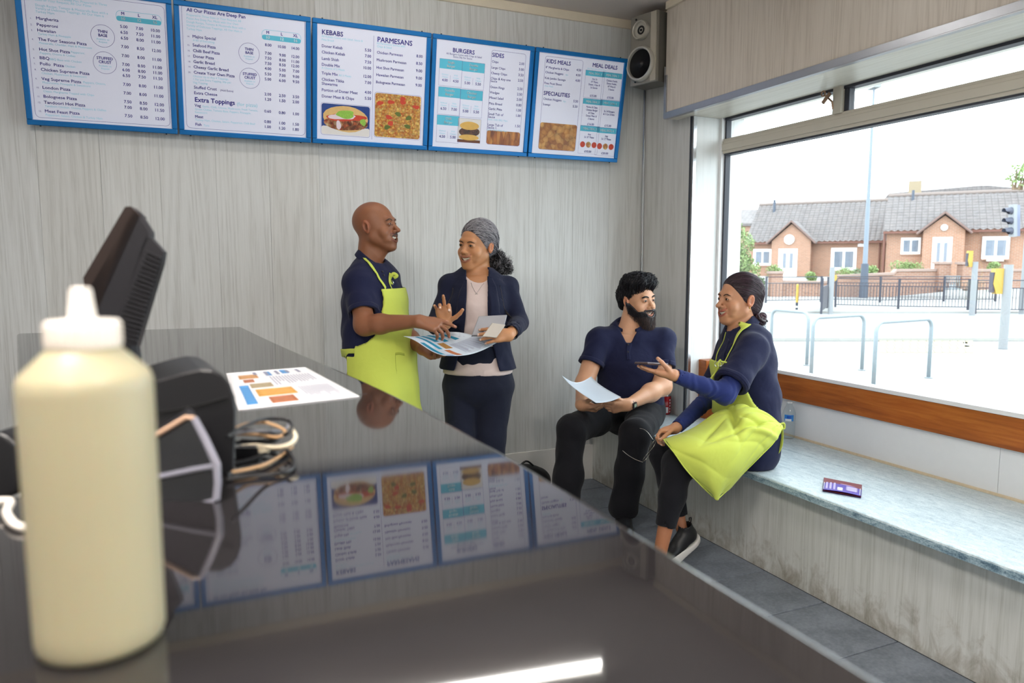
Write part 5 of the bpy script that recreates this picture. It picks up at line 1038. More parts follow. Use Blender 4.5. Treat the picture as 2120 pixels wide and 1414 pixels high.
# ================================================================ people: shared modelling tools
Z3 = np.array([0, 0, 1.0])
def frame(f, u=Z3):
    f = unit(f); s = unit(np.cross(f, u)); u = np.cross(s, f); return np.stack([s, f, u], 1)   # columns: right, forward, up
def loc(p, c, R, sc=1.0): return ((p - np.array(c, np.float32)) @ R.astype(np.float32)) / np.float32(sc)
def wrl(q, c, R, sc=1.0): return np.array(c) + (R @ (np.array(q, float) * sc))
def head_sdf(p, o):
    ax = np.abs(p[:, 0]); q = np.stack([ax, p[:, 1], p[:, 2]], 1)
    jw = o.get('jaw', 1.0); ch = o.get('chin', 0.0); mo = o.get('open', 1.0)
    d = ell(p, (0, -.012, .026), (.076, .098, .090 * o.get('top', 1.0)))
    d = smin(d, ell(p, (0, .026, -.030), (.060 * jw, .064, .078)), .03)
    d = smin(d, cap(q, (.047 * jw, .004, -.055), (.016, .066, -.098 - ch), .020, .017), .028)
    d = smin(d, ell(p, (0, .074, -.104 - ch), (.021, .017, .015)), .018)
    d = smin(d, ell(q, (.043, .060, -.032), (.022, .020, .018)), .018)
    d = smin(d, cap(p, (-.036, .078, .020), (.036, .078, .020), .010 + o.get('brow', 0), .010 + o.get('brow', 0)), .014)
    d = smax(d, -ell(q, (.031, .097, .001), (.017, .014, .0105)), .010)
    nl = o.get('nose', 1.0)
    d = smin(d, cap(p, (0, .082, .010), (0, .082 + .027 * nl, -.029), .0075, .0105), .009)
    d = smin(d, ell(p, (0, .084 + .028 * nl, -.033), (.0125, .011, .0095)), .005)
    d = smin(d, ell(q, (.0135, .097, -.037), (.0085, .011, .0075)), .005)
    d = smax(d, -ell(q, (.0068, .106, -.0425), (.0035, .006, .003)), .002)
    d = smin(d, ell(p, (0, .078, -.068), (.036, .022, .028)), .018)
    sm = 11.0 * o.get('smile', 1.0); mw = o.get('mw', .030)
    zz = p[:, 2] + .069 - sm * p[:, 0] ** 2
    m = np.stack([p[:, 0], p[:, 1], zz], 1)
    d = smin(d, cap(q, (.046, .060, -.046), (.040, .062, -.064), .018, .015), .014)
    d = smax(d, -cap(q, (.018, .106, -.040), (.042, .085, -.074), .0026, .0034), .007)
    lipc = .0975 - 9.5 * p[:, 0] ** 2
    lw = np.clip(1 - (ax / mw) ** 2, 0, 1); sq = np.sqrt(lw); ta = .45 + .55 * sq
    d = smin(d, np.sqrt((p[:, 1] - lipc) ** 2 + (zz - .0070 * mo * sq - .001) ** 2 + np.maximum(ax - mw, 0) ** 2) - .0036 * ta, .004)
    d = smin(d, np.sqrt((p[:, 1] - lipc + .0012) ** 2 + (zz + .0085 * mo * sq) ** 2 + np.maximum(ax - mw + .001, 0) ** 2) - .0048 * ta, .004)
    if mo > 0: d = smax(d, -ell(m, (0, .0975, -.0004), (mw - .0015, .024, .0060 * mo)), .0012)
    # eyelids
    d = smin(d, ell(q, (.031, .0775, .0), (.0150, .0145, .0125)), .004)
    sl = np.stack([ax, p[:, 1], p[:, 2] + .0002 + 14 * (ax - .031) ** 2 * o.get('squint', 1.0)], 1)
    d = smax(d, -ell(sl, (.031, .094, 0), (.0150, .0105, o.get('slit', .0032) * 1.25)), .0012)
    # ears
    e = np.stack([ax, (p[:, 1] + .012) * .97 + (p[:, 2] + .006) * .2, (p[:, 2] + .006) * .97 - (p[:, 1] + .012) * .2], 1)
    ear = ell(e, (.078, 0, 0), (.0085, .0175, .0305)); ear = smax(ear, -ell(e, (.0875, .001, .002), (.0085, .0115, .0205)), .0025); ear = smin(ear, ell(e, (.079, .010, -.004), (.005, .004, .006)), .003)
    return smin(d, ear, .006)
class Head:
    def __init__(s, c, f, u, sc=1.0, **o): s.c = np.array(c, float); s.R = frame(f, u); s.sc = sc; s.o = o
    def l(s, p): return loc(p, s.c, s.R, s.sc)
    def w(s, q): return wrl(q, s.c, s.R, s.sc)
    def fn(s, p): return head_sdf(s.l(p), s.o) * s.sc
    def bbox(s, m=.15): return s.c - m * s.sc, s.c + m * s.sc
def head_paint(H, base, lip, extra=None):
    base = np.array(srgb(base)); lip = np.array(srgb(lip))
    def f(V):
        q = H.l(V); c = np.repeat(base[None], len(V), 0)
        n = wr(q, (60, 70, 80), 3)[:, None]; c = c * (1 + .05 * n)
        ax = np.abs(q[:, 0]); zz = q[:, 2] + .069 - 11.0 * q[:, 0] ** 2 * H.o.get('smile', 1.0); mo = H.o.get('open', 1)
        face = (q[:, 1] > .05)
        lipm = face & (ax < .033) & (np.abs(zz) < .0135 * max(mo, .6) + .003) & (q[:, 1] > .078)
        w = np.clip(1 - (np.abs(np.abs(zz) - .009 * mo) / .008), 0, 1)[:, None] * lipm[:, None]; c = c * (1 - w) + lip * w
        inside = face & (ax < .031) & (np.abs(zz) < .0068 * mo) & (q[:, 1] < .0915 - 9.5 * q[:, 0] ** 2); c[inside] = (.05, .008, .008)
        red = np.clip(1 - np.linalg.norm((np.stack([ax, q[:, 1], q[:, 2]], 1) - [.043, .075, -.035]) / [.025, .03, .02], axis=1), 0, 1)[:, None] * .25; c = c * (1 - red) + c * [1.12, .85, .8] * red
        nb = np.clip(1 - np.linalg.norm((q - [0, .11, -.034]) / [.02, .02, .014], axis=1), 0, 1)[:, None] * .3; c = c * (1 - nb) + c * [1.1, .85, .78] * nb
        er = (ax > .074) & (np.abs(q[:, 1] + .012) < .022) & (np.abs(q[:, 2] + .006) < .034); c[er] *= [1.08, .88, .85]; ei = np.linalg.norm((np.stack([ax, q[:, 1], q[:, 2]], 1) - [.080, -.008, -.008]) / [.006, .009, .014], axis=1) < 1; c[ei] *= .62  # ear tinted redder; shade of the inner hollow painted in
        es = np.clip(1 - np.linalg.norm((np.stack([ax, q[:, 1], q[:, 2]], 1) - [.031, .092, -.002]) / [.02, .02, .012], axis=1), 0, 1)[:, None] * .38; c = c * (1 - es * [.75, 1, 1])
        sl = np.stack([ax, q[:, 1], q[:, 2] + .0002 + 14 * (ax - .031) ** 2 * H.o.get('squint', 1.0)], 1); e_ = ell(sl, (.031, .094, 0), (.0150, .0105, H.o.get('slit', .0032) * 1.25)); lash = (e_ < .0020) & (sl[:, 2] > .0002) & (q[:, 1] > .075); c[lash] *= .22; lash = (e_ < .0016) & (q[:, 1] > .075); c[lash] *= .6
        if extra is not None: c = extra(q, c)
        return c
    return f
def m_skin(name, rough=.46):
    t = NT(name); a = t.new('ShaderNodeVertexColor'); a.layer_name = 'Col'; n = t.noise(t.coord(), 260, 3); c = t.mix(t.math('MULTIPLY', n, .16), a.outputs['Color'], (0.09, .03, .015)); t.col(c).rough(rough)
    t.b.inputs['Subsurface Weight'].default_value = .12; t.b.inputs['Subsurface Radius'].default_value = (.012, .004, .002); t.b.inputs['Subsurface Scale'].default_value = .5; t.b.inputs['Specular IOR Level'].default_value = .45
    t.bump(t.noise(t.coord(), 700, 2), .12, .001); return t.m
M_skin = m_skin('skin')
M_eye = mat('eye_white', 'ddd5cc', .15, var=0); M_iris = mat('dark_iris', '1c0f0a', .1, var=0); M_tooth = mat('teeth_enamel', 'efe6d6', .25, var=.03)
def cloth(name, col, rough=.88, sheen=.06, var=.08, bscale=900, bstr=.3, vscale=12, fold=7.0):
    t = NT(name); c = np.array(srgb(col)); n = t.noise(t.coord(), vscale, 4); t.col(t.mix(n, tuple(c * (1 - var)), tuple(np.minimum(c * (1 + var), 1)))).rough(rough)
    t.b.inputs['Sheen Weight'].default_value = sheen; t.b.inputs['Sheen Roughness'].default_value = .5; t.b.inputs['Specular IOR Level'].default_value = .25
    t.bump(t.math('ADD', t.math('MULTIPLY', t.noise(t.coord(), bscale, 2), .35), t.math('ADD', t.math('MULTIPLY', t.noise(t.coord(), 26, 2, .4, .5), 2.0), t.math('MULTIPLY', t.noise(t.coord(), 8.5, 2, .4, .7), fold))), bstr, .004); return t.m
M_polo = cloth('navy_pique_cotton', '181c3a'); M_lime = cloth('lime_apron_cotton', 'c3cf5a', .9, .1, .05, bstr=.28, fold=6.0); M_limed = cloth('lime_stitching', 'a3b045'); M_suit = cloth('navy_suit_wool', '131830', .85, .06)
M_blouse = cloth('pale_pink_silk', 'cfbdb8', .55, .2, .03); M_navyt = cloth('navy_trouser_cloth', '141829', .88); M_blackt = cloth('black_denim', '111117', .85, .06, .15); M_under = cloth('royal_blue_jersey', '1d2a62', .8, .08)
def eyes(H, par, look=(0, 1, 0), iris=M_iris):
    L = unit(look)
    for sx in (-1, 1):
        c = H.w((sx * .031, .0783, -.0003)); r = .0122 * H.sc; e = MB().lathe(c - H.R[:, 2] * r, [(r * math.sin(a), r - r * math.cos(a)) for a in np.linspace(.02, math.pi - .02, 12)], 18, H.R[:, 2], cap=True).build('eyeball', M_eye, par, smooth=True)
        g = H.R @ L; MB().lathe(c + g * r * .93, [(.0062 * H.sc, 0), (.0054 * H.sc, .0009), (.001, .0014)], 16, g).build('iris', iris, e, smooth=True)
def teeth(H, par, lower=False):
    def f(p):
        q = H.l(p); zz = q[:, 2] + .069 - 11.0 * q[:, 0] ** 2 * H.o.get('smile', 1.0); mo = H.o.get('open', 1)
        u = ell(np.stack([q[:, 0], q[:, 1] + 8 * q[:, 0] ** 2, zz - .0022 * mo], 1), (0, .0855, 0), (.0295, .0095, .0058)); g = np.abs(((q[:, 0] / .0066) % 1) - .5); u = u + .0007 * np.clip(1 - g * 9, 0, 1)
        if lower: l_ = ell(np.stack([q[:, 0], q[:, 1] + 8 * q[:, 0] ** 2, zz + .0050 * mo], 1), (0, .080, 0), (.024, .0085, .0036)); u = np.minimum(u, l_)
        return u * H.sc
    lo, hi = H.w((0, .08, -.062)) - .035, H.w((0, .08, -.062)) + .035
    return sdfobj('teeth', nets(f, lo, hi, .0011), M_tooth, par)
def brows(H, fn, par, m, w=.006, y=0.0):
    for sx in (-1, 1):
        pts = [H.w((sx * a, b, c + y)) for a, b, c in ((.012, .09, .0155), (.024, .092, .0205), (.036, .088, .0215), (.047, .076, .0155))]
        v = ribbon(fn, pts, H.R[:, 2], np.array([.6, 1, .9, .25]) * w * H.sc, .0016, .0022, 5, 2); obj('eyebrow', *v, m, par, smooth=True)
def hand(W, d, n, sgn, size=1.0, curl=((.25, .3, .2),) * 4, spread=(.10, .03, -.04, -.12), thumb=(.8, .75, .25, .25), th_curl=.25, plen=.088):
    """list of (a, b, ra, rb, k) capsules; palm normal n points out of the palm"""
    W = np.array(W, float); d = unit(d); n = unit(np.array(n, float) - d * (np.array(n, float) @ d)); s = np.cross(d, n) * sgn; S_ = size; segs = []; nails = []
    offs = (.030, .0105, -.0095, -.0275); lens = (.073, .081, .075, .058); rad = (.0088, .0090, .0086, .0076)
    for i in range(4):
        k = W + d * (plen - (.004, 0, .004, .012)[i]) * S_ + s * offs[i] * S_ - n * .002 * S_
        segs.append((W + s * offs[i] * .5 * S_ + d * .005, k, .0155 * S_, (rad[i] + .0035) * S_, .012))
        dd = unit(d * math.cos(spread[i]) + s * math.sin(spread[i])); ang = 0; p = k; r0 = rad[i] * S_
        for j, fr in enumerate((.45, .30, .25)):
            ang += curl[i][j]; v = dd * math.cos(ang) + n * math.sin(ang); q = p + v * lens[i] * fr * S_; r1 = r0 * (.93, .9, .88)[j]; segs.append((p, q, r0, r1, .004)); bk = -n * math.cos(ang) + dd * math.sin(ang)
            if j == 2: nails.append((q - v * .004 * S_ + bk * r1 * .8, r1))
            p = q; r0 = r1
    segs.append((W + s * .004 * S_ + d * .02 * S_, W + s * .02 * S_ + d * .06 * S_, .017 * S_, .015 * S_, .015)); segs.append((W - s * .008 * S_ + d * .02 * S_, W - s * .018 * S_ + d * .06 * S_, .016 * S_, .014 * S_, .015))
    b = W + d * .018 * S_ + s * .020 * S_ + n * .004; a_s, a_d, a_n, _ = thumb; v = unit(s * a_s + d * a_d + n * a_n); r0 = .0135 * S_
    for j, L_ in enumerate((.044, .034, .027)):
        if j: v = unit(v * math.cos(th_curl) + (d * .75 - s * .5 + n * .25) * math.sin(th_curl))
        q = b + v * L_ * S_; r1 = (.0108, .0095, .0082)[j] * S_; segs.append((b, q, r0, r1, .008 if j == 0 else .004)); b = q; r0 = r1
    nails.append((b - v * .003 - n * r0 * .6, r0)); return segs, nails
def seg_fn(p, segs):
    d = None
    for a, b, ra, rb, k in segs: e = cap(p, a, b, ra, rb); d = e if d is None else smin(d, e, k)
    return d
def seg_box(segs, m=.02):
    A = np.array([x for s in segs for x in (s[0], s[1])]); R_ = max(max(s[2], s[3]) for s in segs); return A.min(0) - R_ - m, A.max(0) + R_ + m
def limb_paint(base, nails=(), nailc=None, palm=None):
    base = np.array(srgb(base))
    def f(V):
        c = np.repeat(base[None], len(V), 0) * (1 + .05 * wr(V, (50, 60, 55), 5)[:, None])
        if palm is not None:
            h, n = palm; w = np.clip(1.2 - np.linalg.norm(V - h, axis=1) / .10, 0, 1)[:, None]; c = c * (1 - w) + c * [1.12, 1.0, .95] * w
        if nailc is not None:
            for q, r in nails: w = np.linalg.norm(V - q, axis=1) < r * .95; c[w] = srgb(nailc)
        return c
    return f
class Body:
    """collects skin pieces into one continuous mesh"""
    def __init__(s): s.v = []; s.f = []; s.c = []
    def add(s, vf, paint): V, F = vf; s.f.append(F + sum(len(x) for x in s.v)); s.v.append(V); s.c.append(paint(V.astype(np.float32)))
    def build(s, name, par):
        V = np.concatenate(s.v); o = obj(name, V, np.concatenate(s.f), M_skin, par, smooth=True); a = o.data.color_attributes.new('Col', 'FLOAT_COLOR', 'POINT'); c = np.ones((len(V), 4), np.float32); c[:, :3] = np.concatenate(s.c); a.data.foreach_set('color', c.ravel()); return o
def strands(name, V, flow, n, L, m, par, w=.0006, lift=.004, curl=.0, cf=300, seg=7, seed=0, mask=None, kind='stuff', out=None, hug=None):
    """fine hair strands rooted on points V following the direction field flow(p)"""
    r = np.random.default_rng(seed)
    if mask is not None: V = V[mask(V)]
    if not len(V): return
    p = V[r.integers(0, len(V), n)].astype(np.float32) + r.normal(size=(n, 3)).astype(np.float32) * .001; ph = r.uniform(0, 6.28, (n, 1)).astype(np.float32); LL = L * r.uniform(.6, 1.2, (n, 1)).astype(np.float32)
    if hug is not None: p = p - out(p) * (hug(p) - w * .8)[:, None]
    P_ = [p.copy()]
    for k in range(seg):
        f = flow(p); f /= np.linalg.norm(f, axis=1, keepdims=True) + 1e-9; up = out(p) if out is not None else np.zeros_like(p)
        
        if hug is not None: f = f - up * (f * up).sum(1, keepdims=True); f /= np.linalg.norm(f, axis=1, keepdims=True) + 1e-9
        sd = np.cross(f, up + 1e-3); sd /= np.linalg.norm(sd, axis=1, keepdims=True) + 1e-9; t = (k + 1) / seg
        p = p + f * LL / seg + up * lift * (.5 - t) * 2 / seg + (sd * np.sin(ph + cf * t) + up * np.cos(ph + cf * t)) * curl
        if hug is not None: p = p - up * (hug(p) - w * .8 - lift * r.uniform(0, 1, n))[:, None]
        P_.append(p.copy())
    P_ = np.stack(P_, 1); T = np.gradient(P_, axis=1); T /= np.linalg.norm(T, axis=2, keepdims=True) + 1e-9; a = np.cross(T, r.normal(size=(n, 1, 3))); a /= np.linalg.norm(a, axis=2, keepdims=True) + 1e-9; b = np.cross(T, a)
    wd = w * np.linspace(1, .35, seg + 1)[None, :, None]; ring = np.stack([P_ + (a * math.cos(x) + b * math.sin(x)) * wd for x in (0, 2.09, 4.19)], 2)
    VV = ring.reshape(-1, 3); i0 = (np.arange(n)[:, None] * (seg + 1) + np.arange(seg)[None]).reshape(-1) * 3; F = np.concatenate([np.stack([i0 + k, i0 + (k + 1) % 3, i0 + 3 + (k + 1) % 3, i0 + 3 + k], 1) for k in range(3)])
    return obj(name, VV, F, m, par, smooth=True, kind=kind)
def locks(nm, *a, **k): return strands(nm, *a, **k)
def m_hair(name, a, b, rough=.4, sc=(1, 1, 1)):
    t = NT(name); n = t.noise(t.coord(sc), 120, 3, .6); t.col(t.ramp(n, [(.35, a), (.65, b)])).rough(rough); t.b.inputs['Specular IOR Level'].default_value = .5; return t.m
def collar(par, c, up, fwd, r, h, drop, m, gap=.5, out_=.022, flat=(1.0, 1.1), tip=.03, n=36, nm='collar'):
    """folded shirt collar: stand rises h around the neck, leaf falls drop outside"""
    up = unit(up); f = unit(np.array(fwd) - up * (np.array(fwd) @ up)); s = np.cross(f, up); prof = []
    V = []; F = []; K = 6
    for i in range(n + 1):
        a = gap + (2 * math.pi - 2 * gap) * i / n; w = max(0, math.cos(a)) ** 3; dr = drop + tip * w
        e = (f * math.cos(a) * flat[1] + s * math.sin(a) * flat[0]); bk = .006 * (1 - math.cos(a))
        z0 = np.array(c) + up * (bk * 2 - .012 * max(0, math.cos(a)))
        pr = [(r, -.004), (r - .003, h * .6), (r - .001, h), (r + .006, h + .002), (r + out_ * .6, h - dr * .5), (r + out_, h - dr)]
        for (rr, zz) in pr: V.append(z0 + e * rr + up * zz)
    for i in range(n):
        for k in range(K - 1): q = i * K + k; F.append((q, q + 1, q + K + 1, q + K))
    o = obj(nm, V, F, m, par, smooth=True); md = o.modifiers.new('s', 'SOLIDIFY'); md.thickness = .0022; md.offset = 0; md2 = o.modifiers.new('u', 'SUBSURF'); md2.levels = 1; md2.render_levels = 1; return o
def pose_dirs(): return RT, fh, Z3
PX = 1 / FPX
# ================================================================ standing bald man in the lime apron
A = thing('person', 'bald man in navy polo and lime apron, standing and laughing, pointing at a menu', 'person', tuple(P(784, 1000, 3.55) * [1, 1, 0]))
dA = 3.55; fA = unit(RT * math.cos(.33) - fh * math.sin(.33)); sA = np.cross(fA, Z3)
SKA = '8f5d41'
HA = Head(P(777, 468, 3.5), RT * .965 - fh * .25 + Z3 * .10, Z3 - RT * .10, 1.02, jaw=1.08, chin=.004, top=.97, open=1.75, mw=.030, brow=.002, nose=1.0, slit=.0010, smile=1.1)
nbA = P(764, 548, 3.53)
def skinA(p):
    d = HA.fn(p); q = HA.l(p)
    nk = eseg(p, HA.w((0, -.028, -.045)), nbA, (.054, .056), (.062, .060), sA)
    d = smin(d, nk, .022); d = smin(d, cap(p, HA.w((0, .045, -.105)), HA.w((0, .0, -.13)), .018, .035), .03)
    return d
bA = Body(); lo, hi = HA.bbox(.155); lo = np.minimum(lo, nbA - .10); hi = np.maximum(hi, nbA + .10)
def exA(q, c):
    st = (np.abs(q[:, 0]) < .036) & (q[:, 1] > .075) & (q[:, 2] < -.043) & (q[:, 2] > -.057); c[st] = c[st] * .62 + np.array([.03, .028, .028]) * .3; st2 = (q[:, 2] < -.078) & (q[:, 1] > .03); c[st2] *= .9; return c
hvA = nets(skinA, lo, hi, .0020); bA.add(hvA, head_paint(HA, SKA, '7a3f33', exA))
shR, elR, wrR = P(742, 588, 3.42), P(755, 673, 3.34), P(866, 665, 3.22)
shL, elL, wrL = P(800, 595, 3.70), P(838, 692, 3.64), P(874, 722, 3.45)
hdR = unit(P(905, 676, 3.21) - wrR)
segR, nlR = hand(wrR, hdR + RT * .1, -Z3 * .75 + fh * .55 + RT * .1, +1, 1.04, curl=((.12, .12, .1), (.55, .5, .3), (.75, .6, .3), (.85, .6, .3)), spread=(.06, .02, -.03, -.06), thumb=(.5, .85, .2, 0), th_curl=.15)
segR += [(shR, elR, .052, .045, .03), (elR, elR + (wrR - elR) * .3, .046, .045, .03), (elR + (wrR - elR) * .3, wrR, .044, .027, .02)]
segL, nlL = hand(wrL, P(905, 738, 3.41) - wrL, Z3 * .85 - fh * .3 + RT * .1, -1, 1.02, curl=((.5, .9, .6), (.55, .95, .6), (.6, 1.0, .6), (.65, 1.0, .6)), thumb=(.35, .9, .45, 0), th_curl=.1)
segL += [(shL, elL, .05, .045, .03), (elL, elL + (wrL - elL) * .35, .045, .043, .03), (elL + (wrL - elL) * .35, wrL, .042, .027, .02)]
for sg, nl, wri in ((segR, nlR, wrR), (segL, nlL, wrL)):
    l_, h_ = seg_box(sg, .008); bA.add(nets(lambda p, sg=sg: seg_fn(p, sg), l_, h_, .0028), limb_paint(SKA, nl, 'b88470'))
secA = [(P(764, 556, dA), (.085, .075)), (P(770, 578, dA), (.172, .108)), (P(773, 622, dA), (.185, .130)), (P(777, 690, dA), (.178, .146)), (P(780, 728, dA), (.172, .142)), (P(783, 775, dA), (.178, .135))]
def torsoA(p, g=0.): return loft(p, [(c, (r[0] + g, r[1] + g)) for c, r in secA], sA, .035)
bA.add(nets(lambda p: torsoA(p, -.012), P(690, 540, 3.9).clip(-9, 9) * 0 + np.min([c for c, _ in secA], 0) - .22, np.max([c for c, _ in secA], 0) + .22, .012), limb_paint(SKA))
bodyA = bA.build('body', A)
eyes(HA, A, (-.1, 1, -.1)); teeth(HA, A, True); brows(HA, skinA, A, mat('grey_brow_hair', '4a3a33', .8), .005)
v = ribbon(skinA, [HA.w(q) for q in ((-.030, .09, -.060), (-.015, .1, -.051), (0, .105, -.049), (.015, .1, -.051), (.030, .09, -.060))], HA.R[:, 2], .0055, .0018, .0022, 5, 2); obj('moustache', *v, mat('moustache_hair', '4d4340', .8), A, smooth=True)
hemP = P(754, 633, 3.38)
def shirtA(p):
    d = torsoA(p); arm = chain(p, [shR + [0, 0, .0], elR], [.070, .064], .02); armL = chain(p, [shL, elL], [.066, .060], .02)
    ua = unit(elR - shR); arm = smax(arm, plane(p, shR + ua * .150, ua), .004); ul = unit(elL - shL); armL = smax(armL, plane(p, shL + ul * .16, ul), .004)
    d = smin(d, arm, .03); d = smin(d, armL, .03); d = smin(d, cap(p, nbA - Z3 * .035, shR + Z3 * .0, .058, .060), .03); d = smin(d, cap(p, nbA - Z3 * .035, shL, .058, .055), .03)
    d = smin(d, ell(p, P(738, 583, 3.44), (.07, .07, .06)), .03)
    d = d + .0085 * wr(p, (14, 14, 10), 11) * np.clip((p[:, 2] - .7) * 3, 0, 1)
    d = smax(d, -eseg(p, P(764, 560, 3.53), P(775, 520, 3.5), (.060, .056), (.064, .06), sA), .006)
    ax_ = unit(elR - shR); t = (p - shR) @ ax_.astype(np.float32); inner = cap(p, shR, elR, .058, .053); d = smax(d, -smax(inner, -(t - .12).astype(np.float32), .002), .002)
    bot = P(780, 735, dA)[2]; return smax(d, bot - p[:, 2], .006)
allp = np.array([c for c, _ in secA] + [shR, elR, shL, elL]); lo, hi = allp.min(0) - .22, allp.max(0) + .2
SHA = sdfobj('polo_shirt', nets(shirtA, lo, hi, .0055), M_polo, A)
collar(A, P(765, 545, 3.53), Z3 * .93 + fA * .36, fA, .063, .030, .034, M_polo, gap=.42, out_=.016, flat=(1.02, 1.0), tip=.022)
# sleeve band
def band(fn, cen, axis, rad, wd, m, par, nm='sleeve_band', off=.002):
    a = unit(axis); u = unit(np.cross(a, (0, 0, 1) if abs(a[2]) < .9 else (1, 0, 0))); w = np.cross(a, u); pts = [np.array(cen) + (u * math.cos(t) + w * math.sin(t)) * rad for t in np.linspace(0, 2 * math.pi, 24, endpoint=False)]
    pts = pts + [pts[0]]; V, F = ribbon(fn, pts, a, wd, off, .003, 2, 3); return obj(nm, V, F, m, par, smooth=True)
band(shirtA, shR + unit(elR - shR) * .138, elR - shR, .066, .022, M_polo, A)
# trousers
hipA = P(783, 770, dA); kz = .50
def legs(p, hip, s_, f_, m, toe=0.0, rad=(.098, .070, .060), knee_f=.02, foot=None):
    d = None
    for sx in (-1, 1):
        h0 = hip + s_ * .088 * sx - Z3 * .03; k0 = np.array([h0[0], h0[1], kz]) + f_ * knee_f; a0 = np.array([h0[0], h0[1], .07]) + s_ * sx * .01
        e = chain(p, [h0, k0, a0], [rad[0], rad[1], rad[2]], .03); d = e if d is None else smin(d, e, .02)
    return d
def trouA(p):
    d = smin(legs(p, hipA, sA, fA, 1), eseg(p, hipA + Z3 * .07, hipA - Z3 * .02, (.165, .132), (.172, .130), sA), .03)
    d = d + .005 * wr(p, (18, 18, 9), 21); return smax(d, p[:, 2] - (hipA[2] + .12), .004)
sdfobj('trousers', nets(trouA, np.array([hipA[0] - .3, hipA[1] - .3, .03]), np.array([hipA[0] + .3, hipA[1] + .3, hipA[2] + .14]), .009), M_navyt, A)
def shoe(par, heel, f_, m=None, sole=None, L=.27, nm='shoe', up=Z3):
    f_ = unit(f_); s_ = np.cross(f_, up); h = np.array(heel, float)
    def fn(p):
        q = np.stack([(p - h) @ s_, (p - h) @ f_, (p - h) @ np.array(up, float)], 1).astype(np.float32)
        d = ell(q, (0, .07, .045), (.043, .085, .045)); d = smin(d, ell(q, (0, .175, .035), (.047, .095, .032)), .03); d = smin(d, cap(q, (0, .03, .05), (0, .035, .10), .040, .038), .02); d = smax(d, .016 - q[:, 2], .004); return smax(d, q[:, 2] - .098, .004)
    def fs(p):
        q = np.stack([(p - h) @ s_, (p - h) @ f_, (p - h) @ np.array(up, float)], 1).astype(np.float32)
        d = smin(ell(q, (0, .06, .0), (.044, .082, .09)), ell(q, (0, .175, .0), (.050, .098, .09)), .03); return smax(smax(d, q[:, 2] - .022, .003), -q[:, 2] + .0, .003)
    lo = h - .3; hi = h + .3; s = sdfobj(nm, nets(fn, lo, hi, .006), m or M_black, par); sdfobj('sole', nets(fs, lo, hi, .006), sole or M_black, s); return s
for sx in (-1, 1): shoe(A, np.array([hipA[0], hipA[1], 0]) + sA * .1 * sx - fA * .07, fA)
# apron: bib, skirt, strap, ties, pocket
apb = P(845, 836, 3.5)[2] - .16
def apronA(p):
    g = .009 + np.clip(1.0 - p[:, 2], 0, .5) * .10
    sk = loft(p, [(P(780, 700, dA), (.178, .150)), (P(784, 740, dA), (.180, .150)), (P(790, 800, dA), (.185, .150)), (P(797, 880, dA), (.19, .152)), (P(800, 960, dA), (.19, .15))], sA, .05)
    sk = sk + .010 * np.sin((p @ sA.astype(np.float32)) * 38 + 2.2 * np.sin(p[:, 2] * 5)) * np.clip((.95 - p[:, 2]) * 3, 0, 1) + .004 * wr(p, (14, 14, 6), 31)
    body = smin(torsoA(p), sk, .02) + .0025 * wr(p, (20, 20, 10), 33)
    d = np.abs(body - .011) - .0046
    y = (p - P(780, 700, dA)) @ fA; x = (p - P(780, 700, dA)) @ sA; z = p[:, 2]
    zt = P(820, 596, dA)[2]; zw = P(770, 728, dA)[2]
    # front region: the bib narrows towards the top, the skirt wraps to the hips
    wtop = .105; wbib = wtop + np.clip((zt - z) / (zt - zw), 0, 1) ** 2.2 * .14
    reg = np.maximum(np.where(x < 0, -x * .6, x) - wbib, z - zt); reg = np.where(z < zw, -(y + .045), np.maximum(reg, -(y - .0)))
    d = smax(d, reg.astype(np.float32), .003); return smax(d, (apb - z).astype(np.float32), .003)
sdfobj('apron', nets(apronA, P(780, 700, dA) * [1, 1, 0] + [-.3, -.3, apb - .02], P(780, 700, dA) * [1, 1, 0] + [.3, .3, P(820, 585, dA)[2] + .02], .0042), M_lime, A)
V, F = ribbon(shirtA, [P(738, 514, 3.53), P(743, 522, 3.49), P(751, 533, 3.46), P(768, 549, 3.42), P(790, 572, 3.40), P(806, 594, 3.40)], unit(RT * .6 + Z3 * .8), .022, .006, .003); obj('neck_strap', V, F, M_lime, A, smooth=True)
V, F = ribbon(shirtA, [P(822, 560, 3.45), P(826, 575, 3.43), P(830, 596, 3.43)], unit(RT), .018, .008, .003); obj('neck_strap', V, F, M_lime, A, smooth=True)
kn = snap(shirtA, np.array([P(824, 568, 3.45)]), .008)[0][0]
MB().tube(catmull([kn, kn + RT * .012 + Z3 * .014, kn + RT * .028 + Z3 * .004, kn + RT * .014 - Z3 * .006], 6), [.008] * 18 + [.008], 8).tube(catmull([kn, kn - RT * .006 - Z3 * .02, kn + RT * .004 - Z3 * .036], 6), .006, 8).build('strap_knot', M_lime, A, smooth=True)
MB().tube([kn - Z3 * .03 + RT * .011 * math.cos(a) + Z3 * .011 * math.sin(a) for a in np.linspace(0, 6.28, 14)[:-1]], .0018, 6, closed=True).build('buckle_ring', M_chrome, A)
wsp = lambda p: np.minimum(shirtA(p), trouA(p))
V, F = ribbon(wsp, [P(714, 727, 3.62), P(717, 727, 3.5), P(730, 726, 3.42), P(745, 727, 3.39)], Z3, .022, .006, .003); obj('waist_tie', V, F, M_lime, A, smooth=True)
V, F = ribbon(apronA, [P(818, 733, 3.4), P(819, 760, 3.4), P(821, 795, 3.4)], RT, .0025, .001, .001, 8, 1); obj('pocket_seam', V, F, M_limed, A, smooth=True)
V, F = ribbon(apronA, [P(818, 733, 3.4), P(832, 731, 3.4), P(846, 733, 3.42)], Z3, .012, .0012, .0015, 8, 2); obj('pocket_hem', V, F, M_limed, A, smooth=True)
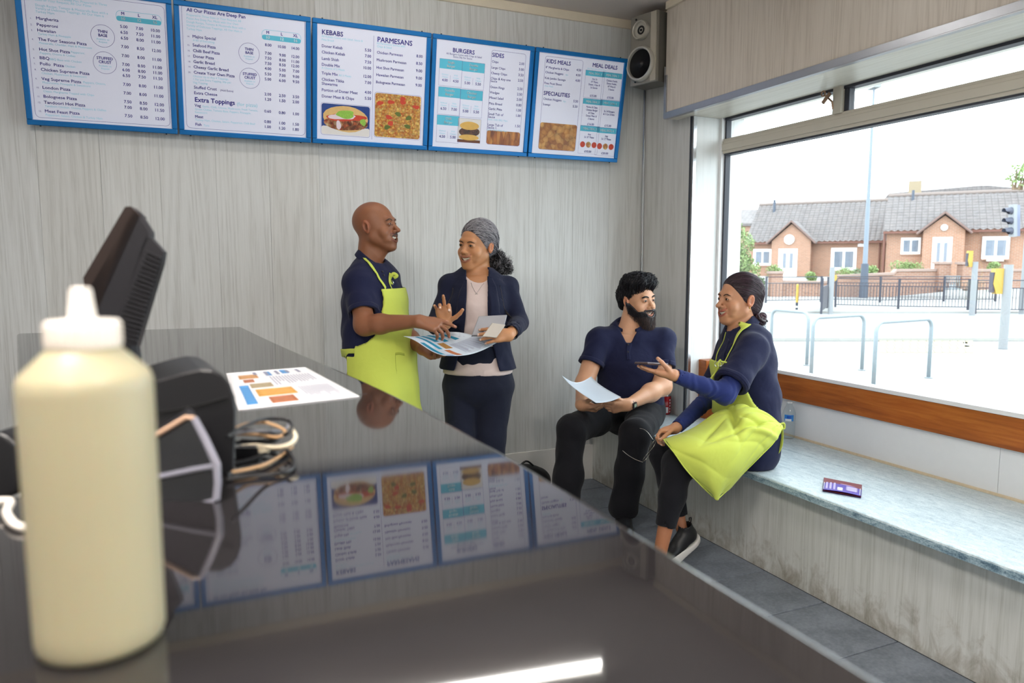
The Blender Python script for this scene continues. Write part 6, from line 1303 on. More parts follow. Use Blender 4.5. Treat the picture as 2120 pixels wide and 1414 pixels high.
for x, y in ((802, 552), (808, 563)): q, g_ = snap(shirtA, np.array([P(x, y, 3.42)]), .003); MB().lathe(q[0], [(.005, -.001), (.005, .001), (.003, .0018)], 12, g_[0]).build('button', M_dk, A)
# menu sheet held by his lower hand
c0, c1p, c2p, c3p = P(835, 696, 3.30), P(926, 687, 3.42), P(1039, 703, 3.36), P(918, 736, 3.24)
def heldA(u, v):
    a = c0 * (1 - u) + c1p * u; b = c3p * (1 - u) + c2p * u; q = a * (1 - v) + b * v
    return q - Z3 * .028 * math.sin(math.pi * u) * (.3 + .7 * v) + Z3 * .006 * math.sin(2 * math.pi * v) + (P(968, 715, 3.3) - P(972, 722, 3.3)) * (0 if True else 1)
F_e = mat('photo_pizza_print', 'a77a3e', .5, var=.4, vscale=120)
menu_sheet('menu_leaflet', 'printed takeaway menu sheet held open by the bald man in the apron', heldA, -1, tuple(heldA(.5, .5)),
    [(.20, .05, .27, .62, TEAL), (.03, .38, .11, .9, TEAL), (.34, .02, .43, .36, TEAL), (.50, .0, .59, .40, TEAL), (.70, .05, .78, .42, TEAL), (.33, .42, .46, .62, F_e), (.26, .66, .36, .95, F_b), (.08, .93, .20, .99, PBL)], .0006,
    text_lines(.12, .05, .19, .6, 3, 11, False) + text_lines(.5, .5, .95, .95, 16, 12, False, .3) + text_lines(.6, .05, .68, .4, 3, 13, False) + text_lines(.8, .05, .95, .42, 5, 14, False), base=mat('pale_blue_sheet', 'cdd9e6', .45, var=.02))
# ================================================================ standing woman in navy suit
B = thing('person', 'grey-haired woman in navy suit and pink blouse, standing and smiling, holding a tablet', 'person', tuple(P(988, 1000, 3.62) * [1, 1, 0]))
dB = 3.62; fB = unit(-fh * .985 - RT * .17); sB = np.cross(fB, Z3)
SKB = 'c08960'
HB = Head(P(988, 507, 3.60), -fh * .80 - RT * .60 - Z3 * .04, Z3 + RT * .10, 1.0, jaw=.92, open=1.25, nose=.75, slit=.0023, smile=1.2, mw=.034)
nbB = P(990, 580, 3.63)
def skinB(p):
    d = HB.fn(p); d = smin(d, eseg(p, HB.w((0, -.03, -.05)), nbB, (.046, .047), (.056, .052), sB), .02); d = smin(d, cap(p, HB.w((0, .05, -.105)), HB.w((0, .0, -.13)), .016, .03), .03)
    return smin(d, eseg(p, P(990, 582, 3.63), P(988, 605, 3.62), (.11, .06), (.14, .09), sB), .04)
bB = Body(); lo, hi = HB.bbox(.155); lo = np.minimum(lo, P(988, 620, 3.62) - .16); hi = np.maximum(hi, P(988, 620, 3.62) + .16)
bB.add(nets(skinB, lo, hi, .0022), head_paint(HB, SKB, '96584a'))
bshR, belR, bwrR = P(931, 592, 3.62), P(905, 672, 3.56), P(922, 672, 3.36)
bshL, belL, bwrL = P(1049, 594, 3.63), P(1074, 668, 3.58), P(1054, 694, 3.32)
sR, nR = hand(bwrR, Z3 - fh * .25 - RT * .12, -fh * .9 - Z3 * .2 + RT * .1, +1, .92, curl=((.9, 1.0, .5), (.25, .3, .2), (.65, .9, .5), (.35, .5, .4)), spread=(.12, .02, -.08, -.28), thumb=(.9, .45, .35, 0), th_curl=.25)
sL, nL = hand(bwrL, -RT * .86 + Z3 * .04 - fh * .42, fh * .9 - Z3 * .3, -1, .90, curl=((.35, .35, .2), (.3, .35, .25), (.3, .35, .3), (.3, .4, .3)), spread=(.12, .02, -.08, -.18), thumb=(.5, .7, .6, 0), th_curl=.3)
sR += [(belR, bwrR, .036, .024, .02)]; sL += [(belL, bwrL, .036, .024, .02)]
for sg, nl in ((sR, nR), (sL, nL)):
    l_, h_ = seg_box(sg, .008); bB.add(nets(lambda p, sg=sg: seg_fn(p, sg), l_, h_, .0025), limb_paint(SKB, nl, 'e6cfc4'))
secB = [(P(989, 574, dB), (.075, .062)), (P(989, 592, dB), (.132, .085)), (P(987, 635, dB), (.152, .118)), (P(986, 700, dB), (.140, .108)), (P(989, 765, dB), (.172, .128))]
def torsoB(p, g=0.): return loft(p, [(c, (r[0] + g, r[1] + g)) for c, r in secB], sB, .035)
def inB(p): return loft(p, [(c, (r[0] - .012, r[1] - .012)) for c, r in secB[1:]], sB, .035)
bB.add(nets(inB, P(988, 680, dB) - .3, P(988, 680, dB) + .3, .012), limb_paint(SKB)); bodyB = bB.build('body', B)
eyes(HB, B, (-.15, 1, 0)); teeth(HB, B, True); brows(HB, skinB, B, mat('dark_brow_hair', '2a1d18', .8), .0040, -.003)
# blouse
bx = lambda p: (p - P(988, 650, dB)) @ RT.astype(np.float32)
def blouseB(p):
    d = torsoB(p, .002) + .0035 * wr(p, (22, 22, 12), 41); hz = P(988, 768, dB)[2] - .01
    d = smax(d, -ell(p, P(989, 562, dB - .06), (.058, .10, .058)), .006); return smax(d, hz - p[:, 2], .006)
lo, hi = np.min([c for c, _ in secB], 0) - .24, np.max([c for c, _ in secB], 0) + .24
sdfobj('blouse', nets(blouseB, lo, hi, .006), M_blouse, B)
zpx = lambda y: P(988, y, dB - .1)[2]
zs = np.array([zpx(y) for y in (790, 766, 705, 650, 600, 560)]); xl = np.array([-.120, -.104, -.066, -.052, -.048, -.050]); xr = np.array([.125, .112, .074, .056, .055, .058])
def jackB(p):
    lw = np.clip((zpx(700) - p[:, 2]) * 2.2, 0, 1); d = torsoB(p, .014) - .022 * lw
    for a, b, c in ((bshR, belR, bwrR), (bshL, belL, bwrL)):
        w_ = b + (c - b) * .80; arm = chain(p, [a, b, w_], [.051, .047, .038], .02); u = unit(c - b); arm = smax(arm, plane(p, b + (c - b) * .82, u) if True else arm, .003); arm = smax(arm, -cap(p, b + (c - b) * .55, c, .032, .032), .003); d = smin(d, arm, .02)
        d = smin(d, ell(p, a + np.array([0, 0, .0]), (.050, .05, .044)), .02); d = smin(d, cap(p, nbB - Z3 * .02, a, .05, .052), .03)
    d = d + .0055 * wr(p, (19, 19, 10), 43)
    x = bx(p); f = (p - P(988, 650, dB)) @ fB.astype(np.float32); L_ = np.interp(p[:, 2], zs, xl); R_ = np.interp(p[:, 2], zs, xr)
    op = np.maximum(np.maximum(L_ - x, x - R_), .02 - f); neck = -eseg(p, P(990, 590, 3.62), P(990, 540, 3.62), (.062, .060), (.07, .07), sB)
    d = smax(d, -op.astype(np.float32), .003); d = smax(d, neck, .005); d = smax(d, -torsoB(p, .0035), .002)
    return smax(d, zpx(767) - p[:, 2] + .02 * np.clip(-np.abs(x) + .1, -1, 0), .005)
allp = np.array([c for c, _ in secB] + [belR, bwrR, belL, bwrL, bshR, bshL]); sdfobj('suit_jacket', nets(jackB, allp.min(0) - .17, allp.max(0) + .17, .005), M_suit, B)
def lap(pts, w, off=.005): V, F = ribbon(jackB, [P(x, y, 3.47) for x, y in pts], RT, np.array(w), off, .003, 8, 5); return obj('lapel', V, F, M_suit, B, smooth=True)
lap([(957, 566), (953, 600), (950, 640), (955, 680), (958, 703)], [.035, .055, .060, .035, .010]); lap([(1020, 562), (1028, 600), (1030, 640), (1022, 680), (1020, 700)], [.035, .060, .062, .035, .010])
V, F = ribbon(jackB, [P(1030, 690, 3.47), P(1052, 688, 3.5)], Z3, .02, .004, .003); 
for (x, y) in ((962, 712),): q, g_ = snap(jackB, np.array([P(x, y, 3.46)]), .003); MB().lathe(q[0], [(.006, -.001), (.006, .002), (.003, .003)], 12, g_[0]).build('button', M_dk, B)
for pts in ([(1046, 584), (1052, 610), (1056, 650)], [(925, 588), (922, 610), (920, 640)]): V, F = ribbon(jackB, [P(x, y, 3.5) for x, y in pts], RT, .003, .001, .0015, 8, 1); obj('armhole_seam', V, F, mat('dark_seam'), B, smooth=True)
# trousers
hipB = P(990, 775, dB)
def trouB(p):
    d = eseg(p, hipB + Z3 * .10, hipB - Z3 * .05, (.150, .115), (.178, .13), sB)
    for sx, kp, ap in ((1, P(952, 900, dB - .05), P(948, 1180, dB)), (-1, P(1016, 905, dB - .02), P(1022, 1190, dB))):
        d = smin(d, chain(p, [hipB - sB * sx * -.085 - Z3 * .06, kp, ap], [.092, .072, .062], .03), .015)
    d = d + .004 * wr(p, (20, 20, 8), 47); return smax(d, .03 - p[:, 2], .003)
sdfobj('trousers', nets(trouB, hipB * [1, 1, 0] + [-.28, -.28, .02], hipB * [1, 1, 1] + [.28, .28, .16], .008), M_navyt, B)
for x in (948, 1022): a = P(x, 1190, dB); shoe(B, np.array([a[0], a[1], 0]) - fB * .05, fB)
# necklace
pts = [P(x, y, 3.50) for x, y in ((972, 580), (978, 594), (986, 605), (994, 594), (1003, 581))]; q, _ = snap(lambda p: np.minimum(blouseB(p), skinB(p)), np.array(catmull(pts, 5)), .002); nk_ = MB().tube(list(q), .0008, 6).build('necklace', mat('silver_chain', 'c9c9cc', .25, 1), B)
c = q[len(q) // 2]; MB().tube([c - Z3 * .012 + RT * .007 * math.cos(a) + Z3 * .008 * math.sin(a) for a in np.linspace(.4, 5.9, 12)], .0014, 6).build('pendant', mat('silver_chain'), nk_)
# hair
M_grey = m_hair('grey_hair', '3b383f', '726f74', .45, (1, 1, .3)); M_dkh = m_hair('black_hair', '0e0c10', '2c2830', .38); M_gst = mat('silver_hair_strand', '9d9a9f', .4, var=.25, vscale=60); M_bst = mat('black_hair_strand', '121014', .35, var=.3, vscale=80); M_gdk = mat('slate_hair_strand', '39363d', .4, var=.3, vscale=70)
def hairB(p):
    q = HB.l(p); d = ell(q, (0, -.020, .034), (.082, .104, .096)); d = smin(d, ell(q, (0, -.06, -.02), (.062, .055, .06)), .03); m = .80 * q[:, 1] - .60 * q[:, 2] - .0195 - .12 * np.clip(np.abs(q[:, 0]) - .03, 0, 1)
    az = np.arctan2(q[:, 0], q[:, 2]);  ear = -ell(np.stack([np.abs(q[:, 0]), q[:, 1], q[:, 2]], 1), (.085, -.008, -.016), (.02, .017, .026))
    return smax(smax(d, m, .006), ear, .006) * HB.sc
lo, hi = HB.bbox(.16); hvB = nets(hairB, lo, hi, .0026); hb = sdfobj('hair', hvB, M_grey, B)
pc = P(1031, 545, 3.66)
def tailB(p):
    d = smin(ell(p, pc, (.031, .030, .036)), cap(p, HB.w((-.04, -.085, -.05)), pc, .020, .026), .02); d = smin(d, ell(p, P(1043, 552, 3.66), (.022, .024, .026)), .02)
    return d + .009 * wr(p, (75, 75, 75), 49, 2)
tvB = nets(tailB, pc - .13, pc + .12, .003); tb = sdfobj('ponytail', tvB, M_dkh, B)
def flowB(p): q = HB.l(p); t = np.array([-.04, -.09, -.04], np.float32) - q; t = t / (np.linalg.norm(t, axis=1, keepdims=True) + .01); return (t @ HB.R.T.astype(np.float32))
outB = lambda p: (lambda v: v / (np.linalg.norm(v, axis=1, keepdims=True) + 1e-6))(p - HB.c.astype(np.float32))
strands('hair_strands', hvB[0], flowB, 3800, .060, M_gst, hb, .0007, .002, .0006, 5, seed=2, hug=hairB, mask=lambda V: HB.l(V)[:, 2] > -.07, out=outB)
strands('hair_strands', hvB[0], flowB, 2600, .060, M_gdk, hb, .0007, .002, .0006, 5, seed=12, hug=hairB, mask=lambda V: HB.l(V)[:, 2] > -.09, out=outB)
locks('hair_lock', hvB[0], flowB, 260, .075, M_gst, hb, .0016, .003, .0015, 3, 8, seed=31, hug=hairB, mask=lambda V: (HB.l(V)[:, 2] > .0), out=outB); locks('hair_lock', hvB[0], flowB, 160, .07, M_gdk, hb, .0018, .003, .0015, 3, 8, seed=32, hug=hairB, mask=lambda V: HB.l(V)[:, 2] < .07, out=outB)
outT = lambda p: (lambda v: v / (np.linalg.norm(v, axis=1, keepdims=True) + 1e-6))(p - pc.astype(np.float32))
flowT = lambda p: outT(p) * .35 + np.cross(outT(p), np.sin(p * 60)).astype(np.float32) * .8 + np.array([.15, -.05, -.35], np.float32)
strands('curly_strands', tvB[0], flowT, 1400, .032, M_bst, tb, .0010, .0, .007, 8, 10, seed=3, out=outT); strands('curly_strands', tvB[0], flowT, 520, .032, M_gst, tb, .0009, .0, .007, 8, 10, seed=5, out=outT)
# tablet and phone held in her hand
TA, TB_, TCc, TD_ = P(991, 654, 3.36), P(1050, 651, 3.38), P(1040, 691, 3.30), P(976, 694, 3.28)
tb_ = thing('tablet', 'silver tablet held up by the woman in the suit', 'tablet', tuple((TA + TCc) / 2)); nrm = unit(np.cross(TB_ - TA, TD_ - TA)); nrm = nrm if nrm @ fh < 0 else -nrm
def slab(a, b, c, d_, nn, th, m, nm, par, bev=.004):
    o = fixn(MB().prism([a, b, c, d_], -nn * th).build(nm, m, par)); md = o.modifiers.new('b', 'BEVEL'); md.width = bev; md.segments = 3; return o
slab(TA, TB_, TCc, TD_, nrm, .008, mat('silver_tablet_back', '8e8e93', .4, .3), 'back_case', tb_); slab(TA - nrm * .0081, TB_ - nrm * .0081, TCc - nrm * .0081, TD_ - nrm * .0081, nrm, .0012, M_black, 'screen', tb_, .0004)
MB().lathe(TB_ * .85 + TA * .15 - UP * .006 + nrm * .0002, [(.002, 0), (.0018, .0006)], 10, nrm).build('camera_lens', M_black, tb_)
ph = thing('smartphone', 'white smartphone held against the tablet by the woman in the suit', 'phone', tuple(P(1030, 682, 3.27)))
a, b, c, d_ = P(1019, 668, 3.27), P(1047, 672, 3.28), P(1028, 699, 3.25), P(999, 696, 3.24); n2_ = unit(np.cross(b - a, d_ - a)); n2_ = n2_ if n2_ @ fh < 0 else -n2_
slab(a, b, c, d_, n2_, .008, mat('white_phone_case', 'bdb5ab', .35), 'case', ph, .003)
# ================================================================ seated bearded man
Cm = thing('person', 'bearded man in navy polo and black trousers, seated on the bench reading a paper', 'person', tuple(P(1310, 860, 4.2)))
fC = unit(-fh * .97 - RT * .20); sC = np.cross(fC, Z3); SKC = 'd09d7b'
HC = Head(P(1320, 620, 4.16), -fh * .80 + RT * .60 - Z3 * .02, Z3 - RT * .03 - fh * .05, 1.04, jaw=1.03, chin=.006, open=1.2, nose=.9, slit=.0026, smile=1.1, mw=.031, brow=.0015)
nbC = P(1303, 690, 4.17)
def skinC(p):
    d = HC.fn(p); d = smin(d, eseg(p, HC.w((0, -.03, -.05)), nbC, (.055, .056), (.068, .062), sC), .02); d = smin(d, cap(p, HC.w((0, .05, -.11)), HC.w((0, .0, -.13)), .018, .034), .03)
    return smin(d, eseg(p, P(1303, 700, 4.18), P(1304, 730, 4.18), (.14, .07), (.17, .10), sC), .04)
bC = Body(); lo, hi = HC.bbox(.16); lo = np.minimum(lo, P(1304, 730, 4.18) - .19); hi = np.maximum(hi, P(1304, 730, 4.18) + .19)
bC.add(nets(skinC, lo, hi, .0025), head_paint(HC, SKC, 'b06a5c'))
cshR, celR, cwrR = P(1240, 704, 4.14), P(1210, 795, 4.06), P(1203, 838, 3.86)
cshL, celL, cwrL = P(1372, 706, 4.14), P(1371, 800, 4.06), P(1300, 838, 3.84)
s1_, n1_ = hand(cwrR, RT * .85 - Z3 * .12 - fh * .45, Z3 * .6 + RT * .35 + fh * .3, +1, 1.0, curl=((.5, .7, .4), (.6, .8, .4), (.7, .8, .4), (.8, .8, .4)), thumb=(.75, .8, .25, 0), th_curl=.3)
s2_, n2h = hand(cwrL, -RT * .9 - Z3 * .10 - fh * .28, Z3 * .45 + fh * .75, -1, 1.02, curl=((.25, .4, .25), (.5, .7, .4), (.6, .75, .4), (.7, .75, .4)), thumb=(.55, .95, .1, 0), th_curl=.1)
s1_ += [(cshR, celR, .058, .050, .03), (celR, cwrR, .048, .030, .03)]; s2_ += [(cshL, celL, .058, .050, .03), (celL, celL + (cwrL - celL) * .35, .050, .048, .03), (celL + (cwrL - celL) * .35, cwrL, .047, .029, .03)]
for sg, nl in ((s1_, n1_), (s2_, n2h)): l_, h_ = seg_box(sg, .008); bC.add(nets(lambda p, sg=sg: seg_fn(p, sg), l_, h_, .0030), limb_paint(SKC, nl, 'd0a590'))
secC = [(P(1303, 686, 4.18), (.08, .07)), (P(1304, 706, 4.18), (.180, .098)), (P(1306, 750, 4.18), (.200, .130)), (P(1306, 800, 4.22), (.178, .145)), (P(1308, 845, 4.27), (.185, .145))]
def torsoC(p, g=0.): return loft(p, [(c, (r[0] + g, r[1] + g)) for c, r in secC], sC, .035)
bC.add(nets(lambda p: torsoC(p, -.014), P(1306, 760, 4.2) - .36, P(1306, 760, 4.2) + .36, .014), limb_paint(SKC)); bodyC = bC.build('body', Cm)
eyes(HC, Cm, (.1, 1, 0)); teeth(HC, Cm, True); brows(HC, skinC, Cm, mat('black_brow_hair', '120d0c', .8), .0085, .0008)
def shirtC(p):
    d = torsoC(p, .004)
    for a, b in ((cshR, celR), (cshL, celL)): u = unit(b - a); arm = smax(cap(p, a, b, .072, .069), plane(p, a + u * .155, u), .004); arm = smax(arm, -smax(cap(p, a, b, .062, .058), -plane(p, a + u * .125, u), .002), .002); d = smin(d, arm, .025)
    d = smin(d, cap(p, nbC - Z3 * .035, cshR, .062, .062), .04); d = smin(d, cap(p, nbC - Z3 * .035, cshL, .062, .062), .04)
    d = d + .0085 * wr(p, (15, 15, 12), 61); d = smax(d, -eseg(p, P(1303, 700, 4.15), P(1305, 650, 4.12), (.064, .060), (.07, .07), sC), .006)
    v = p - P(1303, 690, 4.06); x = np.abs(v @ RT.astype(np.float32)); zz = v[:, 2]; fr = v @ fC.astype(np.float32); notch = np.maximum(np.maximum(x - .012 - np.clip(zz + .06, 0, 1) * .45, -.055 - zz), -.06 - fr); d = smax(d, -notch.astype(np.float32), .004)
    return smax(d, P(1308, 846, 4.15)[2] - p[:, 2], .006)
allp = np.array([c for c, _ in secC] + [celR, celL, cshR, cshL]); sdfobj('polo_shirt', nets(shirtC, allp.min(0) - .21, allp.max(0) + .2, .0058), M_polo, Cm)
for a, b in ((cshR, celR), (cshL, celL)): band(shirtC, a + unit(b - a) * .142, b - a, .076, .024, M_polo, Cm)
collar(Cm, P(1303, 679, 4.165), Z3 + fC * .25, fC, .068, .026, .034, M_polo, gap=.50, out_=.040, flat=(1.08, 1.05), tip=.045)
V, F = ribbon(shirtC, [P(1303, 702, 4.0), P(1301, 720, 4.0), P(1299, 742, 4.0)], RT, .030, .003, .003); pk = obj('placket', V, F, M_polo, Cm, smooth=True)
for y in (708, 724): q, g_ = snap(shirtC, np.array([P(1301, y, 4.02)]), .006); MB().lathe(q[0], [(.005, -.001), (.005, .001), (.003, .0018)], 12, g_[0]).build('button', M_dk, pk)
# trousers
chR, ckR, caR = P(1268, 852, 4.2), P(1185, 888, 3.84), P(1166, 1080, 3.80)
chL, ckL, caL = P(1342, 852, 4.24), P(1316, 898, 3.80), P(1290, 1052, 3.86)
def trouC(p):
    d = eseg(p, P(1306, 835, 4.27), P(1306, 858, 4.26), (.18, .14), (.185, .13), sC)
    for h, k, a in ((chR, ckR, caR), (chL, ckL, caL)): d = smin(d, chain(p, [h, h + (k - h) * .5, k], [.100, .090, .080], .03), .03); d = smin(d, chain(p, [k, k + (a - k) * .5, a], [.078, .072, .078], .04), .025)
    d = d + .008 * wr(p, (17, 17, 12), 63); d = smax(d, ZB - .0 - p[:, 2] - 10 * np.clip(2.29 - p[:, 0], 0, 1), .004)
    for a in (caR, caL): d = smax(d, -cap(p, a - Z3 * .02, a - Z3 * .1, .055, .06), .004)
    return smax(d, .035 - p[:, 2], .004)
allp = np.array([chR, ckR, caR, chL, ckL, caL]); tvC = nets(trouC, np.r_[(allp.min(0) - .16)[:2], .03], allp.max(0) + [.2, .2, .2], .008); sdfobj('trousers', tvC, M_blackt, Cm)
for a in (caR, caL): shoe(Cm, np.array([a[0], a[1], 0]) - fC * .03, fC + RT * (-.25 if a is caR else .1))
# hair and beard
def hairC(p):
    q = HC.l(p); d = ell(q, (0, -.018, .030), (.080, .103, .096))
    for c, r in (((.0, .045, .108), (.05, .045, .026)), ((.035, .035, .105), (.036, .042, .026)), ((-.038, .040, .104), (.038, .042, .026)), ((.0, -.01, .122), (.06, .06, .022)), ((-.055, .0, .09), (.03, .06, .032)), ((.055, .0, .09), (.03, .06, .032)), ((0, -.085, .0), (.06, .035, .07)), ((-.02, .076, .095), (.036, .024, .022)), ((.034, .074, .096), (.03, .022, .022)), ((.01, .05, .124), (.03, .03, .016)), ((-.045, .05, .112), (.024, .03, .018))): d = smin(d, ell(q, c, r), .018)
    d = d + .0048 * wr(q, (95, 60, 80), 65, 2); ax = np.abs(q[:, 0]); m = .62 * q[:, 1] - .78 * q[:, 2] + .008 - .3 * np.clip(ax - .05, 0, 1); m = np.where(q[:, 2] > .085, m - .03, m); ear = -ell(np.stack([ax, q[:, 1], q[:, 2]], 1), (.085, -.010, -.012), (.02, .019, .032)); return smax(smax(d, m.astype(np.float32), .006), ear, .005) * HC.sc
lo, hi = HC.bbox(.17); hvC = nets(hairC, lo, hi, .0027); hc = sdfobj('hair', hvC, M_dkh, Cm)
outC = lambda p: (lambda v: v / (np.linalg.norm(v, axis=1, keepdims=True) + 1e-6))(p - HC.w((0, -.01, .02)).astype(np.float32))
def flowC(p): q = HC.l(p); f = np.stack([np.where(q[:, 2] > .08, .5 + q[:, 0] * 4, q[:, 0] * 2), np.where(q[:, 1] > .04, .5, -.35), np.where(q[:, 2] > .09, .0, -.9)], 1); return f.astype(np.float32) @ HC.R.T.astype(np.float32)
strands('hair_strands', hvC[0], flowC, 3600, .036, M_bst, hc, .0008, .004, .0008, 4, 7, seed=6, hug=hairC, out=outC)
M_lkC = mat('glossy_black_lock', '1b191f', .28, var=.3, vscale=60); locks('hair_lock', hvC[0], flowC, 420, .05, M_lkC, hc, .0024, .009, .003, 4, 8, seed=33, hug=hairC, mask=lambda V: HC.l(V)[:, 2] > .04, out=outC)
strands('forelock', hvC[0], lambda p: (np.array([[.3, .5, -.8]]) @ HC.R.T).astype(np.float32).repeat(len(p), 0), 16, .024, M_bst, hc, .0007, .0, .006, 4, 8, seed=7, mask=lambda V: (HC.l(V)[:, 1] > .075) & (np.abs(HC.l(V)[:, 0] + .02) < .012), out=outC, kind=None)
def beardC(p):
    q = HC.l(p); ax = np.abs(q[:, 0]); d0_ = head_sdf(q, HC.o) - .0055; d = d0_
    d = smin(d, ell(q, (0, .070, -.118), (.042, .036, .040)), .02); d = smin(d, ell(q, (0, .074, -.145), (.026, .026, .030)), .025)
    zz = q[:, 2] + .069 - 11 * q[:, 0] ** 2 * 1.1
    m = np.maximum(q[:, 2] + .058 - .80 * np.clip(.062 - q[:, 1], 0, .09), -q[:, 1] - .004 + np.clip(-.05 - q[:, 2], 0, 1) * -.3); m = np.maximum(m, -.16 - q[:, 2])
    mouth = ell(np.stack([q[:, 0], q[:, 1], zz + .001], 1), (0, .098, 0), (.0365, .05, .0170)); d = smax(d, m.astype(np.float32), .003); d = smax(d, -mouth, .003)
    mu = cap(np.stack([ax, q[:, 1], q[:, 2]], 1), (.004, .104, -.0525), (.033, .088, -.055), .0045, .0050); mu = smin(mu, cap(np.stack([ax, q[:, 1], q[:, 2]], 1), (.034, .088, -.055), (.042, .076, -.085), .005, .007), .006)
    return (smin(d, mu, .004) + .0016 * wr(q, (190, 120, 120), 67, 2)) * HC.sc
bvC = nets(beardC, lo, hi, .0022); be = sdfobj('beard', bvC, M_dkh, Cm)
M_br = mat('brown_beard_strand', '54403a', .4, var=.4, vscale=60)
fB_ = lambda p: (np.stack([HC.l(p)[:, 0] * 2, .25 + 0 * p[:, 0], -1 + 0 * p[:, 0]], 1) @ HC.R.T).astype(np.float32)
strands('beard_strands', bvC[0], fB_, 2600, .020, M_bst, be, .0005, .004, .002, 7, 6, seed=8, mask=lambda V: HC.l(V)[:, 2] < -.02, out=outC); strands('beard_strands', bvC[0], fB_, 2200, .022, M_br, be, .0005, .005, .002, 7, 6, seed=9, mask=lambda V: HC.l(V)[:, 2] < -.085, out=outC)
# watch and ring
wd_ = unit(cwrL - celL); wc = cwrL - wd_ * .012; u = unit(np.cross(wd_, fh)); w = np.cross(wd_, u)
wt = thing('wristwatch', 'black digital watch on the left wrist of the bearded man', 'watch', tuple(wc)); ring = [wc + (u * math.cos(a) + w * math.sin(a)) * .0305 for a in np.linspace(0, 2 * math.pi, 28, endpoint=False)]; MB().tube(ring, .006, 8, closed=True, flat=.5).build('strap', M_black, wt)
fdir = unit(-fh * .8 - Z3 * .1 + RT * .35); fdir = unit(fdir - wd_ * (fdir @ wd_)); sd = np.cross(wd_, fdir); MB().obox(wc + fdir * .034, wd_ * .015, sd * .014, fdir * .005).build('watch_case', M_black, wt); MB().obox(wc + fdir * .0395, wd_ * .009, sd * .008, fdir * .0008).build('watch_display', mat('lcd_green', '93a08a', .3), wt)
# sheet of paper he reads
k0, k1, k2, k3 = P(1163, 777, 3.78), P(1224, 779, 3.90), P(1286, 822, 3.71), P(1234, 834, 3.62)
def sheetC(u, v):
    q = (k0 * (1 - u) + k1 * u) * (1 - v) + (k3 * (1 - u) + k2 * u) * v; return q - Z3 * .035 * math.sin(math.pi * min(1, u * 1.0)) * (1 - v * .75) - (RT * .02 - fh * .02) * math.sin(math.pi * v)
menu_sheet('paper_sheet', 'blank white sheet of paper held in both hands by the bearded man', sheetC, -1, tuple(sheetC(.5, .5)), [], .0006, [], base=mat('pale_blue_sheet'))
# drink can beside him
cn = thing('drink_can', 'red drink can standing on the bench by the corner of the pier', 'can', (2.665, 3.665, ZB)); cc = on(1383, 851, 'z', ZB); cc = np.array([2.672, 3.70, ZB]); cn.location = Vector(cc)
M_red = mat('red_can_print', 'b01c24', .3, .35, var=.04); M_rim = mat('can_aluminium', 'c4c4c6', .25, 1.0)
MB().lathe(cc, [(.024, .0), (.026, .004), (.0325, .012), (.033, .02), (.033, .108), (.031, .116)], 36).build('body', M_red, cn, smooth=True); MB().lathe(cc, [(.0312, .1155), (.027, .121), (.0272, .1235), (.0255, .1235), (.025, .1205), (.001, .1205)], 36).build('lid', M_rim, cn, smooth=True); MB().lathe(cc, [(.024, 0), (.0262, .0045)], 30, cap=True).build('base_rim', M_rim, cn)
va = math.atan2(-fh[1], -fh[0]); cl_ = lambda a0, a1, z0, z1, m, nm: MB().add([cc + [.0334 * math.cos(a), .0334 * math.sin(a), z] for z in (z0, z1) for a in np.linspace(a0, a1, 8)], [(i, i + 1, i + 9, i + 8) for i in range(7)]).build(nm, m, cn, smooth=True)
cl_(va - .25, va + .3, .014, .05, mat('white_barcode_print', 'e2dcdc', .4), 'barcode_label')
for k in range(4): cl_(va - .25, va + .25, .062 + k * .006, .0645 + k * .006, mat('pink_can_print', 'dba6a6', .4), 'small_print')
for k in range(5): cl_(va + .55, va + .8, .016 + .018 * k, .027 + .018 * k, mat('white_barcode_print'), 'lettering')
MB().obox(cc + [0, 0, .122], RT * .009, fh * .006, (0, 0, .0008)).build('pull_tab', M_rim, cn)
# ================================================================ seated woman in the lime apron
D = thing('person', 'dark-haired woman with a bun in lime apron, sitting sideways on the bench edge', 'person', tuple(P(1555, 930, 3.42)))
fD = unit(-RT * .95 - fh * .30); sD = np.cross(fD, Z3); SKD = 'c68f6c'   # sD points away from the camera
HD = Head(P(1530, 619, 3.42), -RT * .955 - fh * .29 + Z3 * .02, Z3 - RT * .02, .99, jaw=.95, open=1.2, nose=1.0, slit=.0022, smile=1.25, mw=.033)
nbD = P(1532, 688, 3.44)
def skinD(p):
    d = HD.fn(p); d = smin(d, eseg(p, HD.w((0, -.03, -.05)), nbD, (.046, .046), (.055, .050), sD), .02); d = smin(d, cap(p, HD.w((0, .05, -.103)), HD.w((0, .005, -.125)), .015, .028), .03)
    return smin(d, eseg(p, P(1534, 698, 3.44), P(1538, 725, 3.44), (.11, .06), (.14, .09), sD), .04)
bD = Body(); lo, hi = HD.bbox(.155); lo = np.minimum(lo, P(1538, 730, 3.44) - .16); hi = np.maximum(hi, P(1538, 730, 3.44) + .16)
bD.add(nets(skinD, lo, hi, .0020), head_paint(HD, SKD, 'a0483f'))
dsN, deN, dwN = P(1560, 722, 3.27), P(1500, 815, 3.15), P(1396, 777, 3.10)
dsF, deF, dwF = P(1513, 720, 3.60), P(1478, 815, 3.56), P(1400, 886, 3.36)
s1_, n1_ = hand(dwN, -RT * .95 + Z3 * .17 + fh * .12, Z3 * .95 + fh * .2, -1, .93, curl=((.08, .12, .1), (.05, .12, .1), (.05, .15, .1), (.1, .2, .1)), spread=(.06, .02, -.03, -.07), thumb=(.7, .75, .55, 0), th_curl=.2)
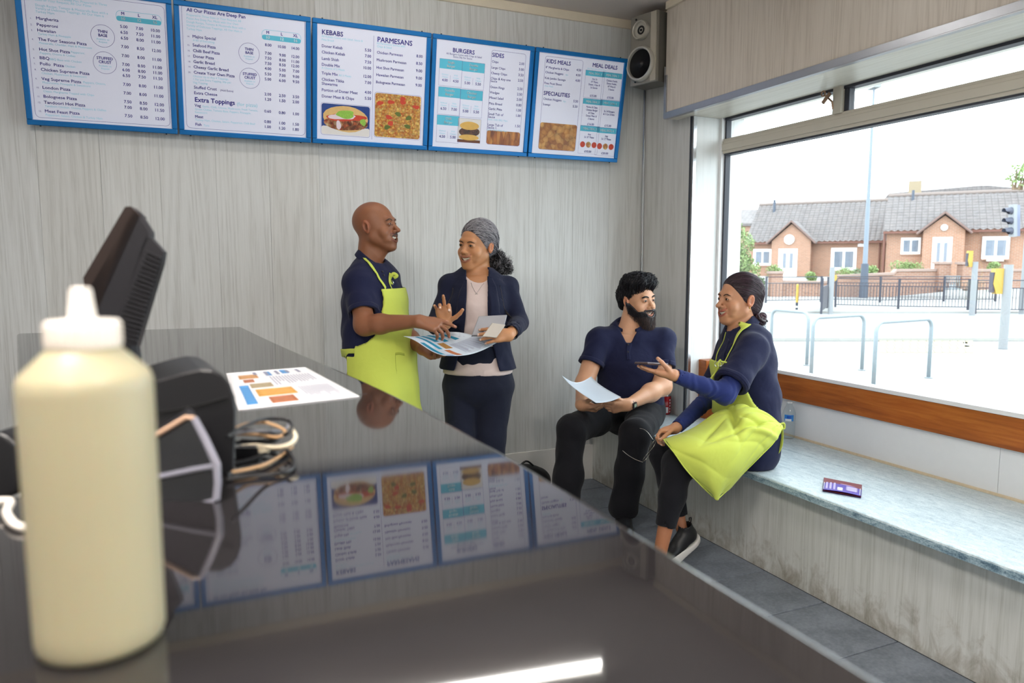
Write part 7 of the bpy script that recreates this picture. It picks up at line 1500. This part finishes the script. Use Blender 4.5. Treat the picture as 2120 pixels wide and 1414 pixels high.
s2_, n2_h = hand(dwF, -RT * .93 - Z3 * .30 - fh * .1, -Z3 * .7 - fh * .5 + RT * .2, +1, .90, curl=((.55, .9, .5), (.7, .9, .5), (.8, .9, .5), (.85, .9, .5)), thumb=(.35, .95, .45, 0), th_curl=.15)
s1_ += [(deN, dwN, .036, .023, .02)]; s2_ += [(deF, dwF, .036, .023, .02)]
for sg, nl in ((s1_, n1_), (s2_, n2_h)): l_, h_ = seg_box(sg, .008); bD.add(nets(lambda p, sg=sg: seg_fn(p, sg), l_, h_, .0024), limb_paint(SKD, nl, 'e3c5b5'))
# shins and ankles
dhN, dkN, daN = P(1535, 915, 3.30), P(1404, 962, 3.16), P(1362, 1168, 3.17)
dhF, dkF, daF = P(1520, 915, 3.55), P(1374, 940, 3.48), P(1412, 1098, 3.40)
sl = [(dkN, daN, .045, .026, .02), (dkF, daF, .045, .026, .02)]; l_, h_ = seg_box(sl, .01); bD.add(nets(lambda p: seg_fn(p, sl), l_, h_, .005), limb_paint('a86f4e'))
secD = [(P(1533, 684, 3.44), (.066, .058)), (P(1541, 706, 3.44), (.145, .085)), (P(1541, 752, 3.43), (.150, .120)), (P(1548, 822, 3.42), (.145, .122)), (P(1547, 890, 3.42), (.165, .134)), (P(1543, 925, 3.42), (.175, .140))]
def torsoD(p, g=0.): return loft(p, [(c, (r[0] + g, r[1] + g)) for c, r in secD], sD, .035)
bD.add(nets(lambda p: torsoD(p, -.014), P(1548, 800, 3.43) - .36, P(1548, 800, 3.43) + .36, .014), limb_paint(SKD)); bodyD = bD.build('body', D)
eyes(HD, D, (-.05, 1, 0)); teeth(HD, D, True); brows(HD, skinD, D, mat('dark_brow_hair'), .005)
# long blue sleeves
def undD(p):
    d = None
    for a, b, c in ((dsN, deN, dwN), (dsF, deF, dwF)):
        w_ = b + (c - b) * .97; e = chain(p, [a, b, w_], [.052, .045, .031], .025); u = unit(c - b); e = smax(e, plane(p, w_, u), .003); e = smax(e, -cap(p, b + (c - b) * .75, c + (c - b) * .1, .027, .026), .002); t = ((p - b) @ u.astype(np.float32)); e = e + .0028 * np.sin(t * 150 + 2 * np.sin(p[:, 2] * 60) + 1.5 * np.sin(p[:, 0] * 70)) * np.clip(1 - np.abs(t - .05) * 5, .15, 1); d = e if d is None else np.minimum(d, e)
    return d
allp = np.array([dsN, deN, dwN, dsF, deF, dwF]); sdfobj('long_sleeve_top', nets(undD, allp.min(0) - .08, allp.max(0) + .08, .004), M_under, D)
def shirtD(p):
    d = torsoD(p, .006)
    for a, b, L_ in ((dsN, deN, .225), (dsF, deF, .19)):
        u = unit(b - a); arm = smax(cap(p, a, b, .068, .076), plane(p, a + u * L_, u), .004); arm = smax(arm, -smax(cap(p, a, b + u * .1, .050, .062), -plane(p, a + u * (L_ - .06), u), .002), .002); d = smin(d, arm, .03); d = smin(d, cap(p, nbD - Z3 * .03, a, .054, .056), .035)
    d = d + .0085 * wr(p, (15, 15, 12), 71); d = smax(d, -eseg(p, P(1533, 697, 3.43), P(1525, 655, 3.42), (.054, .052), (.06, .06), sD), .006); return smax(d, ZB + .002 - p[:, 2], .004)
allp = np.array([c for c, _ in secD] + [dsN, deN, dsF]); lo = allp.min(0) - .22; lo[2] = ZB - .01; sdfobj('polo_shirt', nets(shirtD, lo, allp.max(0) + .2, .0055), M_polo, D)
band(shirtD, dsN + unit(deN - dsN) * .208, deN - dsN, .078, .018, M_polo, D)
collar(D, P(1532, 679, 3.435), Z3 + fD * .30, fD, .057, .024, .032, M_polo, gap=.42, out_=.032, flat=(1.08, 1.05), tip=.03)
V, F = ribbon(shirtD, [P(1503, 700, 3.38), P(1492, 722, 3.36), P(1482, 745, 3.34)], unit(fh * .6 + RT * .5), .03, .004, .003); pk = obj('placket', V, F, M_polo, D, smooth=True)
for x, y in ((1502, 708), (1491, 730)): q, g_ = snap(shirtD, np.array([P(x, y, 3.33)]), .007); MB().lathe(q[0], [(.005, -.001), (.005, .001), (.003, .0018)], 12, g_[0]).build('button', M_dk, pk)
# jeans
def jeanD(p):
    d = None
    for h, k, a, hf in ((dhN, dkN, daN, .38), (dhF, dkF, daF, .17)):
        b = a + (k - a) * hf; e = chain(p, [h, h + (k - h) * .5, k], [.098, .086, .070], .03); e = smin(e, chain(p, [k, k + (b - k) * .5, b], [.067, .055, .044], .03), .02); u = unit(a - k); e = smax(e, plane(p, b, u), .006); e = smax(e, -smax(cap(p, b - u * .05, b + u * .05, .036, .036), -plane(p, b - u * .03, u), .003), .004); d = e if d is None else smin(d, e, .012)
    d = d + .0035 * wr(p, (24, 24, 14), 73); return smax(d, ZB + .001 - p[:, 2] - 10 * np.clip(2.275 - p[:, 0], 0, 1), .004)
allp = np.array([dhN, dkN, daN, dhF, dkF, daF]); sdfobj('jeans', nets(jeanD, allp.min(0) - .13, allp.max(0) + .13, .0052), M_blackt, D)
# shoes
M_wsole = mat('white_foam_sole', 'd8d6d2', .6, var=.03)
def trainer(heel, toe, par):
    f_ = unit(toe - heel); up = unit(Z3 - f_ * (Z3 @ f_)); s_ = np.cross(f_, up); h = np.array(heel)
    Q = lambda p: np.stack([(p - h) @ s_, (p - h) @ f_, (p - h) @ up], 1).astype(np.float32)
    def fn(p):
        q = Q(p); d = smin(ell(q, (0, .055, .055), (.037, .070, .045)), ell(q, (0, .155, .040), (.043, .085, .030)), .03); d = smin(d, cap(q, (0, .03, .06), (0, .028, .105), .036, .033), .02); d = smax(d, -cap(q, (0, .028, .09), (0, .026, .13), .027, .029), .003); return smax(d, .026 - q[:, 2] + .010 * np.sin(q[:, 1] * 22 + 1), .004)
    def fs(p): q = Q(p); d = smin(ell(q, (0, .055, .02), (.041, .082, .08)), ell(q, (0, .16, .02), (.047, .095, .08)), .03); return smax(smax(d, q[:, 2] - .034 + .010 * np.sin(q[:, 1] * 22 + 1), .004), -q[:, 2], .004)
    c = h + f_ * .12 + up * .05; s = sdfobj('trainer', nets(fn, c - .2, c + .2, .0042), M_black, par, label='black knitted trainer with thick white sole'); sdfobj('sole', nets(fs, c - .2, c + .2, .0042), M_wsole, s)
    lp_ = h + up * .115 - f_ * .006; MB().tube(catmull([lp_ - up * .012, lp_ + up * .008 - f_ * .012, lp_ + up * .014 - f_ * .002, lp_ + up * .002 + f_ * .003], 6), .003, 6).build('heel_loop', M_black, s)
hF = P(1440, 1121, 3.42); tF = hF - RT * .20 - fh * .12; tF[2] = .0; hF[2] = max(hF[2], .045); trainer(hF, np.array([tF[0], tF[1], .004]), D)
hN = np.array([daN[0], daN[1], 0.003]) + RT * .03; trainer(hN, hN - RT * .22 - fh * .06, D)
# apron
fs_ = lambda p: torsoD(p)
zbt = P(1475, 750, 3.35)[2]; zbb = P(1500, 850, 3.3)[2]
def bibD(p):
    d = np.abs(smin(shirtD(p), torsoD(p, .008), .01) - .0085) - .0046; v = p - secD[3][0]; y = v @ fD.astype(np.float32); x = v @ sD.astype(np.float32); z = p[:, 2]
    reg = np.maximum(np.maximum(np.abs(x) - .115 - np.clip(zbt - z - .1, 0, 1) * .5, z - zbt), np.maximum(zbb - .04 - z, .03 - y)); return smax(d, reg.astype(np.float32), .003)
c = P(1500, 790, 3.42); sdfobj('apron_bib', nets(bibD, c - [.28, .28, .2], c + [.28, .28, .2], .0042), M_lime, D)
net = [[P(*q) for q in r] for r in (
 ((1373, 909, 3.30), (1440, 882, 3.30), (1498, 846, 3.24), (1540, 836, 3.20), (1585, 856, 3.20), (1618, 877, 3.25)),
 ((1378, 913, 3.14), (1440, 898, 3.12), (1500, 880, 3.13), (1548, 868, 3.13), (1590, 874, 3.15), (1618, 888, 3.20)),
 ((1395, 935, 3.06), (1450, 925, 3.02), (1508, 912, 3.05), (1550, 904, 3.08), (1582, 905, 3.12), (1604, 912, 3.18)),
 ((1421, 971, 3.05), (1462, 962, 3.01), (1504, 951, 3.03), (1534, 945, 3.06), (1558, 942, 3.10), (1577, 941, 3.16)),
 ((1454, 1005, 3.08), (1474, 1002, 3.04), (1495, 996, 3.04), (1512, 990, 3.07), (1527, 984, 3.10), (1541, 977, 3.16)),
 ((1472, 1022, 3.10), (1478, 1028, 3.08), (1484, 1034, 3.08), (1491, 1027, 3.09), (1499, 1020, 3.11), (1508, 1012, 3.14)))]
def foldD(G):
    n = np.cross(np.gradient(G, axis=1), np.gradient(G, axis=0)); n /= np.linalg.norm(n, axis=2, keepdims=True) + 1e-9; u = np.linspace(0, 1, G.shape[1])[None, :]; v = np.linspace(0, 1, G.shape[0])[:, None]
    c1_ = .030 * np.exp(-((u - .42 - .12 * np.sin(v * 3)) / .035) ** 2) * np.exp(-((v - .16) / .12) ** 2); c2_ = .022 * np.exp(-((v - .30 + .25 * (u - .5)) / .035) ** 2) * np.exp(-((u - .55) / .2) ** 2); c3 = .016 * np.sin(u * 14 + v * 7 + 2 * np.sin(v * 5)) * np.clip(1 - np.abs(v - .25) * 1.6, .15, 1)
    c4 = .014 * np.sin(u * 9 - v * 12 + 1.0) * v * .6; c5 = .02 * np.exp(-((v - .22 - .15 * u) / .03) ** 2) * np.exp(-((u - .75) / .18) ** 2)
    an = np.arctan2(v + .02, 1.03 - u); r_ = np.hypot(v, 1 - u); f1 = (1 - np.abs(np.sin(an * 8 + .6 * np.sin(r_ * 6)))) ** 3 * .011 * np.clip(1.1 - r_, 0, 1) * np.clip(r_ * 5, 0, 1)
    an2 = np.arctan2(v - .08, u - .46); r2 = np.hypot(v - .08, (u - .46) * 1.3); f2 = (1 - np.abs(np.sin(an2 * 3.5 + 2.2 * r2 + .5))) ** 3 * .015 * np.exp(-((r2 - .22) / .18) ** 2)
    f3 = (1 - np.abs(np.sin(u * 6.5 - v * 9 + 1.2 * np.sin(u * 5)))) ** 4 * .006 * np.clip(v * 3, 0, 1) * np.clip((1 - v) * 2, 0, 1)
    return G + n * (c1_ + c2_ + c3 * .45 + c4 * .5 - c5 + f1 + f2 + f3)[..., None]
V, F = sheet(net, 16, 16, .0022, foldD); ap = obj('apron_skirt', V, F, M_lime, D, smooth=True)
def edge_line(pts, r, m, nm): MB().tube(catmull([P(*q) for q in pts], 10), r, 6).build(nm, m, D, smooth=True)
edge_line(((1617, 880, 3.2), (1605, 912, 3.165), (1578, 941, 3.145), (1542, 977, 3.145), (1509, 1012, 3.125), (1485, 1034, 3.07)), .0022, M_lime, 'apron_hem')
edge_line(((1374, 910, 3.12), (1380, 918, 3.09), (1396, 938, 3.045), (1421, 973, 3.035), (1452, 1006, 3.065), (1476, 1029, 3.10)), .0026, M_lime, 'apron_hem')
V, F = ribbon(skinD if False else (lambda p: np.minimum(shirtD(p), skinD(p))), [P(1550, 687, 3.35), P(1543, 693, 3.335), P(1528, 706, 3.30), P(1510, 724, 3.28), P(1497, 744, 3.27)], unit(RT * .7 + Z3 * .6), .030, .012, .004); obj('neck_strap', V, F, M_lime, D, smooth=True)
V, F = ribbon(shirtD, [P(1500, 690, 3.42), P(1486, 706, 3.42), P(1474, 728, 3.42), P(1466, 750, 3.41)], unit(RT * .7 + Z3 * .5), .016, .006, .003); obj('neck_strap', V, F, M_lime, D, smooth=True)
kn = P(1492, 748, 3.20); MB().tube(catmull([kn, kn + RT * .02 - Z3 * .004, kn + RT * .04 - Z3 * .010, kn + RT * .042 - Z3 * .022], 6), [.009, .009, .008, .008, .008, .008, .009, .009, .010, .010, .011, .012, .012, .012, .012, .011, .010, .009, .008], 8, flat=.4).tube(catmull([kn + Z3 * .008, kn - RT * .012 - Z3 * .008, kn - RT * .010 - Z3 * .03], 6), .007, 8, flat=.5).build('strap_knot', M_lime, D, smooth=True)
for k in (0, 1): MB().tube([kn - Z3 * .012 - RT * (.004 + .012 * k) + RT * .010 * math.cos(a) + Z3 * .011 * math.sin(a) for a in np.linspace(0, 6.28, 14)[:-1]], .0016, 6, closed=True).build('buckle_ring', M_chrome, D)
bk = P(1617, 880, 3.28); MB().tube(catmull([bk - RT * .01, bk + RT * .012 + Z3 * .008, bk + RT * .014 - Z3 * .015, bk - Z3 * .01], 6), .009, 8, flat=.5).tube(catmull([bk, P(1619, 900, 3.28), P(1616, 925, 3.28), P(1604, 945, 3.3)], 8), .010, 8, flat=.25).tube(catmull([bk, P(1610, 920, 3.33), P(1604, 952, 3.34)], 8), .008, 8, flat=.25).build('waist_tie', M_lime, D, smooth=True)
# hair
M_dbr = m_hair('dark_brown_hair', '1b1216', '3a2a30', .34); M_dst = mat('dark_brown_strand', '2a1d22', .3, var=.35, vscale=70)
def hairD(p):
    q = HD.l(p); d = ell(q, (0, -.020, .032), (.082, .105, .096)); d = smin(d, ell(q, (0, -.065, -.035), (.055, .045, .05)), .03); m = .80 * q[:, 1] - .60 * q[:, 2] - .0165 - .14 * np.clip(np.abs(q[:, 0]) - .03, 0, 1)
    ear = -ell(np.stack([np.abs(q[:, 0]), q[:, 1], q[:, 2]], 1), (.085, -.012, -.010), (.02, .021, .034)); return smax(smax(d, m, .006), ear, .005) * HD.sc
lo, hi = HD.bbox(.165); hvD = nets(hairD, lo, hi, .0024); hd = sdfobj('hair', hvD, M_dbr, D)
bc_ = P(1573, 661, 3.42)
def bunD(p):
    d = cap(p, HD.w((0, -.085, -.06)), bc_, .020, .022)
    d = smin(d, ell(p, bc_ + RT * .004, (.024, .022, .024)), .01)
    return d + .0012 * wr(p, (160, 160, 160), 75, 2)
bvD = nets(bunD, bc_ - .1, bc_ + .1, .0024); bnn = sdfobj('hair_bun', bvD, M_dbr, D)
rb = np.random.default_rng(5); cl = MB()
for k in range(26):
    ax_ = unit(rb.normal(size=3)); u_ = unit(np.cross(ax_, (0.1, .3, 1))); w_ = np.cross(ax_, u_); c_0 = bc_ + RT * .004 + ax_ * rb.uniform(-.016, .016); R0 = rb.uniform(.014, .024); t0 = rb.uniform(0, 6.28)
    cl.tube([c_0 + (u_ * math.cos(t) + w_ * math.sin(t)) * (R0 + .004 * math.sin(2 * t)) for t in np.linspace(t0, t0 + 4.2, 16)], [.002 + .005 * math.sin(math.pi * i / 15) for i in range(16)], 8, mi=k % 2)
cl.build('bun_coils', None, bnn, smooth=True, mats=[M_dbr, mat('brown_lock', '4a363f', .3, var=.35, vscale=60)], kind='stuff')
def flowD(p): q = HD.l(p); t = np.array([0, -.10, -.055], np.float32) - q; t = t / (np.linalg.norm(t, axis=1, keepdims=True) + .01); return t @ HD.R.T.astype(np.float32)
outD = lambda p: (lambda v: v / (np.linalg.norm(v, axis=1, keepdims=True) + 1e-6))(p - HD.c.astype(np.float32))
strands('hair_strands', hvD[0], flowD, 3200, .06, M_dst, hd, .0005, .001, .0002, 4, seed=22, hug=hairD, out=outD); M_lkD = mat('brown_lock', '4a363f', .3, var=.35, vscale=60); locks('hair_lock', hvD[0], flowD, 420, .09, M_lkD, hd, .0011, .0008, .0003, 3, 9, seed=34, hug=hairD, out=outD)
strands('loose_strands', bvD[0], lambda p: outD(p) + np.array([0, 0, -1.], np.float32), 160, .03, M_dst, bnn, .0004, .0, .003, 6, 7, seed=23, mask=lambda V: V[:, 2] < bc_[2] - .01, out=outD, kind=None)
ea_ = HD.w((-.081, -.002, -.038)); MB().lathe(ea_ - fh * .004, [(.0005, -.004), (.0035, -.002), (.0042, 0), (.0035, .003), (.0005, .0042)], 12).lathe(ea_ - Z3 * .014 - fh * .004 + RT * .004, [(.0005, -.003), (.0028, 0), (.0005, .003)], 10).build('earring', mat('gold', 'd9a95a', .2, 1.0), D, smooth=True)
# phone on her palm
pc_ = P(1349, 755, 3.105); u = unit(-RT * .72 - fh * .62 + Z3 * .12); w = unit(np.cross(Z3, u) + Z3 * .08); nn = np.cross(u, w); nn = nn if nn[2] > 0 else -nn
dp_ = thing('smartphone', 'dark smartphone lying on the raised palm of the seated woman', 'phone', tuple(pc_)); o = MB().obox(pc_ + nn * .004, u * .072, w * .036, nn * .0045).build('case', mat('rose_grey_case', '5a4a4c', .35, .3), dp_); md = o.modifiers.new('b', 'BEVEL'); md.width = .004; md.segments = 3
MB().obox(pc_ + nn * .0088, u * .068, w * .033, nn * .0004).build('screen', mat('phone_screen', '8d8a90', .1), dp_); MB().obox(pc_ + nn * .004 + u * .05 - w * .0, u * .014, w * .014, nn * .0055).build('camera_bump', M_black, dp_)
# glasses dangling from her other hand
gl = thing('eyeglasses', 'thin metal spectacles dangling from the lowered hand of the seated woman', 'glasses', tuple(P(1345, 930, 3.28)))
M_wire = mat('thin_metal_wire', 'a8a49c', .25, .9); dg_ = 3.26
MB().tube(catmull([P(x, y, dg_) for x, y in ((1324, 887), (1333, 889), (1341, 895), (1347, 903), (1352, 910))], 8), .0011, 6).build('temple', M_wire, gl); MB().tube(catmull([P(x, y, dg_ - .04) for x, y in ((1289, 933), (1300, 942), (1315, 951), (1331, 957))], 8), .0011, 6).build('temple', M_wire, gl)
for (cx_, cy_, a0) in ((1352, 921, 1.1), (1338, 946, .9)):
    cc_ = P(cx_, cy_, dg_ - .01); U_ = unit(RT * math.cos(a0) + UP * math.sin(a0)); W_ = unit(RT * math.sin(a0) * .55 - UP * math.cos(a0) * .55 + fh * .8); ring = [cc_ + U_ * .024 * math.cos(t) + W_ * .017 * math.sin(t) for t in np.linspace(0, 2 * math.pi, 24, endpoint=False)]; MB().tube(ring, .0011, 6, closed=True).build('lens_rim', M_wire, gl); MB().add(ring, [tuple(range(24))]).build('lens', M_glass, gl)
MB().tube([P(1347, 931, dg_ - .01), P(1345, 934, dg_ - .012), P(1343, 937, dg_ - .01)], .0011, 6).build('bridge', M_wire, gl)
# bottle of water behind her
wbt = thing('water_bottle', 'clear plastic water bottle with blue label against the white panel under the window', 'bottle', (2.905, 2.92, ZB)); bb = np.array([2.903, 2.915, ZB + .0005])
M_pet = m_glass('clear_plastic', (.93, .96, .97), .04)
prof = [(.026, 0), (.031, .004), (.033, .012)] + [(.033 - .0014 * (k % 2), .02 + .0075 * k) for k in range(10)] + [(.033, .098), (.0335, .132), (.032, .142), (.024, .165), (.0145, .182), (.0135, .195)]
MB().lathe(bb, prof, 36).build('bottle_body', M_pet, wbt, smooth=True); MB().lathe(bb, [(.0152, .190), (.0152, .196), (.014, .197)], 24).build('neck_ring', mat('translucent_white', 'dfe6ea', .3), wbt)
lbq = lambda a0, a1, z0, z1, m, nm, r=.0342: MB().add([bb + [r * math.cos(a), r * math.sin(a), z] for z in (z0, z1) for a in np.linspace(a0, a1, 12)], [(i, i + 1, i + 13, i + 12) for i in range(11)]).build(nm, m, wbt, smooth=True)
va = math.atan2(-fh[1], -fh[0]); lbq(va - 1.1, va + .35, .098, .132, mat('blue_label_print', '2c7fcf', .4), 'label'); lbq(va - .95, va + .0, .098, .110, mat('white_label_print', 'e8eef2', .4), 'label_band', .0345); lbq(va - .7, va - .05, .112, .127, mat('deep_blue_print', '1555b8', .4), 'label_mark', .0345)
# folded menu on the bench
fA_, fB2, fC_, fD2 = [on(x, y, 'z', ZB + .012) for x, y in ((1706, 984), (1785, 999), (1783, 1026), (1703, 1012))]
VIO = mat('violet_menu_print', '5b4bb0', .35, var=.05); PV = mat('pale_violet_print', 'b9aee6', .4, var=0)
def flt(u, v): q = (fA_ * (1 - u) + fB2 * u) * (1 - v) + (fD2 * (1 - u) + fC_ * u) * v; return q - Z3 * (.011 * (1 - v) + .002) * (1) + Z3 * .004 * math.sin(math.pi * u) * v
fm = menu_sheet('folded_menu', 'folded violet menu leaflet lying on the bench top', flt, -1, tuple(flt(.5, .5)), [(.07, .1, .13, .9, PV), (.17, .1, .23, .9, PV), (.27, .1, .33, .9, PV), (.38, .62, .52, .9, mat('white_print')), (.45, .2, .9, .3, mat('pinkish_print', 'c7a5c8', .5, var=0)), (.6, .38, .9, .8, PV), (.02, .03, .035, .97, mat('white_print')), (.955, .03, .97, .97, mat('white_print'))], .0008, [], base=VIO)
mm = MB(); 
for k, (dz, m) in enumerate(((.0005, 0), (.004, 1))): a = flt(0, 1) * [1, 1, 0] + [0, 0, ZB + .001 + dz]; b = flt(1, 1) * [1, 1, 0] + [0, 0, ZB + .001 + dz]; c_ = flt(1, 0) * [1, 1, 0] + [0, 0, ZB + .001 + dz * .2]; d_ = flt(0, 0) * [1, 1, 0] + [0, 0, ZB + .001 + dz * .2]; fixn(MB().prism([a, b, c_, d_], (0, 0, .0006)).build('inner_page', [mat('page_blue', '23307a', .4), mat('page_red', '7a3038', .4)][m], fm))
# black bag on the floor by the wall
bg = thing('black_bag', 'black bag on the floor against the white baseboard, mostly hidden by the counter', 'bag', tuple(on(1085, 1010, 'y', 3.86) * [1, 1, 0] + [0, 0, 0])); q0 = on(1085, 965, 'y', 3.86)
def bagf(p): q = (p - np.array([q0[0], q0[1], 0.1])).astype(np.float32); d = ell(q, (0, 0, .0), (.17, .12, .105)); return smax(d + .006 * wr(p, (25, 25, 25), 81), -q[:, 2] - .1, .01)
sdfobj('bag_body', nets(bagf, [q0[0] - .24, q0[1] - .17, -.01], [q0[0] + .24, q0[1] + .17, .26], .009), cloth('black_nylon', '101014', .6), bg)
MB().tube(catmull([[q0[0] - .05, q0[1] - .02, .2], [q0[0], q0[1] - .03, .235], [q0[0] + .05, q0[1] - .02, .2]], 6), .006, 6).build('handle', M_black, bg)
flush_text()
